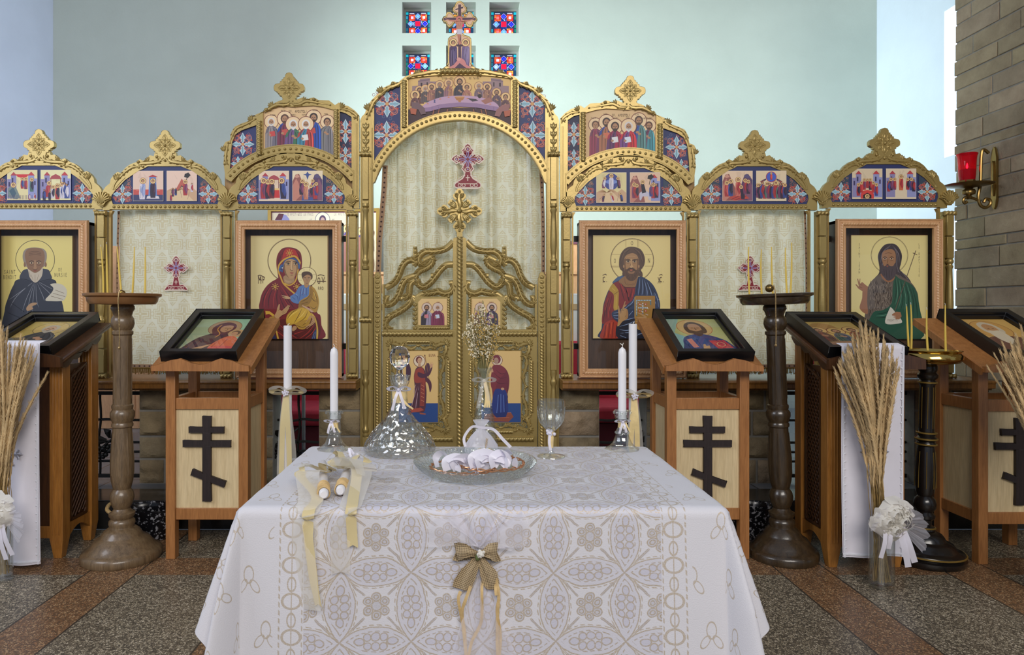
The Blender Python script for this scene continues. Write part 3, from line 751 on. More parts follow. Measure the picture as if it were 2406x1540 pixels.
TOPR = [(24,357),(27,367),(36,365),(44,373),(52,378),(60,374),(68,381),(82,386),(93,394),(104,407),(112,404),(121,411),(128,421),(130,431),(140,439),(146,448),(147.3,458)]
PRN = [(-41,391),(37,391),(52,397),(62,401),(94,423),(116,446),(126,459),(127,468),(123,480),(-123,480),(-127,468),(-126,459),(-116,446),(-94,423),(-62,401),(-52,397)]
def arch_print(parent, cx, dy, scenes, seed):
    m_ = lambda u, v, d: I(cx+u, dy+v, .006+d)
    P = Paint(m_); P.poly([(a*1.03, 435+(b-435)*1.05) for a, b in PRN], NAVY)
    R.seed(seed)
    for sd in (-1, 1):
        reg = [(sd*82,417),(sd*96,427),(sd*112,445),(sd*122,460),(sd*122,472),(sd*82,472)]; P.poly(reg, (52,66,84))
        for k in range(40):
            x = R.uniform(83,119); y = R.uniform(420,471)
            if y < 412+(x-82)*1.28: continue
            P.ring(sd*x, y, R.uniform(1.8,3.2), .8, R.choice(((190,120,96), (170,96,80), (196,140,110))), n=9)
        medallion(P, sd*101, 456, 23); P.n += 1
        for x, y in ((88,466),(100,463),(88,440),(116,468)): P.ell(sd*x, y, 2, None, (186,60,54), 8)
    for k, sc in enumerate(scenes): scene(P, -75 if k == 0 else 4, 402, 70, sc, seed*10+k)
    P.build('painted_lunette', parent)
SKY = (232,214,176)
def halo_head(P, x, y, r, hair=(80,52,40)): P.ell(x, y, r*1.75, None, (240,208,140), 12); P.ring(x, y, r*1.75, r*.25, (150,80,50), n=12); P.ell(x, y, r*1.05, None, hair, 10); P.ell(x, y+r*.2, r*.7, r*.85, (190,140,104), 10)
def stand(P, x, y, h, robe, mantle, lean=0, halo=True):
    """small standing robed figure, y = feet"""
    r = h*.085; t = y-h
    P.poly([(x-h*.05+lean, t+h*.17), (x+h*.05+lean, t+h*.17), (x+h*.14+lean*.6, t+h*.28), (x+h*.15, y-h*.3), (x+h*.13, y), (x-h*.13, y), (x-h*.16, y-h*.3), (x-h*.14+lean*.6, t+h*.28)], robe)
    P.poly([(x+lean, t+h*.18), (x+h*.14+lean*.6, t+h*.28), (x+h*.15, y-h*.3), (x+h*.08, y-h*.08), (x-h*.10, y-h*.42)], mantle)
    dk = tuple(int(q*.5) for q in mantle); P.lines([[(x+h*.05+lean*.5, t+h*.3), (x-h*.02, y-h*.35), (x+h*.02, y-h*.02)], [(x-h*.08, t+h*.35), (x-h*.09, y-h*.05)]], h*.02, dk); P.lines([[(x+h*.1, t+h*.32), (x+h*.09, y-h*.3)]], h*.018, tuple(min(255, q+60) for q in mantle))
    if halo: halo_head(P, x+lean, t+h*.09, r)
    else: P.ell(x+lean, t+h*.09, r, None, (86,52,40), 9); P.ell(x+lean, t+h*.1, r*.65, r*.8, (190,140,104), 8)
REDS = ((150,44,56), (176,60,58), (110,30,50), (196,92,84)); DARKS = ((44,40,80), (70,40,72), (34,52,92), (58,52,60), (96,62,84))
def scene(P, x, y, s, kind, seed):
    R.seed(seed); q = lambda u, v: (x+u*s, y+v*s); poly = lambda pts, c, sm=False: P.poly([q(*p) for p in pts], c, sm)
    warm = kind.get('bg', SKY); P.rect(x-.6, y-.6, x+s+.6, y+s+.6, (228,214,196)); P.rect(x, y, x+s, y+s, warm)
    for k in range(5): a = R.random()*.8; poly([(a, R.random()*.5), (a+.15, R.random()*.5), (a+.1, R.random()*.6)], tuple(int(c*.96) for c in warm))
    for t_ in kind['set']:
        if t_ == 'hillL': poly([(0,.35),(.1,.12),(.22,.1),(.3,.3),(.42,.55),(.5,1),(0,1)], kind.get('hill', (150,90,84))); poly([(0,.5),(.12,.25),(.2,.4),(.3,.8),(.1,1),(0,1)], (196,130,112)); poly([(.05,.2),(.16,.1),(.24,.2),(.14,.24)], (206,150,130))
        if t_ == 'hillR': poly([(1,.3),(.86,.1),(.74,.12),(.66,.35),(.58,.6),(.5,1),(1,1)], kind.get('hill2', (88,64,98))); poly([(1,.5),(.88,.25),(.8,.45),(.7,.85),(.9,1),(1,1)], (130,84,108)); poly([(.95,.2),(.8,.09),(.72,.2),(.84,.24)], (90,80,120))
        if t_ == 'mount': poly([(0,1),(.05,.8),(.3,.62),(.42,.4),(.5,.25),(.6,.42),(.72,.6),(.95,.8),(1,1)], (188,96,80)); poly([(.2,1),(.35,.7),(.5,.5),(.62,.75),(.7,1)], (214,140,116)); poly([(.4,.62),(.5,.48),(.62,.6),(.5,.74)], (40,30,50))
        if t_ == 'rocks': poly([(0,1),(0,.66),(.2,.56),(.35,.66),(.5,.52),(.7,.66),(.85,.55),(1,.68),(1,1)], (204,166,130)); poly([(.1,1),(.3,.7),(.5,.62),(.7,.8),(.9,1)], (222,192,150)); P.lines([[q(.1,.9),q(.3,.7)],[q(.5,.9),q(.45,.65)],[q(.7,.95),q(.75,.7)]], s*.012, (120,70,90))
        if t_ == 'townL': poly([(0,.3),(.12,.3),(.12,.16),(.3,.16),(.3,.95),(0,.95)], (140,134,176)); poly([(.1,.18),(.21,.06),(.32,.18)], (176,60,70)); poly([(.15,.26),(.2,.26),(.2,.42),(.15,.42)], (48,44,84)); poly([(.04,.4),(.09,.4),(.09,.55),(.04,.55)], (60,50,90))
        if t_ == 'townR': poly([(.7,.16),(.9,.16),(.9,.28),(1,.28),(1,.95),(.7,.95)], (146,150,196)); poly([(.68,.18),(.8,.05),(.92,.18)], (190,60,66)); poly([(.76,.26),(.81,.26),(.81,.42),(.76,.42)], (48,44,84)); poly([(.9,.36),(.95,.36),(.95,.5),(.9,.5)], (60,50,90))
        if t_ == 'canopy': poly([(.3,.3),(.36,.2),(.5,.13),(.64,.2),(.7,.3)], (170,70,76)); poly([(.33,.3),(.35,.3),(.35,.8),(.33,.8)], (120,50,60)); poly([(.65,.3),(.67,.3),(.67,.8),(.65,.8)], (120,50,60))
        if t_ == 'altar': poly([(.5,.58),(.68,.58),(.7,.9),(.48,.9)], (200,52,52)); poly([(.5,.58),(.68,.58),(.68,.64),(.5,.64)], (230,190,120))
        if t_ == 'drape': poly([(.28,.14),(.72,.14),(.66,.22),(.5,.27),(.34,.22)], (206,44,52))
        if t_ == 'wall': poly([(0,.62),(1,.62),(1,.8),(0,.8)], (196,80,72)); poly([(0,.8),(1,.8),(1,1),(0,1)], (58,60,100)); P.lines([[q(.1,.66),q(.25,.66)],[q(.7,.66),q(.9,.66)]], s*.02, (230,130,110), False)
        if t_ == 'throne': poly([(.54,.2),(.76,.2),(.8,.9),(.5,.9)], (96,132,190)); poly([(.5,.2),(.65,.12),(.82,.2)], (180,56,60)); poly([(.47,.84),(.84,.84),(.88,.93),(.44,.93)], (222,212,214))
        if t_ == 'glory': P.ell(*q(.5,.3), s*.25, s*.28, (58,70,140), 22); P.poly([q(.5,.02),q(.58,.24),q(.78,.3),q(.58,.38),q(.5,.6),q(.42,.38),q(.22,.3),q(.42,.24)], (120,140,200))
        if t_ == 'glorys': P.ell(*q(.5,.2), s*.18, s*.17, (70,96,190), 20); P.ring(*q(.5,.2), s*.17, s*.02, (180,60,60)); poly([(.32,.25),(.14,.34),(.2,.38),(.33,.3)], DARKS[0]); poly([(.68,.25),(.86,.34),(.8,.38),(.67,.3)], DARKS[0]); poly([(.12,.36),(.28,.3),(.2,.42)], (150,80,70)); poly([(.88,.36),(.72,.3),(.8,.42)], (150,80,70))
        if t_ == 'river': poly([(.38,.62),(.6,.62),(.7,1),(.3,1)], (70,84,140)); P.lines([[q(.42,.7),q(.58,.72)],[q(.38,.85),q(.62,.86)]], s*.012, (150,170,210))
        if t_ == 'bier': poly([(.1,.62),(.9,.62),(.94,.92),(.06,.92)], (206,48,44)); poly([(.12,.6),(.5,.54),(.88,.6),(.88,.66),(.12,.66)], (120,40,60)); P.lines([[q(.14,.74),q(.86,.74)],[q(.12,.84),q(.88,.84)]], s*.02, (240,150,90), False)
        if t_ == 'arch': poly([(.28,1),(.28,.84),(.36,.74),(.5,.7),(.64,.74),(.72,.84),(.72,1)], (212,66,60)); poly([(.36,1),(.36,.88),(.5,.8),(.64,.88),(.64,1)], (40,30,40)); halo_head(P, *q(.5,.92), s*.045)
        if t_ == 'bed': poly([(.02,.62),(.16,.5),(.3,.6),(.44,.92),(.3,.98),(.02,.9)], (120,134,130)); poly([(.06,.7),(.2,.56),(.3,.78),(.2,.95)], (70,96,110)); halo_head(P, *q(.2,.5), s*.05)
        if t_ == 'fence': P.lines([[q(a/20,.84),q(a/20,.98)] for a in range(1,20)], s*.012, (90,70,110), False)
        if t_ == 'ladder': poly([(.2,.9),(.66,.72),(.9,.92),(.4,1)], (190,70,60)); P.lines([[q(.3,.95),q(.7,.78)],[q(.4,.98),q(.8,.84)]], s*.015, (90,30,40), False)
        if t_ == 'donkey': poly([(.3,.72),(.36,.64),(.56,.62),(.66,.7),(.7,.62),(.76,.68),(.72,.78),(.66,.92),(.62,.92),(.6,.8),(.42,.8),(.36,.94),(.32,.92)], (196,190,206)); poly([(.36,.36),(.46,.36),(.54,.66),(.4,.7)], (34,32,50)); halo_head(P, *q(.42,.32), s*.04)
        if t_ == 'star': P.poly([q(.5,.02),q(.55,.1),q(.64,.12),q(.55,.15),q(.5,.3),(x+s*.45,y+s*.15),q(.36,.12),q(.45,.1)], (58,80,140))
        if t_ == 'tree': poly([(.6,.1),(.72,.05),(.8,.14),(.7,.24),(.58,.2)], (40,36,40)); P.line([q(.68,.2),q(.64,.4)], s*.02, (50,40,30))
    for f in kind['fig']:
        fx, fy, h, c1, c2 = f[:5]; stand(P, x+fx*s, y+fy*s, h*s, c1, c2, (f[5] if len(f) > 5 else 0)*s, f[6] if len(f) > 6 else True)
RD, BL, DK, GR, WH, PU = (176,52,58), (56,74,142), (48,38,62), (86,120,110), (214,206,216), (124,60,96)
SCN = {
 'birth': dict(bg=(226,212,160), set=['townL','townR','drape','bed','fence'], fig=[(.5,.62,.36,RD,BL),(.62,.64,.38,PU,RD),(.82,.72,.44,GR,DK),(.75,1,.2,RD,WH,0,False),(.92,.98,.2,WH,RD,0,False)]),
 'temple': dict(bg=(230,222,170), set=['townL','townR','canopy'], fig=[(.22,.9,.5,RD,RD,.06),(.4,.95,.42,WH,DK,.02),(.56,.98,.5,RD,DK),(.72,.95,.52,WH,BL),(.8,.9,.5,WH,BL,0,False),(.87,.95,.5,BL,WH,0,False),(.12,1,.36,DK,BL,0,False),(.3,1,.3,DK,DK,0,False)]),
 'annun': dict(bg=(228,196,176), set=['wall','throne'], fig=[(.3,.95,.68,WH,(150,160,200),.02),(.66,.9,.62,DK,(60,30,52))]),
 'nativ': dict(bg=(232,200,180), set=['mount','rocks','tree'], fig=[(.62,.82,.5,RD,PU),(.2,.86,.3,DK,PU,0,False),(.3,.82,.26,BL,DK,0,False),(.14,1,.24,PU,RD),(.84,.7,.3,WH,RD,0,False)]),
 'present': dict(bg=(230,204,176), set=['townL','townR','canopy','altar'], fig=[(.15,.93,.66,RD,PU),(.3,.93,.62,DK,RD),(.43,.92,.62,(110,40,50),DK),(.82,.93,.66,DK,BL,-.06)]),
 'baptism': dict(bg=(234,214,180), set=['hillL','hillR','river','star'], fig=[(.3,.8,.5,DK,PU,.03),(.45,.96,.56,(196,120,96),(206,140,110)),(.68,.7,.4,RD,BL),(.62,.88,.4,PU,DK),(.76,.94,.5,RD,RD),(.8,.82,.42,BL,RD)]),
 'transf': dict(bg=(222,206,150), set=['glory','rocks'], fig=[(.5,.56,.5,WH,WH),(.24,.52,.36,PU,WH,.04),(.76,.52,.36,DK,PU,-.04),(.22,.98,.26,PU,DK,.04),(.55,.98,.28,WH,RD,-.06),(.85,.96,.28,DK,BL,-.05)]),
 'entry': dict(bg=(226,190,160), set=['hillL','townR','tree','donkey'], fig=[(.14,.86,.5,PU,RD),(.22,.84,.44,RD,DK),(.78,.86,.5,RD,(206,40,50)),(.88,.84,.48,DK,RD,0,False),(.7,.8,.4,BL,PU,0,False)]),
 'anast': dict(bg=(232,202,170), set=['hillL','hillR','ladder'], fig=[(.14,.86,.5,RD,(206,90,90)),(.27,.84,.54,BL,DK),(.52,.84,.6,(210,110,96),RD),(.68,.94,.44,DK,DK,-.06),(.76,.76,.48,PU,RD),(.86,.76,.44,DK,PU)]),
 'ascen': dict(bg=(228,206,170), set=['glorys'], fig=[(.5,.3,.24,RD,(230,80,60))]+[(.06+.074*i,.9+.03*(i%2),.46+.04*(i%3),(PU,DK,BL,RD,GR)[i%5],(DK,PU,RD)[i%3],0,i % 4 == 0) for i in range(13)]),
 'pente': dict(bg=(220,200,168), set=['townL','townR','arch'], fig=[(.3,.8,.36,RD,(206,60,60)),(.2,.9,.4,RD,DK),(.4,.7,.36,RD,PU),(.6,.7,.36,DK,RD),(.7,.8,.36,(206,60,60),RD),(.8,.9,.4,BL,RD),(.5,.64,.3,RD,RD)]),
 'dorm': dict(bg=(224,206,176), set=['townL','townR'], fig=[(.5,.72,.5,(214,110,70),RD),(.16,.72,.4,DK,PU),(.28,.7,.38,PU,RD),(.72,.7,.38,RD,DK),(.84,.72,.4,BL,PU),(.92,.76,.4,DK,RD,0,False),(.08,.76,.36,RD,BL,0,False)], ),
}
SCN['dorm']['set'] = ['townL','townR']; 
def arch_frame(parent, cx, dy, apex=True, shells=(-148,148)):
    """carved lunette frame with beaded beam; apex True leaves room for a finial"""
    tr = TOPR if apex else [(6,362),(14,358),(26,361),(36,367),(46,370),(56,374)]+TOPR[6:]
    o = [(cx+x, dy+y) for x, y in tr]+[(cx+147.3, dy+494), (cx+132, dy+494), (cx+129, dy+492), (cx-129, dy+492), (cx-132, dy+494), (cx-147.3, dy+494)]+[(cx-x, dy+y) for x, y in reversed(tr)]
    m = MB(); m.prism(o, I, 0, .03, [[(cx+x, dy+y) for x, y in PRN]])
    for sd in (-1, 1):
        g = lambda pts: [(cx+sd*x, dy+y) for x, y in pts]
        acanthus(m, g([(52,392),(60,388),(54,384),(36,383),(20,381),(10,377),(11,372),(16,373)]), 3.0, 0, 5)
        acanthus(m, g([(62,394),(74,392),(86,398),(98,408),(106,418)]), 2.6, 0, 4)
        ridge(m, cr(g([(100,411),(108,418),(116,428),(121,438),(122,446)]), 5), 2.6, 0)
        ridge(m, cr(g([(94,417),(104,427),(113,437),(119,446)]), 5), 1.4, 0)
        fanleaf(m, cx+sd*112, dy+426, -PI/2+sd*.15, 20, 1.1); fanleaf(m, cx+sd*40, dy+380, -PI/2+sd*.5, 12, 1.4)
        m.dome(cx+sd*63, dy+381, 4, 0); m.dome(cx+sd*19, dy+369, 4, 0)
    m.dome(cx, dy+377, 3.6, 0)
    m.build('arch_frame', G['gold'], parent, bevel=.003)
    b = MB(); n = 23
    for i in range(n): b.dome(cx-120+240*i/(n-1), dy+486.5, 3.5, 0)
    b.tube([I(cx-123, dy+481, 0), I(cx+123, dy+481, 0)], K*1.1, 6)
    b.build('beading', G['gold'], parent)
def pillar(parent, x, dy=0, w=28, z0=888, base=True, shell_=True, sq=16, shx=0, shs=1.0):
    m = MB(); h = w/2
    yt = max(dy+495, 497); m.prism([(x-h+3.5, yt), (x+h-3.5, yt), (x+h-3.5, z0), (x-h+3.5, z0)], I, .004, .035)
    for a, b in ((dy+509, dy+560), (dy+562, dy+612), (772, 818), (821, 876)):
        c0, c1 = I(x-sq/2, b, -.022), I(x+sq/2, a, .006); m.box(c0[0], c1[0], c0[1], c1[1], c0[2], c1[2])
    m.build('post', G['gold'], parent, bevel=.003)
    m = MB(); top = EYE-(dy+612-CY)*K; bot = EYE-(772-CY)*K; H = top-bot; r = K
    pr = [(7,0),(8.5,.02),(8.5,.045),(5.5,.06),(5.5,.075),(8,.10),(8.5,.125),(5.8,.16),(5.2,.17),(6.4,.21),(8,.32),(7.6,.45),(6.2,.7),(5.4,.84),(7,.87),(7.2,.885),(5.2,.90),(5.2,.915),(8.2,.935),(8.4,.96),(6,.985),(7.5,1)]
    m.lathe([(a*r, b*H) for a, b in pr], (I(x, 0)[0], DI-.012, bot), 14); m.build('baluster', G['gold'], parent)
    for y in ((max(dy+504, 502),) + ((883,) if base else ())):
        m = MB(); c0, c1 = I(x-h+2, y+4.5, -.016), I(x+h-2, y-4.5, .03); m.box(c0[0], c1[0], c0[1], c1[1], c0[2], c1[2])
        m.rope(I(x-h+1, y, -.018), I(x+h-1, y, -.018), K*5.8, K*24, 12, 4); m.build('rope_moulding', G['gold'], parent)
    if shell_: m = MB(); shell(m, x+(shx or 0), dy+472, shs); m.build('shell', G['gold'], parent, bevel=.002)
# curtain sheets -------------------------------------------------
def curtain_sheet(m, x0, x1, y0, y1, dy, folds, amp=.018, gather=0, top=None):
    nx, ny = 90, 30; vs = []; fs = []; uv = []
    for j in range(ny+1):
        for i in range(nx+1):
            u, v = i/nx, j/ny; px = x0+(x1-x0)*u; py = y0+(y1-y0)*v
            if top: py = max(py, top(px)) if j == 0 else py
            d = sum(a*sin(2*PI*(fq*u+ph)+.5*sin(3*v+ph*5))*(.75+.25*sin(2.2*v+fq)) for fq, a, ph in folds)
            vs.append(I(px, py, dy+d*amp)); uv.append(((px-x0)*K*1.05, -(py-y0)*K))
    for j in range(ny):
        for i in range(nx): q = j*(nx+1)+i; fs.append((q, q+1, q+nx+2, q+nx+1))
    m.add(vs, fs, 0, uv)
def braid(parent, pts, w, dy, name='border_braid'):
    m = MB(); vs = []; uv = []; L = 0; n = len(pts)
    for i, p in enumerate(pts):
        a = pts[max(i-1,0)]; b = pts[min(i+1,n-1)]; dx, dz = b[0]-a[0], b[1]-a[1]; q = math.hypot(dx,dz) or 1
        if i: L += math.hypot(p[0]-pts[i-1][0], p[1]-pts[i-1][1])*K
        vs += [I(p[0]-dz/q*w/2, p[1]+dx/q*w/2, dy), I(p[0]+dz/q*w/2, p[1]-dx/q*w/2, dy)]; uv += [(0,L),(1,L)]
    m.add(vs, [(2*i, 2*i+1, 2*i+3, 2*i+2) for i in range(n-1)], 0, uv); return m.build(name, G['braid'], parent)
def patch_cross(parent, cx, cy, s, dy, kind=0):
    """embroidered red cross on a stepped foot"""
    P = Paint(lambda u, v, d: I(cx+u*s, cy+v*s, dy+d)); red = (132,26,40); ivory = (226,208,190)
    H = [(0,-1.0),(.12,-.92),(.16,-.80),(.27,-.70),(.22,-.6),(.2,-.52),(.34,-.52),(.36,-.42),(.5,-.5),(.64,-.42),(.74,-.3),(.62,-.2),(.5,-.1),(.36,-.18),(.34,-.08),(.2,-.08),(.2,0),(.27,.12),(.16,.26),(.14,.42),(.24,.56),(.44,.68),(.58,.8),(.58,.92),(.44,1.0)] if kind == 0 else \
        [(0,-1.0),(.14,-.9),(.24,-.72),(.2,-.58),(.26,-.5),(.4,-.56),(.56,-.44),(.72,-.3),(.56,-.14),(.42,-.04),(.26,-.1),(.18,.0),(.22,.14),(.14,.24),(.18,.5),(.22,.7),(.36,.66),(.54,.74),(.6,.86),(.66,.92),(.66,1.0)]
    o = H+[(-x, y) for x, y in reversed(H)][:-1] ; P.poly(o, red); P.line(o, .05, ivory, sm=False, closed=True); 
    sc = [(x*.8, (y+.3)*.84-.3) for x, y in o]; P.line(sc, .03, (214,190,170), sm=False, closed=True)
    for k in range(8):
        a = k*PI/4; P.line([(.06*cos(a), -.3+.06*sin(a)), (.24*cos(a+.18), -.3+.24*sin(a+.18)), (.38*cos(a), -.3+.38*sin(a)), (.24*cos(a-.18), -.3+.24*sin(a-.18)), (.06*cos(a), -.3+.06*sin(a))], .028, (214,192,180) if k % 2 else (150,140,190))
    for k in range(4):
        a = k*PI/4*2+PI/4; P.poly([(.08*cos(a-.5), -.3+.08*sin(a-.5)), (.3*cos(a), -.3+.3*sin(a)), (.08*cos(a+.5), -.3+.08*sin(a+.5))], (150,144,196))
    for x, y in ((0,-.75),(0,.15),(.5,-.3),(-.5,-.3)): P.ring(x, y, .1, .03, ivory, n=12); P.ell(x, y, .04, None, (160,150,190), 8)
    P.rect(-.02, .4, .02, .66, ivory); P.rect(-.09, .5, .09, .54, ivory)
    for x in (-.36,-.18,.18,.36): P.ring(x, .86, .07, .025, ivory, n=10)
    P.rect(-.5, .95, .5, .98, ivory); P.build('embroidered_cross', parent)

# ---------------------------------------------------------------- the outer and inner side panels
def stiles(e, cx, dy):
    for sd in (-1, 1):      # flat stile beside the opening
        m = MB(); m.prism([(cx+sd*124, dy+494.5), (cx+sd*132.5, dy+494.5), (cx+sd*132.5, 888), (cx+sd*129, 888), (cx+sd*129, dy+504)], I, .006, .03); m.build('stile', G['gold_worn'], e, bevel=.003)
def side_panel(label, cx, dy, pics, pillars, seed, fin=True):
    e = thing('icon_screen_panel', label, 'icon screen', I(cx, 888, .02), 'gilded panels of the icon screen')
    arch_frame(e, cx, dy); arch_print(e, cx, dy, pics, seed)
    finial(e, cx, dy+342)
    for x in pillars: pillar(e, x, dy)
    stiles(e, cx, dy); return e
side_panel('leftmost gilded arched panel, its two pictures show a green-gold bed scene and a temple scene', 92, -2, [SCN['birth'], SCN['temple']], (240,), 31)
side_panel('gilded arched panel over the left side curtain, with an angel greeting a seated figure', 388, 0, [SCN['annun'], SCN['nativ']], (), 32)
side_panel('gilded arched panel over the right side curtain, with a crowd under a blue roundel', 1773, 0, [SCN['anast'], SCN['ascen']], (), 33)
side_panel('rightmost gilded arched panel next to the stone wall, pale glare across its two pictures', 2078, -5, [SCN['pente'], SCN['dorm']], (1930, 2228), 34)

def tall_panel(label, fl, dyu, dyl, names, title, pics, seed):
    """two-tier panel; drawn for the left one, mirrored about x = 1080 for the right one"""
    g = (lambda pts: [(2160-x, y+dyu) for x, y in pts]) if fl else (lambda pts: [(x, y+dyu) for x, y in pts])
    X = (lambda x: 2160-x) if fl else (lambda x: x)
    e = thing('icon_screen_panel', label, 'icon screen', I(X(683), 888, .02), 'gilded panels of the icon screen')
    # board behind the lower lunette
    m = MB(); arc = lambda c, r, cy, a, b, n=24: [(c+r*cos(t), cy+r*sin(t)) for t in [a+(b-a)*i/n for i in range(n+1)]]
    m.prism(g([(524,338),(524,470),(842,478),(842,330)]), I, .032, .05); m.build('back_board', G['board'], e)
    CXa, CYa, Ra = 684, 544, 196      # circle of the beaded arch
    a0, a1 = math.atan2(412-CYa, 540-CXa), math.atan2(409-CYa, 827-CXa)
    out = [(525,384),(527,356),(523,346),(529,334),(540,330),(543,312),(551,298),(568,290),(583,285),(587,274),(597,271),(602,274),(619,263),(622,254),(632,253),(645,242),(656,237),(664,235),(664,240),(672,243),(676,232),(684,232),(688,243),(697,240),(697,234),(710,229),(720,234),(730,230),(738,229),(748,235),(773,236),(787,247),(796,241),(808,247),(818,249),(834,260),(843,270),(844,280),(844,490),(828,490),(828,424)]
    lo = arc(CXa, Ra-13, CYa, a1+.06, a0-.05)
    outer = out+[(p[0], p[1]) for p in lo]+[(530,420)]
    up = lambda x: CYa-math.sqrt(max(0, (Ra+9)**2-(x-CXa)**2))
    def seg(x0, x1, n=8): return [(x0+(x1-x0)*i/n, up(x0+(x1-x0)*i/n)) for i in range(n+1)]
    topc = [(618,262),(640,252),(660,247),(684,251),(716,249),(736,248),(758,251),(784,258)]
    h1 = [(539,396-4),(541,360),(547,330),(556,313),(575,304),(602,294)]+seg(602, 542, 6)[0:]; 
    h1 = [(602,294)]+seg(602, 540, 6)+[(541,372),(545,335),(553,316),(568,306)]
    h2 = topc+seg(784, 618, 10)
    h3 = [(798,262),(812,266),(826,275)]+seg(826, 798, 4)
    m = MB(); m.prism(g(outer), I, 0, .03, [g(h1), g(h2), g(h3)])
    s_ = lambda pts: g(pts)
    for pts, r in (([(624,262),(632,256),(650,247),(668,247),(679,244),(680,239)], 2.6), ([(688,238),(690,245),(704,245),(720,238),(738,240),(755,243),(776,247)], 2.6), ([(600,280),(580,291),(556,302),(546,318),(540,336)], 2.4), ([(536,336),(532,356),(530,372),(532,384),(527,386)], 2.4), ([(800,257),(818,259),(836,270),(838,277),(832,276)], 2.4)):
        acanthus(m, s_(pts), r, 0, 4)
    for x, y, a in ((592,284,-2.2), (527,356,-1.9), (800,254,-.9), (640,252,-2.2), (712,240,-.8)):
        q = g([(x, y)])[0]; fanleaf(m, q[0], q[1], a if not fl else -PI-a, 15, 1.2)
    for x, y in ((626,258),(738,234)): q = g([(x, y)])[0]; m.dome(q[0], q[1], 4.4, 0)
    if True: ridge(m, g([(838,290),(838,476)]), 1.6, 0); ridge(m, g([(831,400),(831,476)]), 1.2, 0)
    m.build('upper_frame', G['gold'], e, bevel=.003)
    b = MB(); n = 25
    for i in range(n): t = a0+(a1-a0)*i/(n-1); q = g([(CXa+(Ra-2)*cos(t), CYa+(Ra-2)*sin(t))])[0]; b.dome(q[0], q[1], 3.5, 0)
    for r in (6.5, -10): ridge(b, g(arc(CXa, Ra+r, CYa, a0, a1)), 1.0, 0)
    b.build('beading', G['gold'], e)
    for x, y0, y1 in ((609.5, 285, 365), (790, 258, 372)): m = MB(); q = g([(x,y0),(x,y1)]); m.rope(I(*q[0], -.004), I(*q[1], -.004), K*6.2, K*20, 9, 3); m.build('rope_moulding', G['gold'], e)
    fx = X(679.5); finial(e, fx, 207+dyu, 1.0, (14, 32))
    P = Paint(lambda u, v, d: I(X(u), min(v, up(u)+6)+dyu, .012+d))
    P.poly([(605,288)]+seg(605, 537, 8)+[(537,372),(542,333),(552,313),(568,302)], NAVY); medallion(P, 569, 338, 27); medallion(P, 558, 384, 18); P.build('ornament_print', e)
    P = Paint(lambda u, v, d: I(X(u), min(v, up(u)+6)+dyu, .012+d))
    P.poly([(795,257),(812,261),(829,272)]+seg(829, 795, 5), (26,30,66)); medallion(P, 811, 308, 29); medallion(P, 811, 365, 22); P.build('ornament_print', e)
    # group of six saints; painting drawn upright in screen space (never mirrored)
    ox = 618 if not fl else 1378
    upx = (lambda u: up(ox+u)) if not fl else (lambda u: up(2160-ox-u))
    P = Paint(lambda u, v, d: I(ox+u, min(v, upx(u)+6)+dyu, .012+d)); e_ = [(x+(-1 if x < 700 else 1), y-2) for x, y in topc]+seg(785, 617, 14)
    P.poly([((2160-x if fl else x)-ox, y) for x, y in e_], (222,186,136)); R.seed(seed)
    rows_ = [(18,286,9,0),(150,286,9,0),(50,279,10,1),(118,276,10,1),(70,292,10,2),(100,292,10,2)] if not fl else [(22,286,9,0),(148,288,9,0),(48,280,10,1),(124,276,10,1),(68,290,10,2),(100,290,10,2)]
    pal = [((150,140,140),(110,104,116)), ((128,124,122),(120,116,120)), ((120,46,70),(30,70,150)), ((176,110,80),(34,74,160)), ((112,80,128),(60,110,80)), ((60,130,156),(176,60,56))] if not fl else [((150,60,84),(120,60,90)), ((110,50,84),(70,140,150)), ((170,110,80),(40,70,150)), ((50,80,150),(86,130,128)), ((100,50,96),(160,36,70)), ((120,66,130),(200,40,52))]
    hairs = [(214,206,196),(70,44,34),(90,60,44),(50,36,32),(220,216,210),(226,222,214)] if not fl else [(96,66,48),(84,52,40),(60,40,36),(84,60,46),(60,44,40),(214,206,200)]
    beards = (.3,0,.5,.4,.9,.5) if not fl else (0,.2,.4,.4,.9,.9)
    for k, (x, y, s, z) in enumerate(rows_):
        bust(P, x, y, s, pal[k][0], pal[k][1], hairs[k], beards[k], (236,204,160), h=9, w=1.75, lean=(84-x)*.006, book=((196,70,66),None,(190,80,70),(190,70,60),None,(226,222,216))[k] if not fl else (None,None,(206,110,80),None,(224,222,220),(214,222,232))[k])
    for txt, x, y in names: P.text(x, y, 4.2, txt, (50,30,26), .62)
    P.text(title[1], title[2], 6.4, title[0], (40,24,22), .62)
    P.build('saints_painting', e)
    cl = X(683.5); arch_frame(e, cl, dyl, False); arch_print(e, cl, dyl, pics, seed)
    pillar(e, X(534.5), dyl); pillar(e, X(829.5), dyl, shx=-3 if not fl else 3, shs=.76)
    stiles(e, cl, dyl)
tall_panel('two-tier gilded panel left of the doorway, six saints painted under its finial', False, 0, 0,
    [('SIMON', 22, 269.5), ('MATEI', 47, 259), ('ANDREI', 70, 269), ('PETRU', 96, 269), ('MARCU', 121, 258), ('TOMA', 147, 267)], ('SF. APOSTOLI', 81, 260.5), [SCN['present'], SCN['baptism']], 35)
tall_panel('two-tier gilded panel right of the doorway, saints in red and blue with open books', True, 7, 4,
    [('FILIP', 17, 269), ('LUCA', 45, 259.5), ('PAVEL', 70, 269.5), ('IOAN', 97, 269.5), ('IACOV', 118, 261), ('VARTOLOMEI', 145, 270)], ('SF. APOSTOLI', 82, 262.5), [SCN['transf'], SCN['entry']], 36)
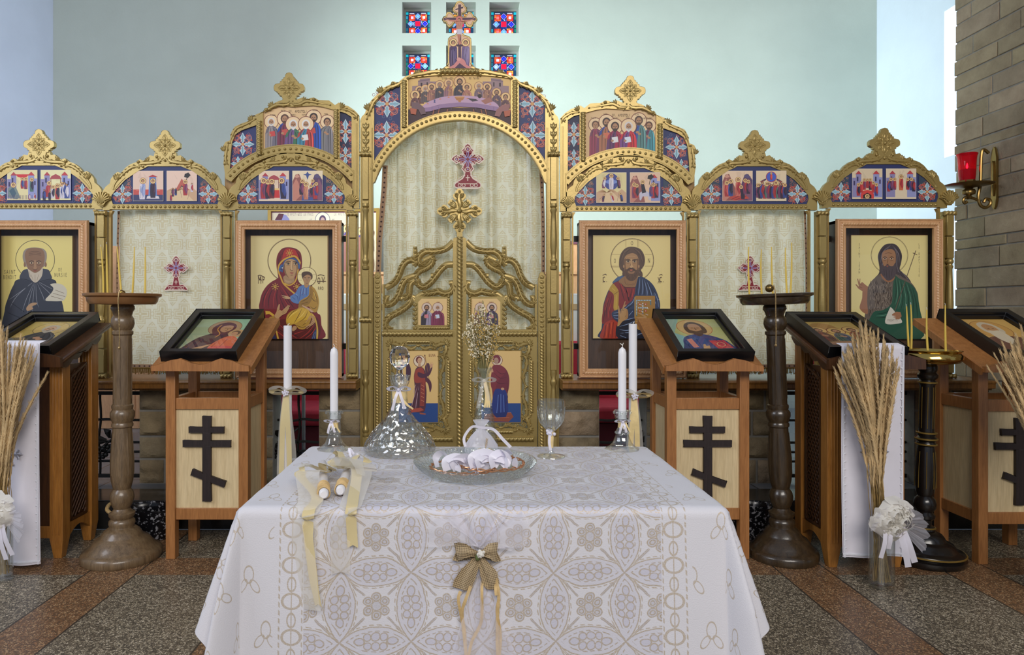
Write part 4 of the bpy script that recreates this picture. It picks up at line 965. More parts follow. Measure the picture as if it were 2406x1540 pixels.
# ---------------------------------------------------------------- central doorway
e = portal = thing('arched_doorway', 'tall gilded arched doorway with a painted supper over its arch and beaded rim', 'doorway', I(1080, 1140, .02))
C0 = 1080
def sym(half, c=C0): return half+[(2*c-x, y) for x, y in reversed(half)]
acx, acy, aR = C0, 492, 221
arcp = lambda r, a0, a1, n=40: [(acx+r*cos(a0+(a1-a0)*i/n), acy+r*sin(a0+(a1-a0)*i/n)) for i in range(n+1)]
half = [(846.5,1140),(846.5,283),(850,274),(857,267),(860,258),(858,249),(866,246),(873,235),(882,226),(890,220),(895,209),(907,203),(918,198),(921,191),(928,192),(934,196),(943,187),(953,179),(966,175),(977,172),(985,168),(994,171),(1006,168),(1020,165),(1034,163)]
a_l = PI+.46; inner = [(876,1140),(876,430)]+arcp(aR-11, PI+.315, 2*PI-.315)+[(1284,430),(1284,1140)]
top = lambda x: 176+((x-1080)/122.0)**2*4 + (0 if abs(x-1080) < 60 else (abs(x-1080)-60)*.07)
bot = lambda x, r=aR+10: acy-math.sqrt(max(0, r*r-(x-acx)**2))
h_c = [(x, top(x)) for x in range(959, 1202, 11)]+[(x, bot(x)) for x in range(1201, 958, -11)]
h_l = [(879,bot(879)),(879,248),(890,231),(905,216),(922,205),(941,194)]+[(x, bot(x)) for x in (941,930,918,906,894,884)]
m = MB(); m.prism(sym(half)+list(reversed(inner)) if False else half+[(2160-x, y) for x, y in reversed(half)]+[(1284,1140),(1284,430)]+list(reversed(arcp(aR-11, PI+.315, 2*PI-.315)))+[(876,430),(876,1140)], I, 0, .04, [h_c, h_l, mir(h_l, C0)])
for sd in (0, 1):
    g = (lambda p: p) if not sd else (lambda p: mir(p, C0))
    acanthus(m, g([(958,184),(972,177),(990,174),(1010,170),(1030,168),(1036,172),(1031,176)]), 3.2, 0, 5)
    acanthus(m, g([(948,190),(932,200),(916,206),(902,215),(892,226)]), 3.0, 0, 4)
    acanthus(m, g([(890,228),(878,240),(872,254),(866,268),(862,280)]), 3.0, 0, 4)
    for x, y, a in ((866,258,-2.1),(896,218,-2.1),(986,177,-2.0)): q = g([(x, y)])[0]; fanleaf(m, q[0], q[1], a if not sd else -PI-a, 17, 1.2)
    q = g([(923,197)])[0]; m.dome(q[0], q[1], 5, 0)
    ridge(m, g([(874,300),(874,1138)]), 1.6, 0); ridge(m, g([(849,300),(849,1138)]), 1.2, 0)
m.build('arch_frame', G['gold'], e, bevel=.003)
b = MB()
for i in range(45): t = PI+.43+(PI-.86)*i/44; b.dome(acx+(aR-.5)*cos(t), acy+(aR-.5)*sin(t), 3.9, 0)
for r in (8.5, -9.5): ridge(b, arcp(aR+r, PI+.42, 2*PI-.42), 1.1, 0)
b.build('beading', G['gold'], e)
m = MB(); m.rope(I(1034, 168, -.004), I(1126, 168, -.004), K*7.4, K*22, 10, 4); m.build('top_rope', G['gold'], e)
for sd in (0, 1):
    x = 950 if not sd else 1210
    m = MB(); m.rope(I(x, 190, -.003), I(x, bot(x)-1, -.003), K*6.2, K*20, 9, 3); m.build('rope_moulding', G['gold'], e)
    P = Paint(lambda u, v, d: I(2160-u if sd else u, min(v, bot(u)+6), .012+d))
    P.poly([(876,bot(880)+5),(876,248),(888,230),(904,214),(921,203),(944,190)]+[(x_, bot(x_)+5) for x_ in (944,930,918,906,894,884)], NAVY); medallion(P, 909, 243, 32); medallion(P, 908, 317, 34); P.build('ornament_print', e)
    # engaged column on the post
    x = 859.5 if not sd else 1300.5
    m = MB()
    for k in range(4):
        y = 296+k*18; 
        for a in (-2.2, -1.57, -.94): m.leafpad(x, y+8, x+13*cos(a), y+8+17*sin(a), 4, 0, 3)
        m.dome(x, y+8, 3, 0)
    m.build('tulip_garland', G['gold'], e)
    m = MB()
    for a, b_ in ((370,470),(472,480),(635,690),(692,745),(760,810),(812,870),(1026,1138)): c0, c1 = I(x-7.5, b_, -.018), I(x+7.5, a, .002); m.box(c0[0], c1[0], c0[1], c1[1], c0[2], c1[2])
    m.build('column_shaft', G['gold'], e, bevel=.003)
    for y0, y1 in ((480,634),(870,1025)):
        bz = EYE-(y1-CY)*K; H = (y1-y0)*K; m = MB()
        pr = [(7,0),(8,.02),(8,.05),(5,.07),(5,.09),(7.6,.12),(7.6,.15),(5,.18),(5.4,.24),(7.2,.36),(7.4,.5),(6.2,.72),(5,.86),(7.4,.9),(7.4,.925),(5,.94),(8,.965),(7,1)]
        if y0 > 800: pr = [(7,0),(7.4,.03),(5,.05),(7.6,.08),(7.6,.11),(5,.14),(5,.2),(6.6,.34),(7,.55),(5.6,.7),(4.4,.76),(7.6,.80),(8,.84),(5,.88),(7.6,.95),(7,1)]
        m.lathe([(a_*K, b_*H) for a_, b_ in pr], (I(x,0)[0], DI-.010, bz), 14); m.build('baluster', G['gold'], e)
    for y in (363, 752):
        m = MB(); m.rope(I(x-14, y, -.012), I(x+14, y, -.012), K*6, K*22, 9, 4); m.build('rope_band', G['gold'], e)
# supper painting
P = Paint(lambda u, v, d: I(u, min(v, bot(u)+6), .012+d)); TB = (148,116,150)
P.poly([(955,181)]+[(x, top(x)-3) for x in range(959, 1204, 11)]+[(1205,181)]+[(x, bot(x)+6) for x in range(1205, 954, -10)], (222,182,112))
for sd in (0, 1):
    g = (lambda p: p) if not sd else (lambda p: mir(p, 1082))
    P.poly(g([(968,222),(968,201),(982,200),(982,188),(986,188),(986,184),(1010,182),(1010,190),(1030,190),(1030,222)]), (150,122,124)); P.rect(*[c for c in ((988,193) if not sd else (1173,193))], *[c for c in ((992,202) if not sd else (1177,202))], (44,30,40)); P.poly(g([(1002,192),(1005,192),(1005,202),(1002,202)]), (44,30,40)); P.poly(g([(982,188),(1010,184),(1010,187),(982,191)]), (120,96,108))
P.poly([(955,256)]+[(x, bot(x)+6) for x in range(955, 1206, 10)]+[(1205,258),(1150,252),(1010,252)], (62,32,38))
ppl = [(1023,200,6.2,(120,84,80),(80,64,70),(120,100,92),.5),(1034,202,0,0,0,0,0)]
for x, y, s, r_, mt, hr_, bd in ((985,211,5.6,(96,60,56),(110,70,64),(60,40,36),.2),(999,208,5.6,(98,80,80),(86,80,80),(180,160,146),.4),(1014,204,5.6,(170,116,98),(150,100,88),(70,46,40),.3),(1033,199,5.8,(76,66,76),(66,58,68),(130,110,104),.6),(1054,195,5.8,(150,104,112),(176,120,88),(140,110,100),.6),(1125,202,5.6,(126,100,112),(120,96,106),(160,140,130),.5),(1145,204,5.6,(170,120,98),(140,96,84),(70,46,40),.4),(1167,217,5.8,(110,80,92),(92,70,84),(80,56,46),.2),(1080,192,7.4,(62,52,64),(52,46,60),(60,38,34),.3),(1097,205,5.8,(180,120,100),(170,110,92),(76,50,42),0)):
    bust(P, x, y, s, r_, mt, hr_, bd, (224,180,124), h=5.6, w=1.7)
P.poly([(989,254),(998,244),(1012,236),(1040,227),(1080,224),(1120,226),(1150,234),(1166,242),(1172,252),(1150,248),(1120,243),(1080,241),(1040,244),(1010,251),(997,253)], (188,152,176), True)
P.poly([(989,252),(996,254),(1010,251),(1040,244),(1080,240),(1120,242),(1150,247),(1172,251),(1172,261),(1150,258),(1120,252),(1080,250),(1040,253),(1010,261),(994,263),(991,260)], TB)
P.lines([[(x, 250),(x, 258)] for x in (1015,1030,1060,1090,1118,1140,1160)], .8, (120,90,124), False)
P.poly([(1068,227),(1092,227),(1088,234),(1083,236),(1083,239),(1077,239),(1077,236),(1072,234)], (176,116,64)); P.ell(1080,227,12,1.6,(206,150,90))
for x, y in ((1005,243),(1034,232),(1054,228),(1098,231),(1152,244)): P.poly([(x-3,y+1),(x,y-2),(x+3,y+1)], (206,128,80))
for x in (1021,1142): P.poly([(x-2,233),(x+2,233),(x+1.5,238),(x+2.5,241),(x-2.5,241),(x-1.5,238)], (84,84,130))
P.poly([(1130,236),(1150,228),(1158,238),(1140,244)], (160,104,90)); P.poly([(1098,230),(1118,232),(1124,236),(1110,238)], (60,50,60)); P.ell(1127,225,4.5,5,(40,26,26))
for x, y, s, r_ in ((975,223,6,(104,60,60)),(1188,228,6,(92,60,72))):
    sg = 1 if x < 1080 else -1
    bust(P, x, y, s, r_, (110,72,74), (66,44,38), 0, (230,190,130), h=4.2, w=1.6)
    P.poly([(x-8*sg,y+16),(x+8*sg,y+18),(x+22*sg,y+30),(x+26*sg,y+44),(x+14*sg,y+46),(x+8*sg,y+34),(x-8*sg,y+32)], (112,84,88) if sg > 0 else (150,100,96)); P.poly([(x-12*sg,y+30),(x+4*sg,y+33),(x+2*sg,y+46),(x-10*sg,y+44)], (176,92,64))
for x in (1020,1032,1052,1112,1130,1140): P.line([(x,256),(x-4 if x < 1080 else x+4,272)], 1.6, (176,104,70), False)
P.poly([(1060,262),(1100,262),(1102,268),(1058,268)], (170,98,66))
P.text(1052, 182.5, 5, 'ÇINA  ÇEA', (40,22,22), .66); P.text(1114, 182.5, 5, 'DE TAINA', (40,22,22), .66)
P.build('supper_painting', e)
# crucifix on the crown of the arch
OUT = [(1080,2),(1086,4),(1091,10),(1092,14),(1096,17),(1097,23),(1093,29),(1087,31),(1086,38),(1093,38),(1096,32),(1102,28),(1109,29),(1112,35),(1112,37),(1118,39),(1121,44),(1118,50),(1112,53),(1111,58),(1105,62),(1098,60),(1094,54),(1092,51),(1087,51),(1086,76),(1091,82),(1102,85),(1107,90),(1108,100),(1108,146),(1112,155),(1119,161)]
OUT = OUT+[(2160-x, y) for x, y in reversed(OUT)][:-1]
m = MB(); m.prism(OUT, I, .004, .026); m.build('crucifix_board', G['gold'], e, bevel=.003, label='cross-shaped gilded board with a painted crucifixion')
P = Paint(lambda u, v, d: I(u, v, .003+d))
def inset(pts, k):
    o = []; n = len(pts)
    for i in range(n):
        a, b_, c = pts[i-1], pts[i], pts[(i+1) % n]; nx, ny = -(c[1]-a[1]), c[0]-a[0]; q = math.hypot(nx, ny) or 1; o.append((b_[0]+nx/q*k, b_[1]+ny/q*k))
    return o
OI = [p for p in OUT if p[1] < 160]; i_ = next(i for i, p in enumerate(OI) if p[1] == 155); OI[i_+1:i_+1] = [(1111,159), (1049,159)]
P.poly(inset(OI, 3.0), (120,70,60)); P.poly(inset(OI, 3.8), (226,186,150))
P.rect(1076.5,10,1083.5,152,(74,40,66)); P.rect(1042,41,1118,47,(74,40,66)); P.poly([(1070,21),(1088,15),(1088,19),(1070,23)], (60,34,56)); P.poly([(1072,104),(1088,104),(1088,109),(1072,109)], (60,34,56))
P.ell(1079,45,7.5,None,(206,120,110)); P.ring(1079,45,7.5,1.2,(176,80,80))
P.poly([(1044,42),(1056,46),(1068,47),(1080,51),(1092,47),(1104,46),(1116,42),(1104,49),(1092,51),(1087,58),(1086,70),(1072,70),(1072,58),(1068,51),(1056,49)], (196,128,104)); P.ell(1079,46,3.8,4.6,(90,54,44)); P.ell(1078.5,47,2.8,3.4,(190,126,98))
P.poly([(1072,68),(1087,68),(1086,80),(1082,82),(1074,80)], (206,196,206)); P.poly([(1074,80),(1083,80),(1081,92),(1084,103),(1079,105),(1076,92)], (190,120,96))
P.lines([[(1076,54),(1079,62)],[(1083,54),(1080,62)],[(1078,84),(1080,98)]], .8, (130,74,64))
for x, r_, mt in ((1065,(72,44,84),(66,48,98)),(1094,(108,84,128),(130,112,150))):
    stand(P, x, 156, 62, r_, mt, 0); P.lines([[(x-4,118),(x-5,154)],[(x+3,120),(x+4,154)],[(x,116),(x+1,150)]], 1.0, (150,130,170))
P.poly([(1052,160),(1066,152),(1076,140),(1084,136),(1092,142),(1096,152),(1110,160)], (206,130,126)); P.poly([(1068,160),(1080,148),(1096,160)], (70,44,70)); P.ell(1078,139,5,4,(214,150,140))
P.build('crucifixion_painting', e)

# ---------------------------------------------------------------- royal doors
def door_leaf(label, fl):
    g = (lambda pts: mir(pts, C0)) if fl else (lambda pts: list(pts))
    e = thing('royal_door', label, 'door', I(1080+(95 if fl else -95), 1140, .03), 'pair of carved royal doors')
    Z = lambda pts: [(max(904.5, min(1066, 880+x/6.42)), 560+y/6.42) for x, y in pts]
    m = MB()
    # stiles and rails, solid lower part with an opening around the picture
    m.prism(g([(897,775),(1073,775),(1073,1140),(897,1140)]), I, .028, .052, [g([(917,811),(1046,811),(1046,1009),(917,1009)])])
    m.prism(g([(1064.5,560),(1073,556),(1073,775),(1064.5,775)]), I, .028, .052); m.prism(g([(897,668),(902,668),(902,775),(897,775)]), I, .028, .052)
    m.prism(g([(975,697),(1056,697),(1056,775),(975,775)]), I, .026, .048)
    m.build('leaf_frame', G['gold'], e, bevel=.003)
    S = [[(1190,40),(1100,130),(1000,175),(880,190),(770,190),(690,240),(655,310),(680,375),(730,370),(735,335)], [(575,400),(605,365),(560,325),(480,340),(410,420),(365,540),(310,640),(240,700),(135,745)], [(735,340),(840,290),(870,320),(845,390),(760,450),(690,480),(645,520),(640,560)],
         [(1185,390),(1080,400),(995,470),(925,560),(845,660),(745,730),(670,705),(655,665),(690,650)], [(605,570),(500,600),(430,660),(380,780),(340,880),(260,975),(180,1000),(135,950),(170,905),(200,915)], [(605,635),(540,680),(520,760),(505,850),(420,910)],
         [(1130,690),(1170,680),(1185,750),(1130,815),(1040,830),(960,800),(900,815),(800,830),(700,855),(610,935)], [(545,870),(545,930),(515,990),(450,1050),(340,1120),(230,1180),(160,1260),(165,1345),(215,1375),(225,1340)]]
    web = MB(); car = MB()
    for p in S:
        q = cr(g(Z(p)), 6); web.tube(path(q, .042), [K*8]*len(q), 8, flat=(1, .38), up=(0,1,0))
        acanthus(car, g(Z(p)), 2.1, .0335, 12, ls=2.3)
    for p in ([(640,560),(605,600)],[(1185,680),(1195,700)],[(600,900),(560,880)],[(545,870),(600,960)],[(905,560),(845,560)],[(420,920),(360,900)]): q = g(Z(p)); web.tube(path(q, .042), K*6, 8, flat=(1,.5), up=(0,1,0))
    fs = g([(974,618),(974,590),(974,578)]); web.tube(path(fs, .042), [K*6, K*6, K*5], 8, flat=(1,.5), up=(0,1,0))
    for y in (582,592,602): q = g([(974.5,y)])[0]; car.dome(q[0], q[1], 3.8, .036)
    lo_, hi_ = sorted((I(g([(897.5,0)])[0][0],0)[0], I(g([(1072.5,0)])[0][0],0)[0]))
    for q in (web, car): q.v = [(min(hi_, max(lo_, a)), b_, c_) for a, b_, c_ in q.v]
    web.build('scroll_openwork', G['gold'], e); car.build('acanthus_carving', G['gold'], e)
    m = MB()
    for k in range(6):
        q = g([(974, 716+k*11)])[0]
        for a in (-2.2,-1.57,-.94): m.leafpad(q[0], q[1]+5, q[0]+9*cos(a), q[1]+5+11*sin(a), 3, .026, 2.6)
    m.build('tulip_garland', G['gold'], e)
    for a, b_ in (((897,785),(1064,785)), ((905,1034),(1064,1034))): m = MB(); q = g([a, b_]); m.rope(I(*q[0], .024), I(*q[1], .024), K*6.4, K*20, 9, 3); m.build('rope_rail', G['gold'], e)
    # small picture of two writers
    P = Paint(lambda u, v, d: I(u, v, .0255+d)); x0 = 982 if not fl else 1108; x1 = x0+68
    P.poly([(x0+8 if not fl else x0,702),(x1 if not fl else x1-8,702),(x1,710 if fl else 702),(x1,764),(x0,764),(x0,710 if not fl else 702)], (226,190,128))
    if not fl: bust(P, x0+20, 724, 6.4, (54,48,58), (150,140,160), (74,50,44), .4, (214,190,170), h=6.3, w=1.9, book=(206,120,130)); bust(P, x0+46, 724, 6.6, (130,50,80), (120,44,70), (200,180,170), .8, (214,190,170), h=6.2, w=2.1, book=(196,206,220))
    else: bust(P, x0+20, 724, 6.4, (120,60,90), (150,110,140), (190,170,160), .6, (214,190,170), h=6.3, w=1.9, book=(206,190,200)); bust(P, x0+48, 724, 6.6, (96,70,110), (60,50,70), (50,36,34), .4, (214,190,170), h=6.2, w=2.0, book=(196,130,130))
    P.text(x0+22, 710.5, 3.6, 'LUCA' if not fl else 'MATEI', (120,40,36), .62); P.text(x0+47, 710.5, 3.6, 'IOAN' if not fl else 'MARCU', (120,40,36), .62)
    P.build('evangelists_picture', e)
    m = MB(); c = x1+4 if not fl else x0-4
    m.rope(I(c, 702, .024), I(c, 766, .024), K*4, K*16, 8, 3); m.rope(I(x0+2, 771, .024), I(x1+2, 771, .024), K*4, K*16, 8, 3)
    for y in (697, 771): m.dome(c, y, 4, .026)
    m.build('picture_rope', G['gold'], e)
    # large picture with carved surround
    x0 = 935.5 if not fl else 1131.5; x1 = x0+93; y0, y1 = 826, 995
    m = MB(); m.prism([(x0-1.5,y0-1.5),(x1+1.5,y0-1.5),(x1+1.5,y1+1.5),(x0-1.5,y1+1.5)], I, .034, .05); m.build('picture_board', G['gold_worn'], e)
    P = Paint(lambda u, v, d: I(x0+u, y0+v, .0335+d)); P.rect(0,0,93,169,(222,186,120)); P.rect(0,124,93,169,(34,70,132))
    if not fl:
        P.poly([(29,46),(24,30),(18,32),(18,66),(26,68)], (70,40,60), True); P.poly([(62,40),(66,30),(72,30),(74,44),(66,56)], (84,50,66), True)
        P.ell(49,24,13.5,None,(226,206,176)); P.ring(49,24,13.5,1.4,(120,70,60)); P.line([(62,10),(73,72)], 1.2, (140,90,60)); P.ell(62,11,1.4,2.4,(90,50,40))
        P.poly([(42,40),(54,38),(62,46),(66,60),(76,72),(78,86),(74,98),(70,80),(64,74),(66,100),(62,140),(50,146),(24,140),(34,118),(38,90),(36,60)], (86,44,58), True)
        P.poly([(40,46),(56,40),(62,60),(60,72),(38,74)], (150,62,52), True); P.poly([(52,70),(64,70),(60,130),(50,130)], (150,62,52)); P.lines([[(54,74),(53,128)],[(57,74),(56,128)],[(61,74),(58,128)]], .8, (100,40,44), False); P.lines([[(53,80+k*9),(60,84+k*9)] for k in range(5)], .8, (220,150,110), False)
        P.poly([(46,50),(60,54),(72,48),(76,40),(80,36),(78,46),(72,58),(58,64),(46,60)], (80,42,62), True); P.ell(77,35,3,4.5,(200,150,116)); P.lines([[(76,33),(75,27)],[(78,33),(79,26)],[(79,35),(82,30)]], 1.2, (200,150,116), False)
        P.lines([[(44,84),(34,118),(30,136)],[(48,84),(42,120),(40,140)],[(40,80),(34,100)]], 1.2, (190,160,170)); P.lines([[(46,92),(46,136)],[(38,110),(32,132)]], 1.4, (40,24,40))
        P.poly([(28,138),(52,134),(60,140),(48,144),(30,146)], (170,76,60)); P.poly([(50,146),(64,148),(64,151),(50,150)], (160,84,60)); P.poly([(24,142),(30,146),(24,152),(19,150)], (160,84,60))
        P.ell(48,21,7.5,8.5,(110,50,46)); P.ell(49.5,23,5.2,6.8,(206,160,124)); P.rect(46,30,52,38,(190,144,110)); P.lines([[(47,22),(49,22)],[(51,22),(53,22)],[(50,24),(51,26)],[(49,28),(52,28)]], .7, (80,40,40), False)
        P.text(79, 10, 7, 'BUNA', (110,40,30), .66)
    else:
        P.ell(37,22,12.5,None,(226,206,176)); P.ring(37,22,12.5,1.3,(120,70,60))
        P.poly([(28,34),(46,34),(60,46),(66,66),(64,92),(58,110),(56,152),(30,154),(26,100),(22,72),(24,50)], (112,42,58), True)
        P.poly([(30,96),(46,90),(60,100),(62,150),(40,156),(24,150)], (36,52,120), True); P.lines([[(40,104),(36,150)],[(46,102),(46,152)],[(52,104),(54,150)]], 1.4, (110,140,200)); P.lines([[(43,104),(41,150)],[(56,106),(58,148)]], 1.2, (20,26,70))
        P.poly([(28,34),(46,34),(58,48),(40,70),(30,96),(22,80),(24,50)], (126,48,60), True); P.lines([[(34,44),(46,54),(58,52)],[(30,52),(44,64),(60,62)],[(28,62),(40,76),(62,76)]], 1.1, (70,24,44)); P.lines([[(60,70),(62,110),(56,130)]], 1.2, (70,24,44))
        P.ell(36,20,9.5,10.5,(120,46,60)); P.ell(35,23,5.6,7.2,(176,140,120)); P.lines([[(31,22),(33,22)],[(36,22),(38,22)],[(34,24),(34,27)],[(32,29),(36,29)]], .7, (70,40,40), False)
        P.poly([(20,36),(26,42),(28,50),(22,48)], (196,150,116), True); P.ell(50,90,4,3,(196,150,116))
        P.poly([(8,150),(70,146),(76,156),(64,168),(4,166)], (140,72,56)); P.lines([[(8,150),(70,146)],[(6,158),(66,158)]], 1, (190,110,80), False)
        P.poly([(26,148),(62,144),(58,156),(36,158)], (30,44,104))
    P.build('annunciation_picture', e)
    fr = MB(); X0, X1, Y0, Y1 = x0-30.5, x1+30.5, 798, 1023
    for cx_, cy_, sx, sy in ((X0+8,Y0+8,1,1),(X1-8,Y0+8,-1,1),(X0+8,Y1-8,1,-1),(X1-8,Y1-8,-1,-1)):
        fanleaf(fr, cx_+6*sx, cy_+6*sy, math.atan2(-sy, -sx), 17, 1.7, .027, 5)
        acanthus(fr, [(cx_+4*sx,cy_+4*sy),(cx_+16*sx,cy_+3*sy),(cx_+28*sx,cy_+8*sy),(cx_+36*sx,cy_)], 3.0, .027, 4); acanthus(fr, [(cx_+4*sx,cy_+4*sy),(cx_+3*sx,cy_+18*sy),(cx_+8*sx,cy_+30*sy),(cx_-1*sx,cy_+38*sy)], 3.0, .027, 4)
        ridge(fr, [(cx_+15*sx+p[0]*sx, cy_+14*sy+p[1]*sy) for p in spiral(0,0,6,1,0,1.4)], 1.7, .027)
    fr.build('corner_acanthus', G['gold'], e)
    for p, q in (((X0+5,Y0+52),(X0+5,Y1-52)),((X1-5,Y0+52),(X1-5,Y1-52)),((X0+50,Y0+6),(X1-50,Y0+6)),((X0+50,Y1-6),(X1-50,Y1-6))): m = MB(); m.rope(I(*p, .025), I(*q, .025), K*4.4, K*17, 8, 3); m.build('picture_rope', G['gold'], e)
    sw = MB(); mx, my = (x0+x1)/2, (y0+y1)/2
    for sx in (-1, 1):
        for sy in (-1, 1):
            acanthus(sw, [(mx+sx*57.5,my+sy*3),(mx+sx*52,my+sy*22),(mx+sx*59,my+sy*46),(mx+sx*60,my+sy*66),(mx+sx*52,my+sy*74),(mx+sx*50,my+sy*64)], 2.8, .03, 5)
            acanthus(sw, [(mx+sx*3,my+sy*97),(mx+sx*16,my+sy*90),(mx+sx*30,my+sy*94),(mx+sx*40,my+sy*90)], 2.6, .03, 4)
        sw.dome(mx+sx*60, my, 4.2, .03)
        for yy in (-78,-40,40,78): sw.tube([I(mx+sx*47,my+yy,.04), I(mx+sx*66,my+yy+3,.04)], K*2.6, 6)
    for sy in (-1, 1): 
        sw.dome(mx, my+sy*97, 4.2, .03)
        for xx in (-34, 34): sw.tube([I(mx+xx,my+sy*85,.04), I(mx+xx,my+sy*104,.04)], K*2.6, 6)
    sw.tube(path([(x0-2,y0-2),(x1+2,y0-2),(x1+2,y1+2),(x0-2,y1+2),(x0-2,y0-2)], .034), K*1.4, 6)
    sw.build('scroll_surround', G['gold'], e)
    return e
dl = door_leaf('left carved royal door, its lower picture shows a red-robed winged figure', False)
dr = door_leaf('right carved royal door, its lower picture shows a maroon-veiled standing woman', True)
# hinge posts with garland and rope, part of the doorway
for sd in (0, 1):
    x = 886 if not sd else 1274; m = MB()
    m.prism([(x-9,655),(x-6,645),(x-3,640),(x+3,640),(x+6,645),(x+9,655),(x+9,1140),(x-9,1140)], I, .016, .045)
    for k in range(12):
        y = 652+k*11.5
        for a in (-2.2,-1.57,-.94): m.leafpad(x, y+4, x+8*cos(a), y+4+10*sin(a), 2.8, .016, 2.4)
    m.build('hinge_post', G['gold'], portal, bevel=.002); m = MB(); m.rope(I(x, 786, .014), I(x, 1135, .014), K*5, K*17, 9, 3); m.build('hinge_rope', G['gold'], portal)
# middle post with the big gilded cross, fixed to the left leaf
m = MB(); m.prism([(1073.5,556),(1080,548),(1086.5,556),(1086.5,1140),(1073.5,1140)], I, .022, .055); m.build('meeting_post', G['gold'], dl, bevel=.002)
m = MB(); m.rope(I(1080, 556, .018), I(1080, 1135, .018), K*6.4, K*17, 10, 3); m.build('meeting_rope', G['gold'], dl)
def trefoil(cx, cy, ux, uy): return [(cx+ux*a-uy*b, cy+uy*a+ux*b) for a, b in ((24,-6),(28,-11),(33,-15),(39,-15),(42,-11),(47,-9),(52,-5),(53.5,0),(52,5),(47,9),(42,11),(39,15),(33,15),(28,11),(24,6))]
cx_, cy_ = 1079.5, 495; out = []
for k in range(4):
    a = -PI/2+k*PI/2; ux, uy = cos(a), sin(a); out += trefoil(cx_, cy_, ux, uy)
    d = a+PI/4; dx, dy = cos(d), sin(d); out += [(cx_+20*dx*1.2+6*dy, cy_+20*dy*1.2-6*dx) , (cx_+33*dx+7*dy, cy_+33*dy-7*dx), (cx_+35*dx, cy_+35*dy), (cx_+33*dx-7*dy, cy_+33*dy+7*dx), (cx_+20*dx*1.2-6*dy, cy_+20*dy*1.2+6*dx)]
m = MB(); m.prism(out, I, .022, .05); m.prism([(1073.5,546),(1086.5,546),(1086.5,556),(1073.5,556)], I, .0205, .05)
for k in range(4):
    a = -PI/2+k*PI/2; ux, uy = cos(a), sin(a); P_ = lambda r, o: (cx_+ux*r-uy*o, cy_+uy*r+ux*o)
    acanthus(m, [P_(4,0), P_(16,1.5), P_(28,-1.5), P_(44,0)], 3.2, .022, 6)
    for sd in (-1, 1): m.leafpad(*P_(30,0), *P_(38,sd*12), 3.4, .022, 3); m.dome(*P_(40,sd*9), 2.6, .022)
    m.dome(*P_(47,0), 3, .022); d = a+PI/4
    for o in (-.25,.0,.25): m.leafpad(cx_+10*cos(d), cy_+10*sin(d), cx_+32*cos(d+o*.8), cy_+32*sin(d+o*.8), 4.2, .022, 3)
m.dome(cx_, cy_, 6, .020)
m.build('gilded_cross', G['gold'], dl, bevel=.0025)

# ---------------------------------------------------------------- curtains
cz = .14
e = thing('curtain', 'cream damask curtain with an embroidered red cross, filling the arched doorway', 'curtain', I(1080, 300, cz), 'cream damask curtains')
m = MB(); curtain_sheet(m, 893, 1280, 268, 1130, cz, ((2,.6,.1),(5,.7,.3),(9,.6,.7),(14,.35,.2)), .04, top=lambda x: acy-math.sqrt(max(0, (aR+6)**2-(x-acx)**2)))
m.build('cloth', G['damask'], e, sharp=0)
braid(e, [(900,380),(897,440),(892,500),(886,560),(883,640),(882,760),(882,1130)], 13, cz-.03); braid(e, [(1276,380),(1278,440),(1280,500),(1281,560),(1281,640),(1281,760),(1281,1130)], 10, cz-.03)
patch_cross(e, 1099, 383, 54, cz-.05)
cz = .075
for cx_, lab, kx in ((388+6, 'cream damask curtain with a small red cross, behind the pale bronze candle stand', 406), (1776, 'cream damask curtain with a small red cross, behind the leaning dark candle stand', 1770)):
    e = thing('curtain', lab, 'curtain', I(cx_, 495, cz), 'cream damask curtains')
    m = MB(); curtain_sheet(m, cx_-130, cx_+132, 489, 866, cz, ((1,.7,.2),(3,.6,.1),(6,.45,.6),(9,.2,.3)), .016); m.build('cloth', G['damask'], e, sharp=0)
    L = [(cx_-126,493),(cx_-128,560),(cx_-130,640),(cx_-130,760),(cx_-131,866)]; braid(e, L if cx_ < 1000 else [(2*cx_-x, y) for x, y in L], 6, cz-.018)
    braid(e, [(cx_-130,862),(cx_,863),(cx_+132,862)], 9, cz-.018, 'hem_braid')
    m = MB(); R.seed(4)
    for i in range(130):
        x = cx_-130+i*2.02; m.tube([I(x,866,cz-.016), I(x+R.uniform(-1,1),874,cz-.018), I(x+R.uniform(-1.5,1.5),880+R.uniform(-2,3),cz-.016)], K*.9, 4)
    m.tube([I(cx_-130,867,cz-.016), I(cx_+132,867,cz-.016)], K*2, 5)
    m.build('gold_fringe', G['goldline'], e)
    patch_cross(e, kx, 641, 41, cz-.028, 1)
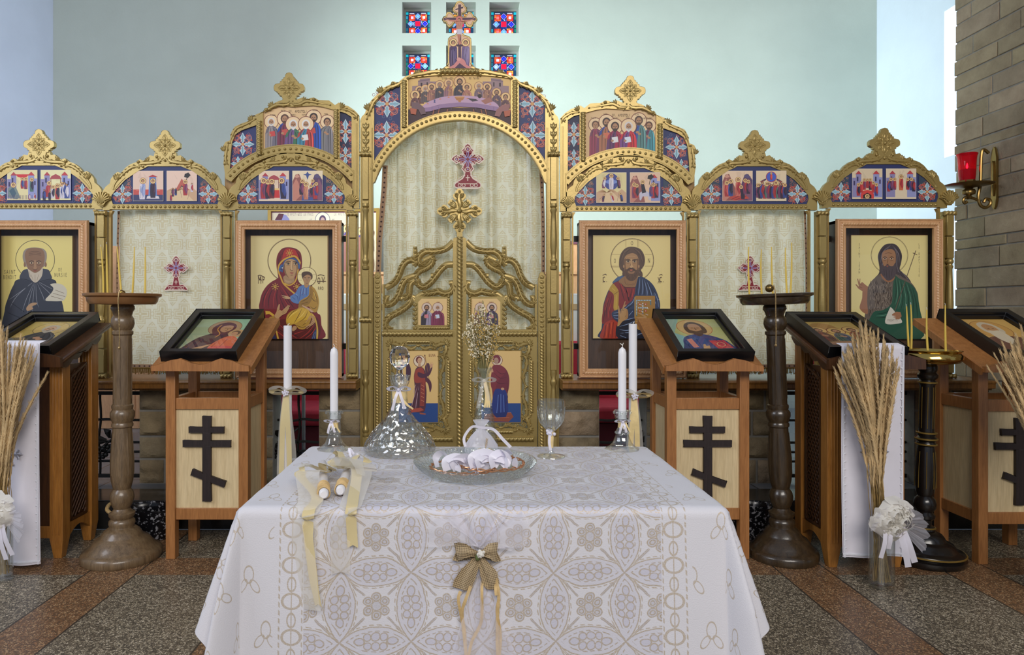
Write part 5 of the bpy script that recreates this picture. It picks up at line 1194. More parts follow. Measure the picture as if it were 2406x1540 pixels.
# ---------------------------------------------------------------- the four big framed icons
def draw_mother(P):      # units: 5.705 per screen pixel, origin (580, 540)
    P.rect(54,84,1080,1465,(232,214,152)); P.rect(54,84,1080,96,(232,212,150)); dk = (84,52,30)
    P.ring(570,415,285,7,dk); P.ring(570,415,293,4,(120,86,44))
    mar = (118,30,34); mdk = (66,16,22); mlt = (170,52,44)
    P.poly([(400,660),(330,700),(262,760),(205,850),(175,960),(166,1060),(240,1180),(330,1300),(310,1465),(1010,1465),(1000,1280),(985,1150),(930,1080),(860,700),(740,640),(560,560)], mar, True)
    P.poly([(300,1465),(330,1290),(480,1200),(700,1240),(940,1180),(935,1465)], (92,26,22), True)
    P.lines([[(345,720),(240,880),(200,1050)],[(380,730),(300,900),(290,1060)],[(420,760),(400,900),(420,1050)],[(440,800),(520,950),(560,1010)],[(430,880),(500,1040),(540,1100)],[(500,780),(600,930),(690,1000)],[(470,830),(580,980),(640,1060)]], 11, mdk)
    P.lines([[(320,760),(250,900),(230,1040)],[(400,770),(360,920),(360,1060)],[(450,740),(560,900),(670,980)],[(460,860),(540,1000),(590,1060)],[(350,1330),(480,1420),(520,1465)],[(420,1260),(560,1380),(680,1465)],[(700,1465),(820,1380),(910,1260)],[(780,1465),(880,1380),(930,1300)],[(560,1465),(640,1400),(760,1360)]], 9, mlt)
    P.lines([[(380,1300),(520,1400),(600,1465)],[(740,1465),(850,1390),(920,1290)],[(480,1300),(620,1400),(700,1440)]], 10, (44,10,16))
    P.poly([(300,1465),(312,1400),(360,1380),(402,1465)], (40,44,78)); P.poly([(862,1465),(900,1360),(935,1330),(935,1465)], (44,56,92)); P.lines([[(880,1460),(905,1380)],[(905,1460),(922,1370)]], 6, (130,140,170))
    P.poly([(372,1280),(388,1290),(432,1465),(408,1465)], (204,160,60)); P.poly([(870,1120),(920,1180),(955,1330),(950,1465),(932,1465),(932,1300),(900,1200),(850,1140)], (206,168,66), True)
    # veil
    P.poly([(565,236),(480,250),(425,310),(400,380),(396,470),(412,580),(430,680),(470,740),(560,800),(640,790),(690,720),(720,600),(738,480),(738,400),(720,310),(660,256)], mar, True)
    P.poly([(566,250),(520,262),(490,310),(478,370),(470,400),(560,352),(660,360),(690,380),(700,330),(664,280)], (176,44,34), True)
    P.lines([[(440,330),(424,430),(430,560)],[(460,320),(444,400),(440,470)],[(490,290),(470,340)],[(640,262),(690,320),(712,420)],[(660,290),(694,350),(716,450)]], 8, mdk)
    gold = (206,160,56)
    P.line([(455,440),(500,400),(560,372),(640,356),(690,400),(716,450)], 22, gold); P.line([(465,430),(430,480),(424,560),(455,640),(490,720),(560,790),(640,858)], 20, gold); P.line([(716,440),(690,520),(680,600),(650,690),(610,730),(560,745),(500,720)], 18, gold)
    P.lines([[(470,470),(440,530),(450,560)],[(690,440),(700,480),(700,520)]], 26, (64,96,150), False); P.poly([(500,420),(540,392),(620,376),(680,410),(694,480),(700,520),(690,530),(680,470),(640,420),(560,410),(510,450),(486,520),(480,570),(460,560),(468,490)], (56,84,130), True)
    P.lines([[(462,500),(478,490)],[(452,520),(474,516)],[(450,540),(472,540)],[(690,470),(700,466)]], 6, (20,30,50), False)
    # face and neck
    P.poly([(500,620),(496,690),(520,720),(570,728),(630,700),(640,640),(640,600)], (168,134,94), True); P.lines([[(500,660),(540,690),(600,690)],[(506,680),(550,706),(610,700)]], 5, (206,172,126))
    P.poly([(494,480),(520,420),(580,394),(640,408),(680,450),(684,520),(660,600),(620,650),(570,656),(524,610),(500,550)], (184,144,98), True)
    P.poly([(494,480),(500,550),(524,610),(570,656),(560,640),(530,590),(512,520),(510,450)], (126,92,58)); P.poly([(640,408),(680,450),(684,520),(660,600),(640,620),(666,540),(664,460)], (136,100,62))
    P.poly([(586,420),(606,420),(612,480),(618,530),(598,548),(590,500)], (206,170,122)); P.lines([[(612,440),(614,500),(616,540)]], 6, (90,58,36)); P.line([(580,532),(596,548),(616,546)], 6, (90,56,38))
    P.line([(520,444),(548,424),(590,432)], 10, (60,40,28)); P.line([(618,432),(650,426),(676,446)], 10, (60,40,28))
    for x in (552,652): P.ell(x,458,26,14,(206,180,140)); P.ell(x+2,458,12,13,(50,34,24)); P.line([(x-30,456),(x,442),(x+28,458)], 6, (50,32,22)); P.line([(x-26,470),(x,480),(x+26,470)], 4, (110,76,50))
    P.poly([(572,576),(594,570),(604,574),(622,572),(630,578),(602,584)], (150,70,60)); P.poly([(576,580),(602,588),(628,580),(604,600)], (170,90,76)); P.line([(584,610),(604,614),(620,608)], 5, (120,82,54))
    P.ell(476,512,6,10,(226,214,196))
    for x, y in ((572,314),(380,764),(672,764)):
        for k in range(8): a = k*PI/4; P.line([(x,y),(x+44*cos(a),y+44*sin(a))], 5, (220,176,70), False); P.ell(x+44*cos(a),y+44*sin(a),5,None,(226,186,90),8)
        P.ell(x,y,16,None,(220,176,70),12); P.ell(x,y,8,None,(90,60,30),10)
    # child
    P.ell(806,632,128,None,(236,218,158)); P.ring(806,632,128,6,(90,64,34)); P.lines([[(768,520),(768,560)],[(842,520),(842,560)],[(690,604),(740,604)],[(690,676),(740,676)],[(876,604),(924,604)],[(876,676),(924,676)]], 3, (120,92,50), False)
    P.poly([(770,740),(700,770),(650,850),(580,900),(600,960),(660,990),(700,990),(840,960),(850,760)], (92,122,172), True); P.lines([[(730,780),(720,850),(700,960)],[(760,790),(750,880)],[(800,780),(800,880)],[(640,880),(680,900),(690,980)],[(610,900),(650,940)]], 8, (54,76,128)); P.lines([[(744,786),(736,860)],[(780,790),(776,860)],[(660,860),(680,880)]], 6, (160,180,214))
    for k in range(12): P.ell(720+(k*37)%110, 800+(k*53)%130, 4, None, (170,70,60), 6)
    oc = (178,136,52); P.poly([(840,760),(900,780),(945,860),(965,960),(955,1050),(930,1105),(880,1100),(830,1030),(770,1060),(860,1120),(850,1240),(780,1330),(700,1330),(640,1270),(560,1290),(526,1240),(540,1150),(600,1090),(690,1050),(710,960),(820,890),(836,830)], oc, True)
    P.poly([(850,770),(830,900),(720,960),(700,1040),(830,1000),(880,900),(880,800)], (150,112,46), True); P.poly([(560,1140),(700,1060),(800,1060),(860,1130),(840,1200),(720,1220),(640,1260),(540,1240)], (206,164,54), True)
    P.lines([[(880,800),(930,900),(950,1000)],[(860,900),(900,950),(940,960)],[(720,970),(800,930),(860,860)],[(730,1000),(820,970)],[(740,1060),(690,1160),(630,1260)],[(690,1060),(600,1120),(540,1200)],[(820,1090),(780,1180),(700,1240)],[(850,1150),(800,1240),(740,1290)],[(640,1270),(740,1310),(800,1290)],[(850,1030),(900,1060),(940,1030)]], 8, (92,62,22)); P.lines([[(700,1080),(620,1130),(560,1190)],[(790,1080),(740,1150),(680,1200)],[(900,840),(930,930)],[(840,1180),(790,1250)]], 8, (238,206,104))
    sk = (176,134,92); P.poly([(776,700),(772,760),(800,780),(830,752),(826,700)], sk, True); P.poly([(750,620),(760,690),(796,748),(830,720),(862,660),(866,600),(806,590)], sk, True); P.poly([(736,620),(740,580),(780,562),(840,566),(878,600),(880,650),(862,670),(860,626),(810,604),(760,640),(756,670)], (84,62,46), True)
    for x in (782,832): P.ell(x,660,12,6,(220,196,160)); P.ell(x,660,6,6,(40,28,22)); P.line([(x-16,648),(x,642),(x+16,648)], 5, (50,34,26))
    P.lines([[(806,660),(808,694)],[(790,718),(808,720),(822,716)]], 5, (100,60,44)); P.poly([(580,905),(540,890),(470,880),(468,890),(520,900),(476,904),(480,912),(530,916),(490,924),(560,930),(590,925)], (196,156,110))
    P.poly([(606,1340),(620,1300),(650,1290),(672,1310),(660,1340),(620,1362)], sk, True)
    # hands of the mother
    P.poly([(366,1160),(400,1100),(410,1050),(430,1000),(446,1000),(440,1070),(470,1090),(556,1010),(566,1018),(500,1090),(574,1016),(582,1024),(520,1100),(566,1040),(572,1052),(530,1120),(470,1150),(410,1205)], (188,146,98)); P.lines([[(500,1090),(470,1110)],[(520,1100),(480,1124)],[(440,1070),(420,1090)]], 5, (110,76,48))
    P.poly([(250,1090),(310,1096),(370,1140),(360,1170),(300,1130),(256,1140)], gold); P.poly([(270,1220),(310,1170),(360,1160),(410,1206),(400,1234),(330,1210)], (168,126,50)); P.poly([(310,1190),(346,1186),(380,1220),(330,1214)], (70,96,140))
    P.poly([(740,1010),(790,1030),(850,1060),(900,1100),(870,1110),(800,1060),(744,1024)], (200,160,130)); P.poly([(850,1150),(800,1230),(806,1236),(860,1170),(880,1200),(850,1260),(780,1310),(786,1316),(860,1280),(800,1326),(806,1332),(890,1270),(918,1240),(900,1160)], (184,140,94)); P.lines([[(850,1260),(890,1220)],[(860,1280),(900,1240)]], 5, (106,72,46))
    P.text(172,668,110,'M',dk,.5); P.text(224,668,100,'P',dk,.55); P.line([(148,622),(180,610),(240,640)], 8, dk); P.line([(176,672),(190,660),(196,690)], 6, dk)
    P.text(966,680,92,'O',dk,.5); P.text(1024,672,90,'V',dk,.7); P.line([(950,616),(990,604),(1040,618)], 8, dk); P.line([(940,692),(1060,692)], 6, dk); P.text(990,784,44,'RRO',dk,.62)
def draw_christ(P):      # 5.705 per px, origin (1380, 540)
    P.rect(78,76,1112,1455,(236,214,142)); P.rect(78,76,1112,88,(234,214,150)); dk = (74,44,28)
    P.ring(600,410,290,7,dk); P.ring(600,410,282,3,(150,110,56)); P.lines([[(516,140),(516,240)],[(676,132),(676,240)],[(690,136),(690,244)],[(320,330),(440,330)],[(312,490),(430,490)],[(318,502),(430,502)],[(770,330),(880,330)],[(770,490),(890,490)]], 4, (120,84,40), False)
    P.text(598,180,56,'O',dk,.7); P.text(370,415,60,'O',dk,.5); P.text(826,412,66,'N',dk,.6)
    re = (132,36,34); rd = (76,18,20); rl = (186,62,44); bl = (42,54,84); bd = (18,24,44); bt = (130,150,184)
    P.poly([(490,610),(430,640),(350,710),(290,800),(240,920),(210,1040),(200,1200),(190,1330),(180,1455),(800,1455),(960,1040),(940,880),(880,760),(790,670),(700,630)], bl, True)
    P.poly([(490,650),(420,690),(350,720),(300,800),(250,920),(215,1050),(200,1260),(330,1220),(420,1300),(430,1455),(620,1200),(640,900),(640,770),(560,720)], re, True)
    P.poly([(470,620),(400,640),(340,700),(346,716),(420,680),(500,650)], (70,96,130), True)
    P.poly([(200,1340),(240,1250),(340,1210),(410,1250),(420,1300),(412,1455),(180,1455)], (170,52,30), True); P.lines([[(250,1280),(220,1450)],[(300,1250),(280,1450)],[(350,1240),(330,1450)],[(390,1280),(380,1450)]], 14, (110,26,20)); P.lines([[(270,1270),(250,1450)],[(330,1240),(310,1400)]], 10, (220,96,50))
    P.lines([[(300,900),(260,1040),(250,1200)],[(330,880),(300,1040),(310,1190)],[(430,720),(470,860),(500,960)],[(460,700),(540,860),(560,980)],[(520,780),(540,900),(560,960)],[(600,780),(580,880),(560,960)],[(260,980),(230,1120),(215,1240)]], 12, rd); P.lines([[(280,920),(240,1080)],[(320,950),(290,1100),(280,1190)],[(440,700),(500,850)],[(540,800),(550,900)],[(620,800),(600,900)]], 9, rl)
    go = (184,144,48); P.poly([(344,726),(380,760),(418,820),(420,900),(410,1080),(380,1090),(350,1050),(355,880),(292,810),(310,770)], go, True); P.line([(355,870),(400,840),(418,826)], 6, (110,76,24)); P.lines([[(370,900),(372,1060)],[(395,880),(392,1070)],[(330,780),(370,820)]], 6, (226,188,90))
    P.poly([(420,690),(500,620),(520,600),(660,600),(680,640),(640,770),(520,770),(470,740)], (150,108,66), True); P.lines([[(500,640),(510,720),(560,750)],[(660,640),(640,720),(590,750)],[(530,720),(580,740),(630,712)]], 5, (100,66,38)); P.poly([(436,700),(500,770),(640,770),(640,778),(505,778),(470,750)], rd)
    # blue mantle
    P.poly([(690,630),(790,660),(880,740),(940,860),(975,1000),(960,1100),(900,1100),(640,900),(636,860),(650,760)], bl, True)
    P.poly([(636,900),(600,950),(540,1000),(500,1040),(340,1100),(340,1180),(420,1240),(500,1200),(640,1240)], bl, True); P.poly([(420,1250),(640,1200),(760,1300),(780,1455),(414,1455)], bd, True)
    P.lines([[(690,650),(670,760),(650,880)],[(720,650),(720,780),(700,880)],[(750,670),(770,800),(760,880)],[(780,690),(830,820),(840,900)],[(810,700),(870,820),(900,920)],[(860,760),(920,880),(940,1000)]], 12, bd); P.lines([[(704,650),(694,780),(680,880)],[(736,660),(744,800),(730,880)],[(766,680),(800,820),(800,890)],[(800,700),(850,830),(870,900)],[(900,840),(940,940),(955,1040)],[(890,850),(900,940),(920,1000)]], 9, bt)
    P.lines([[(350,1120),(450,1100),(560,1010)],[(350,1150),(430,1150)],[(360,1180),(420,1200)],[(540,1030),(600,980),(630,920)],[(480,1220),(560,1200),(630,1180)],[(430,1300),(560,1260),(640,1220)],[(430,1340),(540,1350),(640,1300)],[(440,1390),(560,1380),(700,1390)],[(440,1420),(520,1450)],[(620,1440),(700,1400),(760,1390)],[(560,1150),(610,1090)]], 9, bt); P.lines([[(350,1135),(470,1110),(580,1020)],[(420,1310),(520,1300),(620,1260)],[(440,1370),(560,1400)],[(540,1060),(620,1000)]], 10, (10,14,30))
    # hair, face
    P.poly([(600,228),(520,244),(462,300),(432,370),(424,470),(440,530),(470,560),(470,606),(520,620),(680,620),(736,630),(738,580),(720,540),(760,480),(772,400),(752,320),(700,254)], (92,66,48), True)
    P.lines([[(590,240),(520,280),(470,380),(460,480)],[(590,250),(530,300),(500,360)],[(570,240),(490,290),(444,400),(446,490)],[(610,240),(680,280),(720,380),(736,470)],[(612,252),(670,300),(700,370)],[(630,240),(710,290),(752,400),(744,480)],[(690,540),(720,570),(700,610)],[(480,500),(476,560)],[(710,500),(740,520)]], 6, (52,36,28)); P.lines([[(580,244),(500,300),(458,420)],[(620,244),(700,310),(740,430)],[(690,560),(712,590)]], 5, (140,108,82))
    P.poly([(494,400),(520,345),(600,315),(660,340),(686,400),(688,480),(680,560),(650,640),(590,680),(530,640),(500,560),(492,480)], (170,128,84), True); P.poly([(494,400),(492,480),(500,560),(530,640),(550,640),(520,560),(512,470),(514,380)], (120,84,54)); P.poly([(686,400),(688,480),(680,560),(660,620),(664,540),(668,470),(664,380)], (120,84,54))
    for x in (488,690): P.ell(x,492,10,22,(176,134,90))
    P.poly([(500,540),(530,530),(560,510),(590,504),(630,520),(650,540),(684,540),(672,620),(640,670),(590,690),(540,670),(508,620)], (98,68,46), True); P.poly([(545,552),(590,570),(634,552),(620,588),(560,588)], (150,108,74), True); P.poly([(530,550),(560,524),(586,516),(620,526),(642,556),(600,536),(570,536)], (70,48,34), True); P.poly([(566,538),(588,532),(608,538),(588,556)], (176,96,72), True)
    P.lines([[(520,560),(540,640),(580,680)],[(540,590),(570,660)],[(600,600),(600,680)],[(640,580),(620,660)],[(664,570),(640,640)]], 5, (60,42,32))
    P.poly([(574,400),(596,400),(602,470),(614,500),(588,516),(566,502),(576,470)], (200,160,110), True); P.lines([[(584,410),(580,470),(566,500)],[(566,504),(588,516),(612,504)]], 5, (90,58,38)); P.line([(510,410),(545,396),(580,412)], 10, (54,36,26)); P.line([(602,412),(640,398),(676,410)], 10, (54,36,26))
    for x in (544,630): P.ell(x,428,26,13,(206,180,144)); P.ell(x+2,427,13,13,(60,44,32)); P.line([(x-28,424),(x,412),(x+28,424)], 6, (46,30,22)); P.line([(x-24,442),(x,450),(x+24,442)], 4, (116,80,52))
    P.lines([[(530,366),(590,356),(650,366)]], 5, (206,166,118))
    # blessing hand
    sk = (184,142,92); P.poly([(400,1296),(416,1200),(412,1100),(414,1022),(424,1018),(430,1060),(440,1110),(446,1070),(470,1050),(504,958),(512,962),(496,1020),(520,1000),(526,1008),(490,1050),(530,1064),(544,1100),(548,1160),(530,1200),(470,1230),(420,1296)], sk); P.lines([[(440,1110),(450,1120),(450,1070),(490,1050)],[(494,1090),(470,1076),(450,1100)],[(530,1080),(520,1140),(500,1180)],[(420,1120),(430,1200)]], 6, (108,74,46)); P.poly([(520,1076),(536,1070),(548,1130),(540,1190),(510,1200),(516,1140)], (170,126,80), True)
    # book and left hand
    P.poly([(636,900),(650,888),(900,888),(908,900),(908,1190),(900,1345),(690,1345),(680,1340),(640,1300),(636,1190)], (164,118,44)); P.line([(636,900),(636,1190)], 8, (206,166,84), False); P.rect(650,940,856,956,(96,116,116)); P.rect(838,940,856,1010,(96,116,116)); P.rect(650,940,668,1160,(96,116,116))
    for i in range(10):
        P.ell(660+i*21,948,6,None,(214,224,226),8)
    for i in range(9): P.ell(742,990+i*19,8,None,(80,120,150) if i % 2 else (226,232,230),8); P.ell(690+i*14,1048,8,None,(80,120,150) if i % 2 else (226,232,230),8); P.ell(659,970+i*20,6,None,(226,232,230),8)
    for x, y in ((700,1000),(780,1000),(700,1090),(780,1090)): P.ell(x,y,17,None,(176,74,36),10); P.ell(x,y,6,None,(232,226,210),8)
    for i in range(14): P.ell(680+(i*67)%140, 980+(i*41)%170, 5, None, (226,228,222), 6)
    P.poly([(640,1180),(700,1170),(760,1170),(690,1130),(660,1110),(720,1120),(790,1160),(800,1220),(740,1240),(690,1250),(640,1230),(690,1216),(636,1204),(690,1196)], sk); P.lines([[(690,1196),(740,1200)],[(690,1216),(740,1220)]], 6, (110,76,46))
    P.text(210,672,84,'I',dk,.5); P.text(240,664,76,'C.',dk,.5); P.line([(205,612),(240,596),(256,610)], 7, dk); P.text(960,676,88,'X',dk,.5); P.text(1000,666,76,'C.',dk,.5); P.line([(960,612),(990,600),(1006,612)], 7, dk)
def draw_monk(P):        # 3.85 per px, origin (0, 500)
    P.rect(-420,210,665,1255,(230,212,128)); P.rect(-420,210,665,222,(230,214,140)); dk = (70,58,44)
    P.ring(318,425,176,5,dk); P.text(88,535,38,'SAINT',dk,.62); P.text(88,583,38,'BENOIT',dk,.58); P.text(545,515,32,'DE',dk,.6); P.text(550,562,38,'NURSIE',dk,.56)
    b = (52,54,64); bd = (24,24,32); P.poly([(180,600),(120,660),(70,780),(40,900),(20,1255),(600,1255),(580,900),(520,680),(470,600)], b, True)
    P.poly([(180,600),(190,550),(240,510),(420,510),(460,560),(466,600),(400,620),(320,640),(240,612)], (64,66,76), True); P.line([(180,600),(240,606),(320,636),(400,612),(466,600)], 5, bd)
    P.lines([[(300,630),(180,720),(80,790)],[(290,632),(150,760),(90,860)],[(305,635),(240,780),(200,900)],[(315,637),(300,780),(290,920)],[(325,637),(330,780),(350,860)],[(335,635),(390,760),(400,800)],[(345,632),(440,720),(470,760)],[(355,630),(470,690)],[(310,637),(270,780),(240,940)]], 3.5, (150,152,160)); P.lines([[(60,900),(200,960),(300,1000)],[(110,820),(220,900)]], 9, bd)
    P.poly([(455,650),(500,640),(560,650),(600,690),(604,740),(580,790),(540,800),(470,800),(410,790),(470,720),(482,680)], (206,198,176), True); P.lines([[(500,700),(580,730)],[(480,730),(590,760)],[(460,755),(570,785)]], 4, (130,110,90), False)
    P.poly([(205,400),(215,350),(250,322),(318,315),(385,325),(418,355),(424,400),(415,450),(395,490),(240,490),(216,450)], (148,134,120), True); P.poly([(225,380),(250,330),(318,318),(380,332),(404,380),(400,450),(380,520),(350,560),(318,570),(280,555),(255,520),(236,450)], (140,104,76), True)
    P.poly([(232,450),(250,500),(270,520),(318,545),(366,520),(385,490),(386,540),(370,590),(320,634),(272,590),(256,530)], (198,184,162), True); P.lines([[(280,560),(300,610)],[(318,560),(318,625)],[(350,560),(336,610)],[(262,530),(276,580)]], 4, (140,124,104))
    for y in (358,372,386): P.line([(262,y),(318,y-8),(372,y)], 3.5, (96,68,48))
    for x in (286,352): P.ell(x,455,16,9,(196,170,136)); P.ell(x,455,7,8,(52,36,26)); P.line([(x-22,446),(x,436),(x+22,446)], 5, (56,40,32)); P.line([(x-18,470),(x,476),(x+18,470)], 3.5, (92,64,46))
    P.poly([(310,430),(326,430),(330,490),(338,505),(318,515),(300,505),(308,490)], (166,128,94)); P.line([(298,506),(318,516),(338,506)], 4, (80,54,40)); P.poly([(300,524),(318,519),(336,524),(318,532)], (140,74,64))
    for x in (224,414): P.ell(x,470,9,22,(138,102,76))
    P.poly([(240,860),(280,820),(330,815),(330,830),(290,850),(300,870),(250,890)], (176,140,104), True)
def draw_forerunner(P):  # 5.5 per px, origin (1900, 480)
    P.rect(548,400,1540,1770,(242,226,156)); P.rect(548,388,1540,402,(120,70,40)); dk = (110,96,84)
    P.ring(1045,660,238,5,(100,80,70)); P.ring(1045,660,230,3,(150,130,90))
    P.text(655,520,32,'SAINT JEAN',dk,.8,True); P.text(1428,520,32,'LE BAPTISTE',dk,.8,True)
    P.poly([(1060,510),(985,525),(925,590),(895,670),(905,760),(915,830),(905,900),(860,960),(1000,980),(1220,960),(1320,1010),(1270,930),(1180,850),(1195,760),(1205,660),(1170,570),(1120,520)], (74,66,72), True); P.lines([[(1060,530),(960,620),(930,760)],[(1050,540),(980,640),(960,760),(930,880)],[(1080,530),(1160,640),(1170,760)],[(1090,540),(1140,640),(1140,800),(1180,900)],[(1190,860),(1260,940),(1300,1000)],[(1150,860),(1200,940)]], 8, (130,122,130)); P.lines([[(1000,540),(930,640),(915,740)],[(1130,560),(1190,660),(1190,760)],[(1160,880),(1240,980)],[(920,880),(880,940)]], 8, (44,38,44))
    P.poly([(870,940),(930,900),(1000,880),(1120,900),(1240,960),(1320,1010),(1390,1110),(1420,1250),(1430,1770),(760,1770),(752,1250),(760,1100),(800,1010)], (112,100,90), True)
    R.seed(3)
    P.lines([[(x, y), (x+R.uniform(-12,12), y+34), (x+R.uniform(-16,16), y+60)] for x, y in [(R.uniform(790,1080), R.uniform(960,1420)) for _ in range(110)]], 7, (74,62,58)); P.lines([[(x, y), (x+R.uniform(-12,12), y+30), (x+R.uniform(-16,16), y+52)] for x, y in [(R.uniform(790,1080), R.uniform(960,1420)) for _ in range(80)]], 5, (166,150,134))
    gr = (46,92,74); P.poly([(1110,930),(1170,960),(1280,1010),(1350,1060),(1400,1150),(1425,1300),(1450,1770),(760,1770),(820,1420),(960,1370),(1070,1280),(1085,1100)], gr, True); P.lines([[(1120,950),(1130,1150),(1100,1280)],[(1150,970),(1170,1180),(1130,1320)],[(1190,990),(1220,1200),(1190,1380)],[(1240,1010),(1290,1220),(1280,1450)],[(1290,1030),(1350,1240),(1350,1500)],[(1340,1080),(1390,1280),(1410,1500)],[(880,1420),(1000,1400),(1080,1340)],[(860,1470),(1000,1460),(1100,1400)]], 9, (22,54,44)); P.lines([[(1135,960),(1150,1160),(1120,1300)],[(1170,980),(1195,1190),(1160,1350)],[(1215,1000),(1255,1210),(1240,1400)],[(1265,1020),(1320,1230),(1320,1480)],[(870,1445),(1000,1430),(1090,1370)]], 6, (110,160,134))
    P.poly([(700,1110),(760,1060),(760,1130),(755,1260),(760,1420),(660,1350),(690,1220)], (166,118,90), True); P.poly([(700,1130),(640,1090),(605,1040),(612,1032),(650,1068),(626,966),(638,962),(652,1020),(660,962),(668,964),(664,1030),(690,1006),(740,1048),(770,1070),(745,1120)], (170,122,94)); P.lines([[(650,1068),(690,1080)],[(664,1030),(690,1050)]], 5, (100,64,48))
    P.poly([(930,900),(1000,920),(1110,900),(1100,980),(1030,1010),(960,970)], (160,112,82), True); P.poly([(945,690),(960,620),(1010,590),(1080,585),(1120,630),(1125,720),(1115,800),(1090,860),(1020,870),(970,800)], (168,124,92), True)
    P.poly([(940,760),(960,800),(990,800),(1015,775),(1050,800),(1090,800),(1120,760),(1130,860),(1110,940),(1030,990),(960,930),(925,860)], (86,76,82), True); P.lines([[(970,840),(980,920)],[(1000,850),(1010,950)],[(1040,850),(1040,960)],[(1080,840),(1070,930)]], 6, (50,44,50)); P.poly([(1000,800),(1016,790),(1034,800),(1016,815)], (150,90,76))
    for x in (985,1072): P.ell(x,705,20,11,(206,178,150)); P.ell(x,704,9,10,(50,36,30)); P.line([(x-26,694),(x,680),(x+26,694)], 7, (60,46,42)); P.line([(x-22,722),(x,730),(x+22,722)], 4, (110,74,56))
    P.lines([[(1024,690),(1022,740),(1010,770)],[(1008,772),(1024,780),(1040,772)],[(980,640),(1030,630),(1080,640)]], 6, (100,64,48))
    P.line([(1384,600),(1110,1390)], 9, (110,92,80), False); P.line([(1344,630),(1402,654)], 8, (100,82,70), False); P.poly([(1045,1350),(1075,1345),(1120,1400),(1200,1500),(1180,1540),(990,1540)], (226,220,206), True); P.text(1085,1500,30,'PREGATITI',(90,60,60),.55); P.poly([(1075,1425),(1130,1390),(1185,1395),(1200,1450),(1170,1490),(1110,1486),(1130,1470),(1085,1460),(1130,1448),(1078,1440)], (172,122,92))
def icon_case(label, x0, x1, y0, y1, ix0, ix1, iy0, iy1, draw, sc, ox, oy):
    """glazed timber box: profiled frame, dark sides, brown back, icon board, pane"""
    cx = (x0+x1)/2; dF = -.055; f = lambda u, v, d: I(u, v, d)
    e = thing('icon_case', label, 'icon case', I(cx, y1, 0), 'framed icons in glazed cases')
    s = (DI+dF)/DI; q = lambda px, py: (CX+(px-CX)/s*1.0, CY+(py-CY)/s)      # same picture place on the frame's nearer plane
    fr = lambda u, v, d: ((u-CX)*K*s, DI+dF+d, EYE-(v-CY)*K*s)
    m = MB(); w = 21; m.prism([(x0,y0),(x1,y0),(x1,y1),(x0,y1)], fr, 0, .02, [[(x0+w,y0+w),(x1-w,y0+w),(x1-w,y1-w),(x0+w,y1-w)]])
    for o, r in ((2.5,2.2),(7,1.4),(17,1.6)):
        c = [(x0+o,y0+o),(x1-o,y0+o),(x1-o,y1-o),(x0+o,y1-o)]
        for i in range(4): m.tube([fr(*c[i], 0), fr(*c[(i+1) % 4], 0)], K*r, 6)
    m.build('case_frame', G['case'], e, bevel=.0015)
    m = MB(); o = 11.5; c = [(x0+o,y0+o),(x1-o,y0+o),(x1-o,y1-o),(x0+o,y1-o)]
    for i in range(4): m.rope(fr(*c[i], .001), fr(*c[(i+1) % 4], .001), K*4.4, amp=.10)
    m.build('rope_inlay', G['case'], e)
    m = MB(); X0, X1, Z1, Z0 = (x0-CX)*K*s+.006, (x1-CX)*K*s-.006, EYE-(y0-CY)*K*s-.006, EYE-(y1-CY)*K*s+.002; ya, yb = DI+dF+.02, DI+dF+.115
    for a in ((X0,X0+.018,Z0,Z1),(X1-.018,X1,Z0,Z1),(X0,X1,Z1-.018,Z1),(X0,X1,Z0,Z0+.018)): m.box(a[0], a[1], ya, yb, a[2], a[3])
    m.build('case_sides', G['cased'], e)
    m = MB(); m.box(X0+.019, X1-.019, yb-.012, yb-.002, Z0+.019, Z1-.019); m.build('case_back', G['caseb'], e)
    sb = (yb-.036)/DI
    fb = lambda u, v, d: ((u-CX)*K*sb, yb-.036+d, EYE-(v-CY)*K*sb)
    m = MB(); m.prism([(ix0,iy0),(ix1,iy0),(ix1,iy1),(ix0,iy1)], fb, .001, .022); b = m.build('icon_board', G['board'], e)
    P = Paint(lambda u, v, d: fb(min(ix1, max(ix0, u)), min(iy1, max(iy0, v)), d), 2.5e-5, 1/sc, ox, oy); draw(P); P.build('painted_icon', b, G['gilt'])
    b.children[0].location = -Vector((0,0,0))
    m = MB(); m.add([(X0+.012,ya-.004,Z0+.012),(X1-.012,ya-.004,Z0+.012),(X1-.012,ya-.004,Z1-.012),(X0+.012,ya-.004,Z1-.012)], [(0,1,2,3)]); m.build('glass_pane', G['caseglass'], e)
    bl_ = .024 if cx > 200 else .010
    for yy in (560, 815):
        for sx in (-1, 1):
            m = MB(); a = X1 if sx > 0 else X0; zz = I(0, yy)[2]; m.box(min(a, a+sx*bl_), max(a, a+sx*bl_), DI+.042, DI+.058, zz-.018, zz+.018); m.build('mounting_bar', G['black'], e)
    return e
icon_case('glazed case with the bald grey-bearded monk icon, leftmost of the big icons', -27, 205, 518, 888, -9, 170, 554, 800, draw_monk, 3.85, 0, 500)
icon_case('glazed case with the icon of a maroon-veiled mother and child', 553, 802, 518, 888, 588.5, 771.5, 553.5, 797, draw_mother, 5.705, 580, 540)
icon_case('glazed case with the icon of a long-haired man in red and blue holding a book', 1361, 1612, 518, 888, 1393, 1575, 552.5, 796, draw_christ, 5.705, 1380, 540)
icon_case('glazed case with the shaggy-haired green-cloaked man icon, by the stone wall', 1967, 2216, 515, 888, 2000, 2180, 552, 797, draw_forerunner, 5.5, 1900, 480)

# ---------------------------------------------------------------- behind the screen
def at(px, py, d): return W(px, py, d)
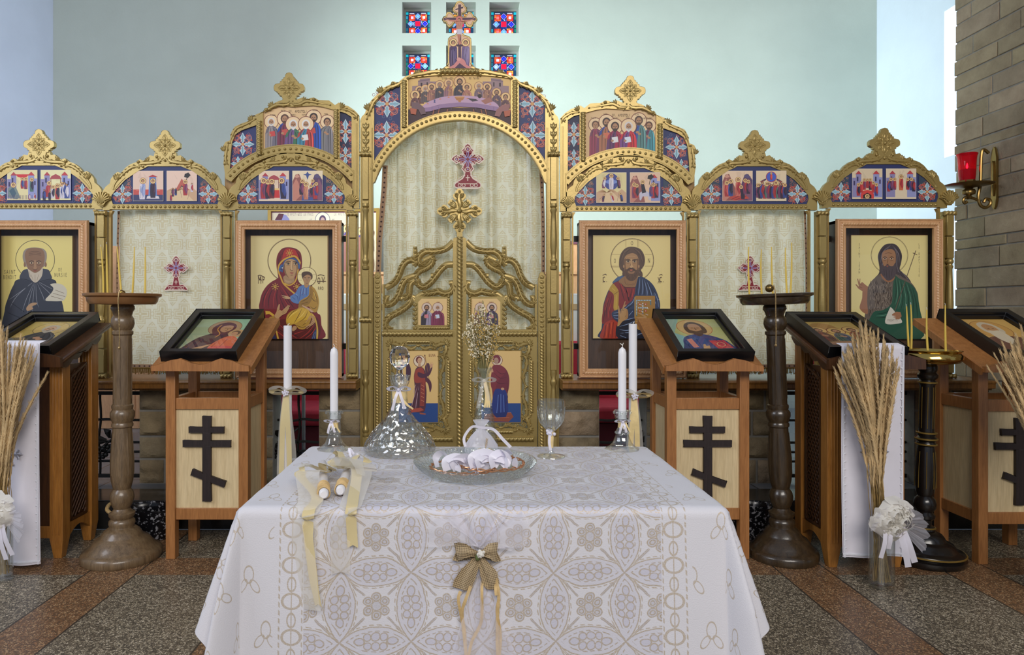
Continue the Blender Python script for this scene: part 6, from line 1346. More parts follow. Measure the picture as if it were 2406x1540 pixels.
# supper picture on the far wall
a, b = at(630, 490, 7.3), at(892, 648, 7.3)
e = thing('wall_painting', 'large framed supper picture behind the screen, above the veiled mother icon', 'painting', ((a.x+b.x)/2, 7.3, b.z))
m = MB(); m.prism([(a.x,b.z),(b.x,b.z),(b.x,a.z),(a.x,a.z)], lambda u, v, d: (u, 7.3+d, v), -.02, .03, [[(a.x+.035,b.z+.035),(b.x-.035,b.z+.035),(b.x-.035,a.z-.035),(a.x+.035,a.z-.035)]]); m.build('picture_frame', G['goldline'], e)
P = Paint(lambda u, v, d: (a.x+(u-630)*7.3/F, 7.3+d, a.z-(v-490)*7.3/F)); P.rect(634,494,888,645,(120,60,90)); P.rect(639,500,884,640,(226,210,184))
P.poly([(647,517),(655,503),(672,505),(680,515),(679,560),(647,560)], (150,146,196)); P.poly([(646,517),(655,502),(667,503),(662,517)], (96,40,56)); P.text(706,504,6,'Ο ΜΥΣΤΙΚΟΣ ΔΕΙΠΝΟΣ',(120,90,100),.62); P.text(803,504,6,'LE MYSTIQUE',(120,90,100),.62)
P.ell(758,516,17,None,(232,220,196)); P.ring(758,516,17,1.2,(90,80,110)); P.ell(758,516,8,10,(80,50,86)); P.ell(758,518,5,7,(190,150,140)); P.poly([(730,570),(740,534),(776,534),(790,570)], (120,60,110))
for k in range(5):
    for x in (690+k*1.0-k*14+40, 800+k*17): bust(P, x, 536+k*3, 6, R.choice(((130,90,150),(90,110,180),(150,80,110),(120,130,190))), (110,90,160), (70,50,60), .3, h=7)
P.poly([(650,640),(660,580),(760,570),(860,580),(880,640)], (206,190,210)); P.poly([(800,560),(840,556),(870,580),(874,640),(806,640)], (180,120,110), True); P.text(730,517,5,'IC',(90,80,100),.7); P.text(783,517,5,'XC',(90,80,100),.7)
P.build('painted_supper', e)
# oak panelling behind the altar
m = MB(); p, q = at(770, 575, 7.2), at(1420, 700, 7.2)
e = tag(thing('x', 'x', 'x'), 'long light-oak sideboard against the back wall, behind the altar', 'sideboard'); e.name = 'sideboard'; e.location = ((p.x+q.x)/2, 7.1, .165)
m.box(p.x, q.x, 6.95, 7.26, .165, at(0, 646, 7.0).z); m.build('cabinet_body', G['peach'], e, bevel=.01); m = MB(); m.box(p.x-.03, q.x+.03, 6.92, 7.27, at(0, 646, 7.0).z, at(0, 640, 7.0).z); m.build('top', G['peach'], e)
p, q = at(1335, 574, 7.3), at(1500, 690, 7.3); e = thing('wall_panel_picture', 'peach-toned framed panel glimpsed right of the doorway, behind the screen', 'painting', ((p.x+q.x)/2, 7.3, q.z))
m = MB(); m.box(p.x, q.x, 7.3, 7.33, q.z, p.z); m.build('panel', G['peach'], e); m = MB(); m.box(p.x, q.x, 7.28, 7.335, p.z, p.z+.03); m.build('top_rail', mat('plum_rail', (120,70,90), .5), e)
# altar with its white cloth
p, q = at(782, 690, 5.9), at(1402, 690, 5.9); zt = p.z
e = thing('altar_table', 'altar under a white brocade cloth, glimpsed either side of the doorway curtain', 'altar', ((p.x+q.x)/2, 6.2, .165))
m = MB(); m.box(p.x, q.x, 5.9, 6.7, .165, zt); m.build('cloth', G['altarcloth'], e, bevel=.012)
m = MB(); m.box(p.x-.004, q.x+.004, 5.894, 6.71, zt-.14, zt-.09); m.build('trim_band', G['braid'], e)
# red upholstered benches seen through the grilles
def bench(x, y, label, back=1):
    e = thing('red_bench', label, 'bench', (x, y, .165), 'red benches behind the wall')
    m = MB(); m.box(x-.42, x+.42, y-.3, y+.3, .38, .50); m.build('seat', G['red_carpet'], e, bevel=.03)
    m = MB(); m.box(x-.42, x+.42, y+.26, y+.36, .46, .98); m.build('backrest', G['red_carpet'], e, bevel=.03)
    m = MB(); m.box(x-.40, x+.40, y-.26, y+.28, .20, .372); m.build('base', mat('dark_red_base', (92,22,36), .8), e)
    for sx in (-1, 1):
        for sy in (-1, 1): m = MB(); m.lathe([(.018,0),(.018,.034)], (x+sx*.38, y+sy*.24, .165), 10); m.build('foot', G['chrome'], e)
bench(-1.44, 5.35, 'dark red bench behind the left narrow grille'); bench(1.12, 5.5, 'bright pink-red bench behind the right narrow grille'); bench(3.35, 5.6, 'red bench far right, behind the wide grille')
e = thing('microphone_stand', 'chrome floor stand rod in front of the dark red bench', 'stand', (*at(713, 900, 4.85).xy, .165))
X, Y = e.location.x, e.location.y
m = MB(); m.tube([(X,Y,.17),(X,Y,.80)], .014, 8); m.build('rod', G['chrome'], e); m = MB(); m.tube([(X-.12,Y-.04,.185),(X+.12,Y+.04,.18)], .01, 6); m.tube([(X-.04,Y+.1,.185),(X+.04,Y-.1,.18)], .01, 6); m.build('foot_bar', G['chrome'], e); m = MB(); m.lathe([(.02,0),(.024,.02),(.024,.05),(.018,.06)], (X,Y,.70), 10); m.build('clutch', G['black'], e)
# cabinet by the left wall
p = at(196, 578, 6.2); e = thing('cupboard', 'orange-brown cupboard glimpsed between the monk icon and its pillar', 'cupboard', (p.x+.25, 6.2, .165))
m = MB(); m.box(p.x, p.x+.5, 6.2, 6.6, .165, p.z); m.build('body', G['peach'], e, bevel=.006); m = MB(); m.box(p.x+.03, p.x+.47, 6.185, 6.198, .25, p.z-.06); m.build('door', G['peach'], e, bevel=.004)
# ---------------------------------------------------------------- lecterns
TAN = math.tan
def ribbon(m, pts, w, up=(0,1,0), mi=0, n=5, notch=False):
    """flat band along pts; its width lies across the path and the normal `up`"""
    P = [Vector(p) for p in (cr(pts, n) if len(pts) > 2 else pts)]; N = len(P); vs = []; up = Vector(up)
    for i in range(N):
        d = P[min(i+1,N-1)]-P[max(i-1,0)]; a = d.cross(up)
        a = a.normalized() if a.length > 1e-7 else Vector((1,0,0))
        ww = w[0]+(w[1]-w[0])*i/(N-1) if isinstance(w, tuple) else w
        vs += [P[i]-a*ww/2, P[i], P[i]+a*ww/2]
    if notch: vs[-2] = P[-1]-(P[-1]-P[-2]).normalized()*.007
    m.add(vs, [q for i in range(N-1) for q in ((3*i,3*i+1,3*i+4,3*i+3),(3*i+1,3*i+2,3*i+5,3*i+4))], mi)
def lectern_cross(label):
    e = thing('lectern', label, 'lectern', (0,0,0), 'cross-panelled lecterns'); B = dict(local=True, bevel=.002)
    dz = lambda y: .967+(y+.07)*TAN(.433); s = .047
    for x in (-.205, .158):
        for y in (0, .273):
            m = MB(); m.box(x, x+s, y, y+s, 0, dz(y)-.035); m.build('leg', G['cherry'], e, **B)
    for z0, z1 in ((.746,.803), (.195,.252)):
        for y in (.006, .282): m = MB(); m.box(-.158, .158, y, y+.03, z0, z1); m.build('rail', G['cherry_h'], e, **B)
        for x in (-.198, .168): m = MB(); m.box(x, x+.03, s, .273, z0, z1); m.build('rail', G['cherry'], e, **B)
    m = MB(); m.box(-.158, .158, .016, .024, .252, .746); fp = m.build('front_panel', G['ply'], e, local=True)
    for x in (-.188, .178): m = MB(); m.box(x, x+.01, s, .273, .252, .746); m.build('side_panel', G['ply'], e, local=True)
    m = MB(); k = 1/472.0; c = (lambda px: (px-485.5)*k); zz = lambda py: 1.24-(py-730)*k
    pts = [(475,979),(495,979),(495,1004),(525,1004),(525,1018),(495,1018),(495,1036),(541,1036),(541,1051),(495,1051),(495,1119.5),(530,1132),(525,1146),(495,1135),(495,1179),(475,1179),(475,1128),(447,1117.5),(452,1103.5),(475,1112),(475,1051),(429,1051),(429,1036),(475,1036),(475,1018),(443,1018),(443,1004),(475,1004)]
    m.prism([(c(a), zz(b)) for a, b in pts], lambda u, v, d: (u, d, v), .002, .0155); m.build('three_bar_cross', G['wenge'], fp, **B)
    m = MB(); y0, y1 = -.07, .43; vs = []
    for x in (-.235, .235): vs += [(x,y0,dz(y0)-.022),(x,y1,dz(y1)-.022),(x,y1,dz(y1)),(x,y0,dz(y0))]
    m.add(vs, [(0,1,2,3),(7,6,5,4),(0,4,5,1),(1,5,6,2),(2,6,7,3),(3,7,4,0)])
    m.build('desk_board', G['cherry'], e, **B)
    for x in (-.24, .24):
        m = MB()
        for o, r in ((-.006,.006),(-.020,.005),(-.032,.006)): m.tube([(x, y0+.005, dz(y0)+o), (x, y1, dz(y1)+o)], r, 6)
        m.bar((x, y0, dz(y0)-.02), (x, y1, dz(y1)-.02), .012, .034); m.build('desk_moulding', G['cherry'], e, local=True)
    m = MB(); n = 24; top = [(-.238+.476*i/n, .972+.030*(.5-.5*cos(4*PI*i/n))+(.006 if 6 < i < 18 else 0)) for i in range(n+1)]
    m.prism([(-.238,.945)]+top+[(.238,.945)], lambda u, v, d: (u, d, v), -.088, -.07); m.build('front_lip', G['cherry_h'], e, **B)
    return e
def lectern_lattice(label):
    e = thing('lectern', label, 'lectern', (0,0,0), 'lattice-sided lecterns'); B = dict(local=True, bevel=.003)
    dz = lambda y: 1.0+(y+.06)*TAN(.36); s = .066; h = .185
    for x in (-h, h-s):
        for y in (0, .264):
            m = MB(); t = dz(y)-.05; vs = []
            for z, g in ((0,.013),(.10,0),(t,0)): vs += [(x+g,y+g,z),(x+s-g,y+g,z),(x+s-g,y+s-g,z),(x+g,y+s-g,z)]
            m.add(vs, [(3,2,1,0)]+[(4*j+i,4*j+(i+1)%4,4*j+4+(i+1)%4,4*j+4+i) for j in range(2) for i in range(4)]+[(8,9,10,11)])
            for o in (.018,.033,.048): m.tube([(x+o,y,.12),(x+o,y,t-.02)], .0035, 5)
            m.build('leg', G['pine'], e, **B)
    m = MB(); m.box(-h+s, h-s, .02, .035, .14, .98); m.build('front_panel', G['dark'], e, local=True)
    m = MB(); m.box(-h+s, h-s, .01, .03, .10, .16); m.build('front_rail', G['pine'], e, **B)
    for sx in (-1, 1):
        xs = sx*(h-.03); m = MB(); m.box(xs-.006, xs+.006, s, .264, .12, dz(.06)-.08); m.build('side_panel', G['dark'], e, local=True)
        m = MB(); n = 16; f = lambda u, v, d: (xs+sx*.012+d, u, v)
        m.prism([(s,.16),(s,.085)]+[(s+.198*i/n, .085+.045*sin(PI*i/n)) for i in range(1,n)]+[(.264,.085),(.264,.16)], f, -.008, .008); m.build('arched_rail', G['pine'], e, **B)
        x2 = xs+sx*.014; fr = MB()
        for a, b in (((x2,s+.03,.17),(x2,s+.03,.90)),((x2,.234,.17),(x2,.234,.96)),((x2,s+.03,.17),(x2,.234,.17)),((x2,s+.03,.90),(x2,.234,.96))): fr.bar(a, b, .012, .012, (1,0,0))
        y0, y1, z0, z1 = s+.03, .234, .17, .92
        for sl in (1, -1):
            k = -14
            while k < 40:
                zc = z0+k*.036; pts = []
                for i in range(9):
                    y = y0+(y1-y0)*i/8; z = zc+sl*1.25*(y-y0)
                    if z0 <= z <= z1+(y-y0)*.4: pts.append((x2+sl*.002, y, z))
                if len(pts) > 1: fr.tube([pts[0], pts[-1]], .0034, 5)
                k += 1
        fr.build('lattice', G['dark'], e, local=True)
        m = MB(); n = 40; f2 = lambda u, v, d: (sx*(h+.004)+d, u, v)
        m.prism([(-.02,dz(-.02)-.012)]+[(-.02+.36*i/n, dz(-.02+.36*i/n)-.055-.018*abs(sin(PI*4*i/n))) for i in range(n+1)]+[(.34,dz(.34)-.012)], f2, -.008, .008); m.build('scalloped_apron', G['dark'], e, **B)
    m = MB(); y0, y1 = -.075, .40; vs = []
    for x in (-.213, .213): vs += [(x,y0,dz(y0)-.026),(x,y1,dz(y1)-.026),(x,y1,dz(y1)),(x,y0,dz(y0))]
    m.add(vs, [(0,1,2,3),(7,6,5,4),(0,4,5,1),(1,5,6,2),(2,6,7,3),(3,7,4,0)])
    for x in (-.213,.213): m.tube([(x,y0,dz(y0)-.013),(x,y1,dz(y1)-.013)], .013, 8)
    m.build('desk_board', G['dark'], e, **B)
    m = MB(); n = 24; m.prism([(-.228,.965)]+[(-.228+.456*i/n, 1.012+.02*abs(sin(2*PI*i/n))) for i in range(n+1)]+[(.228,.965)], lambda u, v, d: (u, d, v), -.09, -.073); m.build('front_lip', G['dark_h'], e, **B)
    return e
L2 = lectern_cross('cherry-wood lectern with dark cross, left of the white-clothed table'); L2.location = (-1.302, 3.4, 0)
R1 = dup(L2, 'cherry-wood lectern with dark cross, right of the white-clothed table', (1.196, 3.4, 0))
R3 = dup(L2, 'cherry-wood lectern at the right edge, dark cross cut off by dried grass', (2.695, 3.33, 0))
L1 = lectern_lattice('pine lattice-sided lectern at the left edge, white runner down its front'); L1.location = (-2.205, 3.4, 0)
R2 = dup(L1, 'pine lattice-sided lectern', (1.912, 3.28, 0)); R2['label'] = 'pine lattice-sided lectern between the leaning dark stand and the brass-bowl stand'

def small_icon(P, kind):   # unit width 1, height 1.36
    H = 1.36
    if kind == 'mother':
        P.rect(0,0,1,H,(170,184,140)); P.rect(.5,0,1,H,(150,186,150)); P.ell(.56,.36,.30,None,(176,140,100)); P.ring(.56,.36,.30,.01,(120,70,50))
        P.poly([(.48,.55),(.2,.75),(.05,1.1),(0,H),(.8,H),(.9,.9),(.7,.6)], (70,40,40), True); P.poly([(.56,.14),(.4,.22),(.34,.42),(.46,.66),(.64,.62),(.76,.4),(.72,.22)], (96,44,50), True)
        P.poly([(.6,.26),(.5,.32),(.5,.46),(.6,.54),(.7,.44),(.7,.3)], (186,138,98), True); P.lines([[(.56,.38),(.6,.37)],[(.64,.38),(.68,.39)],[(.62,.38),(.63,.44)],[(.59,.48),(.64,.48)]], .012, (80,50,40), False); P.line([(.46,.24),(.44,.42),(.54,.6),(.5,.74)], .02, (206,140,60))
        P.ell(.84,.58,.15,None,(190,150,100)); P.ell(.83,.56,.08,.09,(96,66,50)); P.ell(.81,.59,.06,.07,(190,140,100)); P.poly([(.8,.68),(.62,.8),(.5,1.1),(.6,1.25),(.9,1.2),(.98,.9)], (206,104,60), True)
        P.poly([(.5,1.15),(.62,1.05),(.98,1.1),(1,H),(.4,H)], (200,80,70), True); P.poly([(.2,1.18),(.4,1.05),(.52,1.0),(.46,1.08),(.3,1.24)], (190,146,100), True); P.lines([[(.6,.85),(.56,1.1)],[(.75,.8),(.7,1.1)],[(.2,.85),(.1,1.2)],[(.3,.8),(.24,1.1)],[(.7,1.15),(.6,1.34)]], .014, (120,50,40)); P.line([(.0,1.25),(.15,1.18),(.28,1.28)], .03, (206,150,70))
    elif kind == 'teacher':
        P.rect(0,0,1,H,(186,186,120)); P.poly([(0,0),(.3,0),(.1,.5),(0,.8)], (150,180,160)); P.poly([(0,.5),(.35,.8),(.3,H),(0,H)], (140,184,176)); P.ell(.5,.36,.32,None,(206,170,110)); P.ring(.5,.36,.32,.012,(180,100,60))
        P.poly([(.4,.62),(.2,.74),(.12,1.0),(.1,H),(.96,H),(.95,.95),(.8,.74),(.6,.62)], (44,62,110), True); P.poly([(.3,.74),(.42,.66),(.56,.8),(.5,H),(.3,H)], (52,74,124), True); P.poly([(.22,.82),(.32,.78),(.36,1.1),(.26,1.12)], (206,130,110))
        P.poly([(.5,.12),(.36,.2),(.3,.4),(.36,.58),(.64,.58),(.7,.4),(.64,.2)], (84,60,46), True); P.poly([(.5,.2),(.4,.26),(.39,.45),(.5,.64),(.61,.45),(.6,.26)], (180,134,94), True); P.poly([(.39,.46),(.5,.5),(.61,.46),(.58,.62),(.5,.7),(.42,.62)], (84,58,44), True); P.lines([[(.43,.37),(.48,.37)],[(.53,.37),(.58,.37)],[(.5,.36),(.51,.45)]], .014, (60,40,34), False)
        P.poly([(.6,.86),(.88,.84),(.96,1.12),(.68,1.16)], (190,56,60)); P.ring(.78,1.0,.07,.012,(220,180,120)); P.poly([(.42,1.16),(.46,1.0),(.5,.98),(.5,1.06),(.56,1.04),(.54,1.18)], (190,146,100)); P.lines([[(.7,.75),(.8,1.0)],[(.8,.78),(.9,1.1)],[(.4,.8),(.42,1.3)],[(.2,.9),(.18,1.3)]], .014, (24,34,70))
    elif kind == 'elder':
        P.rect(0,0,1,H,(214,170,92)); P.ell(.48,.4,.33,None,(206,156,80)); P.ring(.48,.4,.33,.012,(150,96,50)); P.poly([(.4,.66),(.14,.8),(.02,H),(1,H),(.92,.84),(.62,.66)], (110,70,54), True); P.poly([(.48,.12),(.33,.22),(.31,.5),(.48,.62),(.66,.5),(.63,.22)], (206,190,160), True); P.poly([(.48,.2),(.38,.28),(.38,.46),(.48,.56),(.58,.46),(.58,.28)], (190,140,90), True); P.poly([(.36,.48),(.48,.46),(.6,.48),(.6,.8),(.48,1.0),(.36,.8)], (216,200,170), True); P.lines([[(.42,.38),(.46,.38)],[(.5,.38),(.54,.38)],[(.3,.8),(.2,1.3)],[(.7,.8),(.8,1.3)],[(.5,1.0),(.5,1.3)]], .014, (80,50,40))
    elif kind == 'gathering':
        P.rect(0,0,1,H,(200,168,84)); P.rect(.02,.02,.98,.4,(190,160,90)); P.ell(.35,.3,.24,None,(170,130,70))
        for k in range(3): bust(P, .2+.3*k, .42+.05*(k%2), .085, ((120,50,44),(60,90,80),(150,90,50))[k], ((90,60,50),(60,80,100),(120,44,44))[k], (90,66,50), .5, (206,170,100), h=9, w=1.5)
        P.poly([(0,.95),(1,.88),(1,H),(0,H)], (96,84,56)); P.poly([(.1,1.0),(.5,.94),(.9,1.0),(.8,1.3),(.2,1.3)], (150,110,80), True)
    else:
        P.rect(0,0,1,H,(176,150,76)); P.rect(0,.8,1,H,(110,92,54)); P.ell(.5,.35,.3,None,(190,160,90)); P.ring(.5,.35,.3,.012,(96,76,44)); bust(P, .5, .38, .16, (70,66,60), (52,52,54), (170,160,140), .9, None, h=6, w=1.7); P.poly([(0,.9),(.3,.84),(.4,1.2),(0,1.3)], (80,76,52), True)
def framed_icon(label, kind, x, yf, zf, ang, L=.50, Wd=.375):
    e = thing('tabletop_icon', label, 'icon', (0,0,0), 'black-framed icons on the lecterns'); h = Wd/2; t = .036
    f = lambda u, v, d: (u, v, -d)
    m = MB(); m.prism([(-h,0),(h,0),(h,L),(-h,L)], f, -.052, 0, [[(-h+t,t),(h-t,t),(h-t,L-t),(-h+t,L-t)]])
    i = t+.01; m.prism([(-h+.02,.02),(h-.02,.02),(h-.02,L-.02),(-h+.02,L-.02)], f, -.036, -.002, [[(-h+i,i),(h-i,i),(h-i,L-i),(-h+i,L-i)]])
    m.build('black_frame', G['black'], e, local=True, bevel=.004)
    w = Wd-2*i; hh = L-2*i; P = Paint(lambda u, v, d: ((u-.5)*w*1.02, i+hh*(1-v/1.36), .012-d), 3e-5); small_icon(P, kind); P.build('printed_icon', e, local=True)
    m = MB(); m.add([(-h+t,t,.028),(h-t,t,.028),(h-t,L-t,.028),(-h+t,L-t,.028)], [(0,1,2,3)]); m.build('glass_pane', G['caseglass'], e, local=True)
    e.location = (x, yf, zf); e.rotation_euler = (ang, 0, 0); return e
TA = math.tan(.433); TB_ = math.tan(.36)
framed_icon('black-framed icon of a mother in dark red, on the lectern left of the table', 'mother', -1.327, 3.372, .967+.042*TA+.004, .433)
framed_icon('black-framed icon of a bearded man with a red book, right of the table', 'teacher', 1.219, 3.372, .967+.042*TA+.004, .433)
framed_icon('black-framed orange-brown icon of a white-bearded elder at the right edge', 'elder', 2.765, 3.302, .967+.042*TA+.004, .433)
framed_icon('dim black-framed icon on the left-edge lattice lectern', 'dim', -2.245, 3.372, 1.0+.032*TB_+.004, .36, .475)
framed_icon('black-framed icon with several haloed figures, above the runner with dried grass before it', 'gathering', 1.90, 3.252, 1.0+.032*TB_+.004, .36, .475)

# white runners on the lattice lecterns
def runner(label, xc, y, z0, z1, w, seed):
    e = thing('cloth_runner', label, 'runner', (xc, y, z0), 'white runners with silver crosses'); R.seed(seed)
    nx, nz = 24, 60; vs = []; fs = []; a, b = R.uniform(0,6), R.uniform(0,6)
    dep = lambda u, v: .012*sin(5*u+a+2.2*v)*(v*.8+.1)+.006*sin(11*u+b-3*v)*v
    for j in range(nz+1):
        for i in range(nx+1):
            u, v = i/nx, j/nz; vs.append((xc+(u-.5)*w*(1-.02*v), y+dep(u, v), z1+(z0-z1)*v))
    for i in range(nx+1): u = i/nx; vs.append((xc+(u-.5)*w, y+.05, z1+.012))
    for j in range(nz):
        for i in range(nx): q = j*(nx+1)+i; fs.append((q, q+1, q+nx+2, q+nx+1))
    o = (nz+1)*(nx+1)
    for i in range(nx): fs.append((o+i, o+i+1, i+1, i))
    m = MB(); m.add(vs, fs); m.build('cloth', G['white'], e, sharp=0)
    m = MB(); P3 = lambda u, v, d=.004: Vector((xc+(u-.5)*w*(1-.02*v), y+dep(u, v)-d, z1+(z0-z1)*v))
    for uu in (.03, .97): m.tube([P3(uu, j/40) for j in range(41)], .0045, 4, flat=(1,.3), up=(0,1,0))
    m.tube([P3(i/20, .985) for i in range(21)], .006, 4, flat=(1,.3), up=(0,1,0))
    for uu in (.05,.95):
        for k in range(26): p = P3(uu, .03+k*.037); m.ball(p, .0045, 6, 3, ry=.4)
    m.build('lace_trim', G['lace_white'], e)
    m = MB(); vc = .5; c = P3(.5, vc)
    for k in range(4):
        A = k*PI/2; q = lambda r, s_: P3(.5+(r*cos(A)-s_*sin(A))/w, vc+(r*sin(A)+s_*cos(A))/(z1-z0), .006)
        m.tube([q(0,0), q(.03,0), q(.044,0)], [.004,.007,.008], 6, flat=(1,.5), up=(0,1,0)); m.tube([q(.04,0), q(.054,0), q(.07,0)], [.006,.009,.001], 6, flat=(1,.5), up=(0,1,0))
        for s_ in (-1, 1): m.tube([q(.038,0), q(.046,.012*s_), q(.05,.02*s_), q(.044,.024*s_)], [.006,.006,.005,.001], 6, flat=(1,.5), up=(0,1,0))
    m.build('silver_cross', G['silverthread'], e); return e
runner('white satin runner at the left edge, silver cross half behind dried grass', -2.19, 3.262, .025, 1.083, .288, 2)
runner('white satin runner right of the table, behind the grass vase with white roses', 1.876, 3.162, .098, 1.075, .292, 3)

# ---------------------------------------------------------------- candle stands
PROF = [(.19,0),(.197,.01),(.197,.035),(.188,.047),(.176,.052),(.168,.058),(.150,.075),(.132,.098),(.104,.112),(.098,.120),(.085,.140),(.060,.158),(.058,.165),(.062,.175),(.060,.19),(.050,.20),(.060,.215),(.061,.228),(.046,.236),(.038,.25),(.046,.265),(.054,.29),(.056,.31),(.052,.33),(.040,.348),(.043,.356),(.051,.39),(.055,.43),(.055,.50),(.050,.57),(.045,.635),(.044,.655),(.050,.66),(.050,.672),(.046,.68),(.050,.69),(.057,.71),(.057,.73),(.047,.745),(.050,.755),(.050,.766),(.044,.772),(.043,.9),(.042,1.115),(.049,1.122),(.049,1.136),(.042,1.142),(.050,1.155),(.055,1.175),(.052,1.20),(.042,1.215),(.048,1.235),(.056,1.248),(.054,1.262),(.046,1.27)]
def stand_tray(label, mt, mtray, loc, tilt, bs=.95):
    e = thing('candle_stand', label, 'candle stand', (0,0,0), 'tall turned candle stands')
    k1 = next(i for i, p in enumerate(PROF) if p[1] > .15)
    m = MB(); m.lathe([(.06+(r-.06)*(.137*bs+bs-.137*1.0-(bs-1)*.0)/1.0 if False else .06+(r-.06)*((.197*bs-.06)/.137), z) for r, z in PROF[:k1+1]], seg=44); m.build('base', mt, e, local=True)
    m = MB(); m.lathe(PROF[k1:], seg=32)
    for k in range(8):
        a = k*PI/4+.2; rr = lambda z: .0545 if z < .5 else .0545-(z-.5)*.075
        m.tube([(.0535*cos(a), .0535*sin(a), .42), (.054*cos(a), .054*sin(a), .5), (.0455*cos(a), .0455*sin(a), .63)], .0025, 5); m.tube([(.0435*cos(a), .0435*sin(a), .80), (.0425*cos(a), .0425*sin(a), 1.10)], .0022, 5)
    m.build('shaft', mt, e, local=True)
    m = MB(); m.lathe([(.05,1.268),(.150,1.272),(.160,1.285),(.164,1.305),(.178,1.312),(.180,1.322),(.176,1.325),(.166,1.320),(.156,1.300),(.02,1.296)], seg=44); m.build('tray', mtray, e, local=True)
    m = MB(); m.lathe([(.0,1.308),(.156,1.306)], seg=30, caps=False); m.build('sand', mat('sand', (170,140,104), .95, bump=.5, bs=200), e, local=True)
    e.location = loc; e.rotation_euler = tilt; return e
S1 = stand_tray('pale bronze-toned turned stand with copper tray, left of the table', G['bronze'], G['bronzetray'], (-1.735, 3.42, 0), (0, .004, 0))
S2 = stand_tray('dark brown turned candle stand leaning slightly, right of the table', G['ebony'], G['ebony'], (1.582, 3.43, 0), (0, -.034, 0), .845)
P3 = [(.19,0),(.2,.012),(.2,.03),(.185,.036),(.196,.046),(.19,.056),(.165,.062),(.152,.07),(.135,.092),(.10,.105),(.094,.118),(.08,.135),(.046,.152)]
P3b = [(.046,.152),(.042,.17),(.030,.176),(.032,.2),(.044,.21),(.046,.225),(.034,.24),(.048,.262),(.05,.285),(.044,.305),(.032,.318),(.040,.335),(.045,.40),(.044,.47),(.038,.55),(.036,.565),(.043,.57),(.043,.58),(.037,.588),(.046,.597),(.046,.607),(.037,.616),(.042,.628),(.034,.636),(.033,.70),(.033,.87),(.038,.876),(.038,.888),(.032,.895),(.044,.906),(.046,.92),(.036,.934),(.042,.945),(.042,.965),(.035,.975)]
e = S3 = thing('candle_stand', 'black gold-lined turned stand with a polished brass bowl, far right', 'candle stand', (0,0,0), 'tall turned candle stands')
m = MB(); m.lathe([(.046+(r-.046)*.87, z) for r, z in P3], seg=44); m.build('base', G['jet'], e, local=True); m = MB(); m.lathe(P3b, seg=30); m.build('shaft', G['jet'], e, local=True)
for z, r in ((.163,.0455),(.575,.0445),(.602,.0475),(.632,.0425),(.882,.0395),(.05,.176)): m = MB(); m.tube([(r*cos(t), r*sin(t), z) for t in [2*PI*i/32 for i in range(32)]], .0045, 6, closed=True); m.build('gold_ring', G['goldline'], e, local=True)
for k in range(8):
    a = k*PI/4+.3
    for pr in ([(.0332,.655),(.0332,.86)], [(.0452,.36),(.0455,.42),(.0395,.54)]): m = MB(); m.tube([(r*cos(a), r*sin(a), z) for r, z in pr], .0018, 5); m.build('gold_flute', G['goldline'], e, local=True)
m = MB(); m.lathe([(.03,.972),(.09,.975),(.132,.985),(.148,1.003),(.146,1.022),(.136,1.032),(.140,1.038),(.146,1.042),(.142,1.046),(.132,1.038),(.128,1.02),(.11,1.0),(.02,.994)], seg=48); m.build('brass_bowl', G['brass'], e, local=True)
m = MB(); m.lathe([(.0,1.012),(.122,1.012)], seg=30, caps=False); m.build('sand', mat('pale_sand', (214,196,150), .95, bump=.5, bs=200), e, local=True)
e.location = (2.268, 3.40, 0); e.rotation_euler = (0, .022, 0)

TAPER_D = (('first', 1), )
def taper(label, group, px0, py0, px1, py1, d, d2=None):
    """thin beeswax candle, base (px0, py0) to tip (px1, py1) at distance d"""
    a = W(px0, py0, d); b = W(px1, py1, d2 or d); e = thing('taper_candle', label, 'candle', a, group); q = b-a; L = q.length
    m = MB(); R.seed(int(px0)); bow = Vector((R.uniform(-.004,.004), R.uniform(-.004,.004), 0)); n = 8
    m.tube([a+q*(i/n)+bow*sin(PI*i/n) for i in range(n+1)], [.0050-.0026*(i/n)**2 for i in range(n+1)], 8); m.build('wax', G['taper'], e)
    m = MB(); u = q.normalized(); m.tube([b-u*.002, b+u*.006, b+u*.011+Vector((R.uniform(-.003,.003),0,0))], .0010, 5); m.build('wick', G['wick'], e)
nth = ('leftmost', 'second from the left', 'middle, tilting left', 'fourth from the left', 'rightmost')
for k, (a, b, dd) in enumerate(((243,237,3.47),(253,250,3.38),(285,275,3.36),(311,316,3.46),(341,341,3.40))): taper('thin yellow taper on the copper tray, %s of five' % nth[k], 'tapers on the copper tray', a, 694 if k != 2 else 690, b, 580 if k != 1 else 574, dd)
nth = ('leftmost, before the red cross', 'second from the left', 'third from the left, by the ball', 'fourth, leaning next to the rightmost', 'rightmost')
for k, (a, b, dd) in enumerate(((1761,1759,3.40),(1790,1789,3.46),(1816,1813,3.50),(1849,1845,3.42),(1857,1860,3.46))): taper('thin yellow taper on the leaning dark stand, %s' % nth[k], 'tapers on the dark stand', a, 694, b, (580,586,580,582,570)[k], dd)
nth = ('leftmost', 'second from the left', 'third from the left', 'rightmost and tallest')
for k, (a, b, y0, y1, dd) in enumerate(((2135,2130,819,720,3.42),(2141,2140,820,716,3.46),(2180,2177.5,827,728,3.33),(2222,2221,828,718,3.36))): taper('thin yellow taper in the brass bowl, %s of four' % nth[k], 'tapers in the brass bowl', a, y0, b, y1, dd)
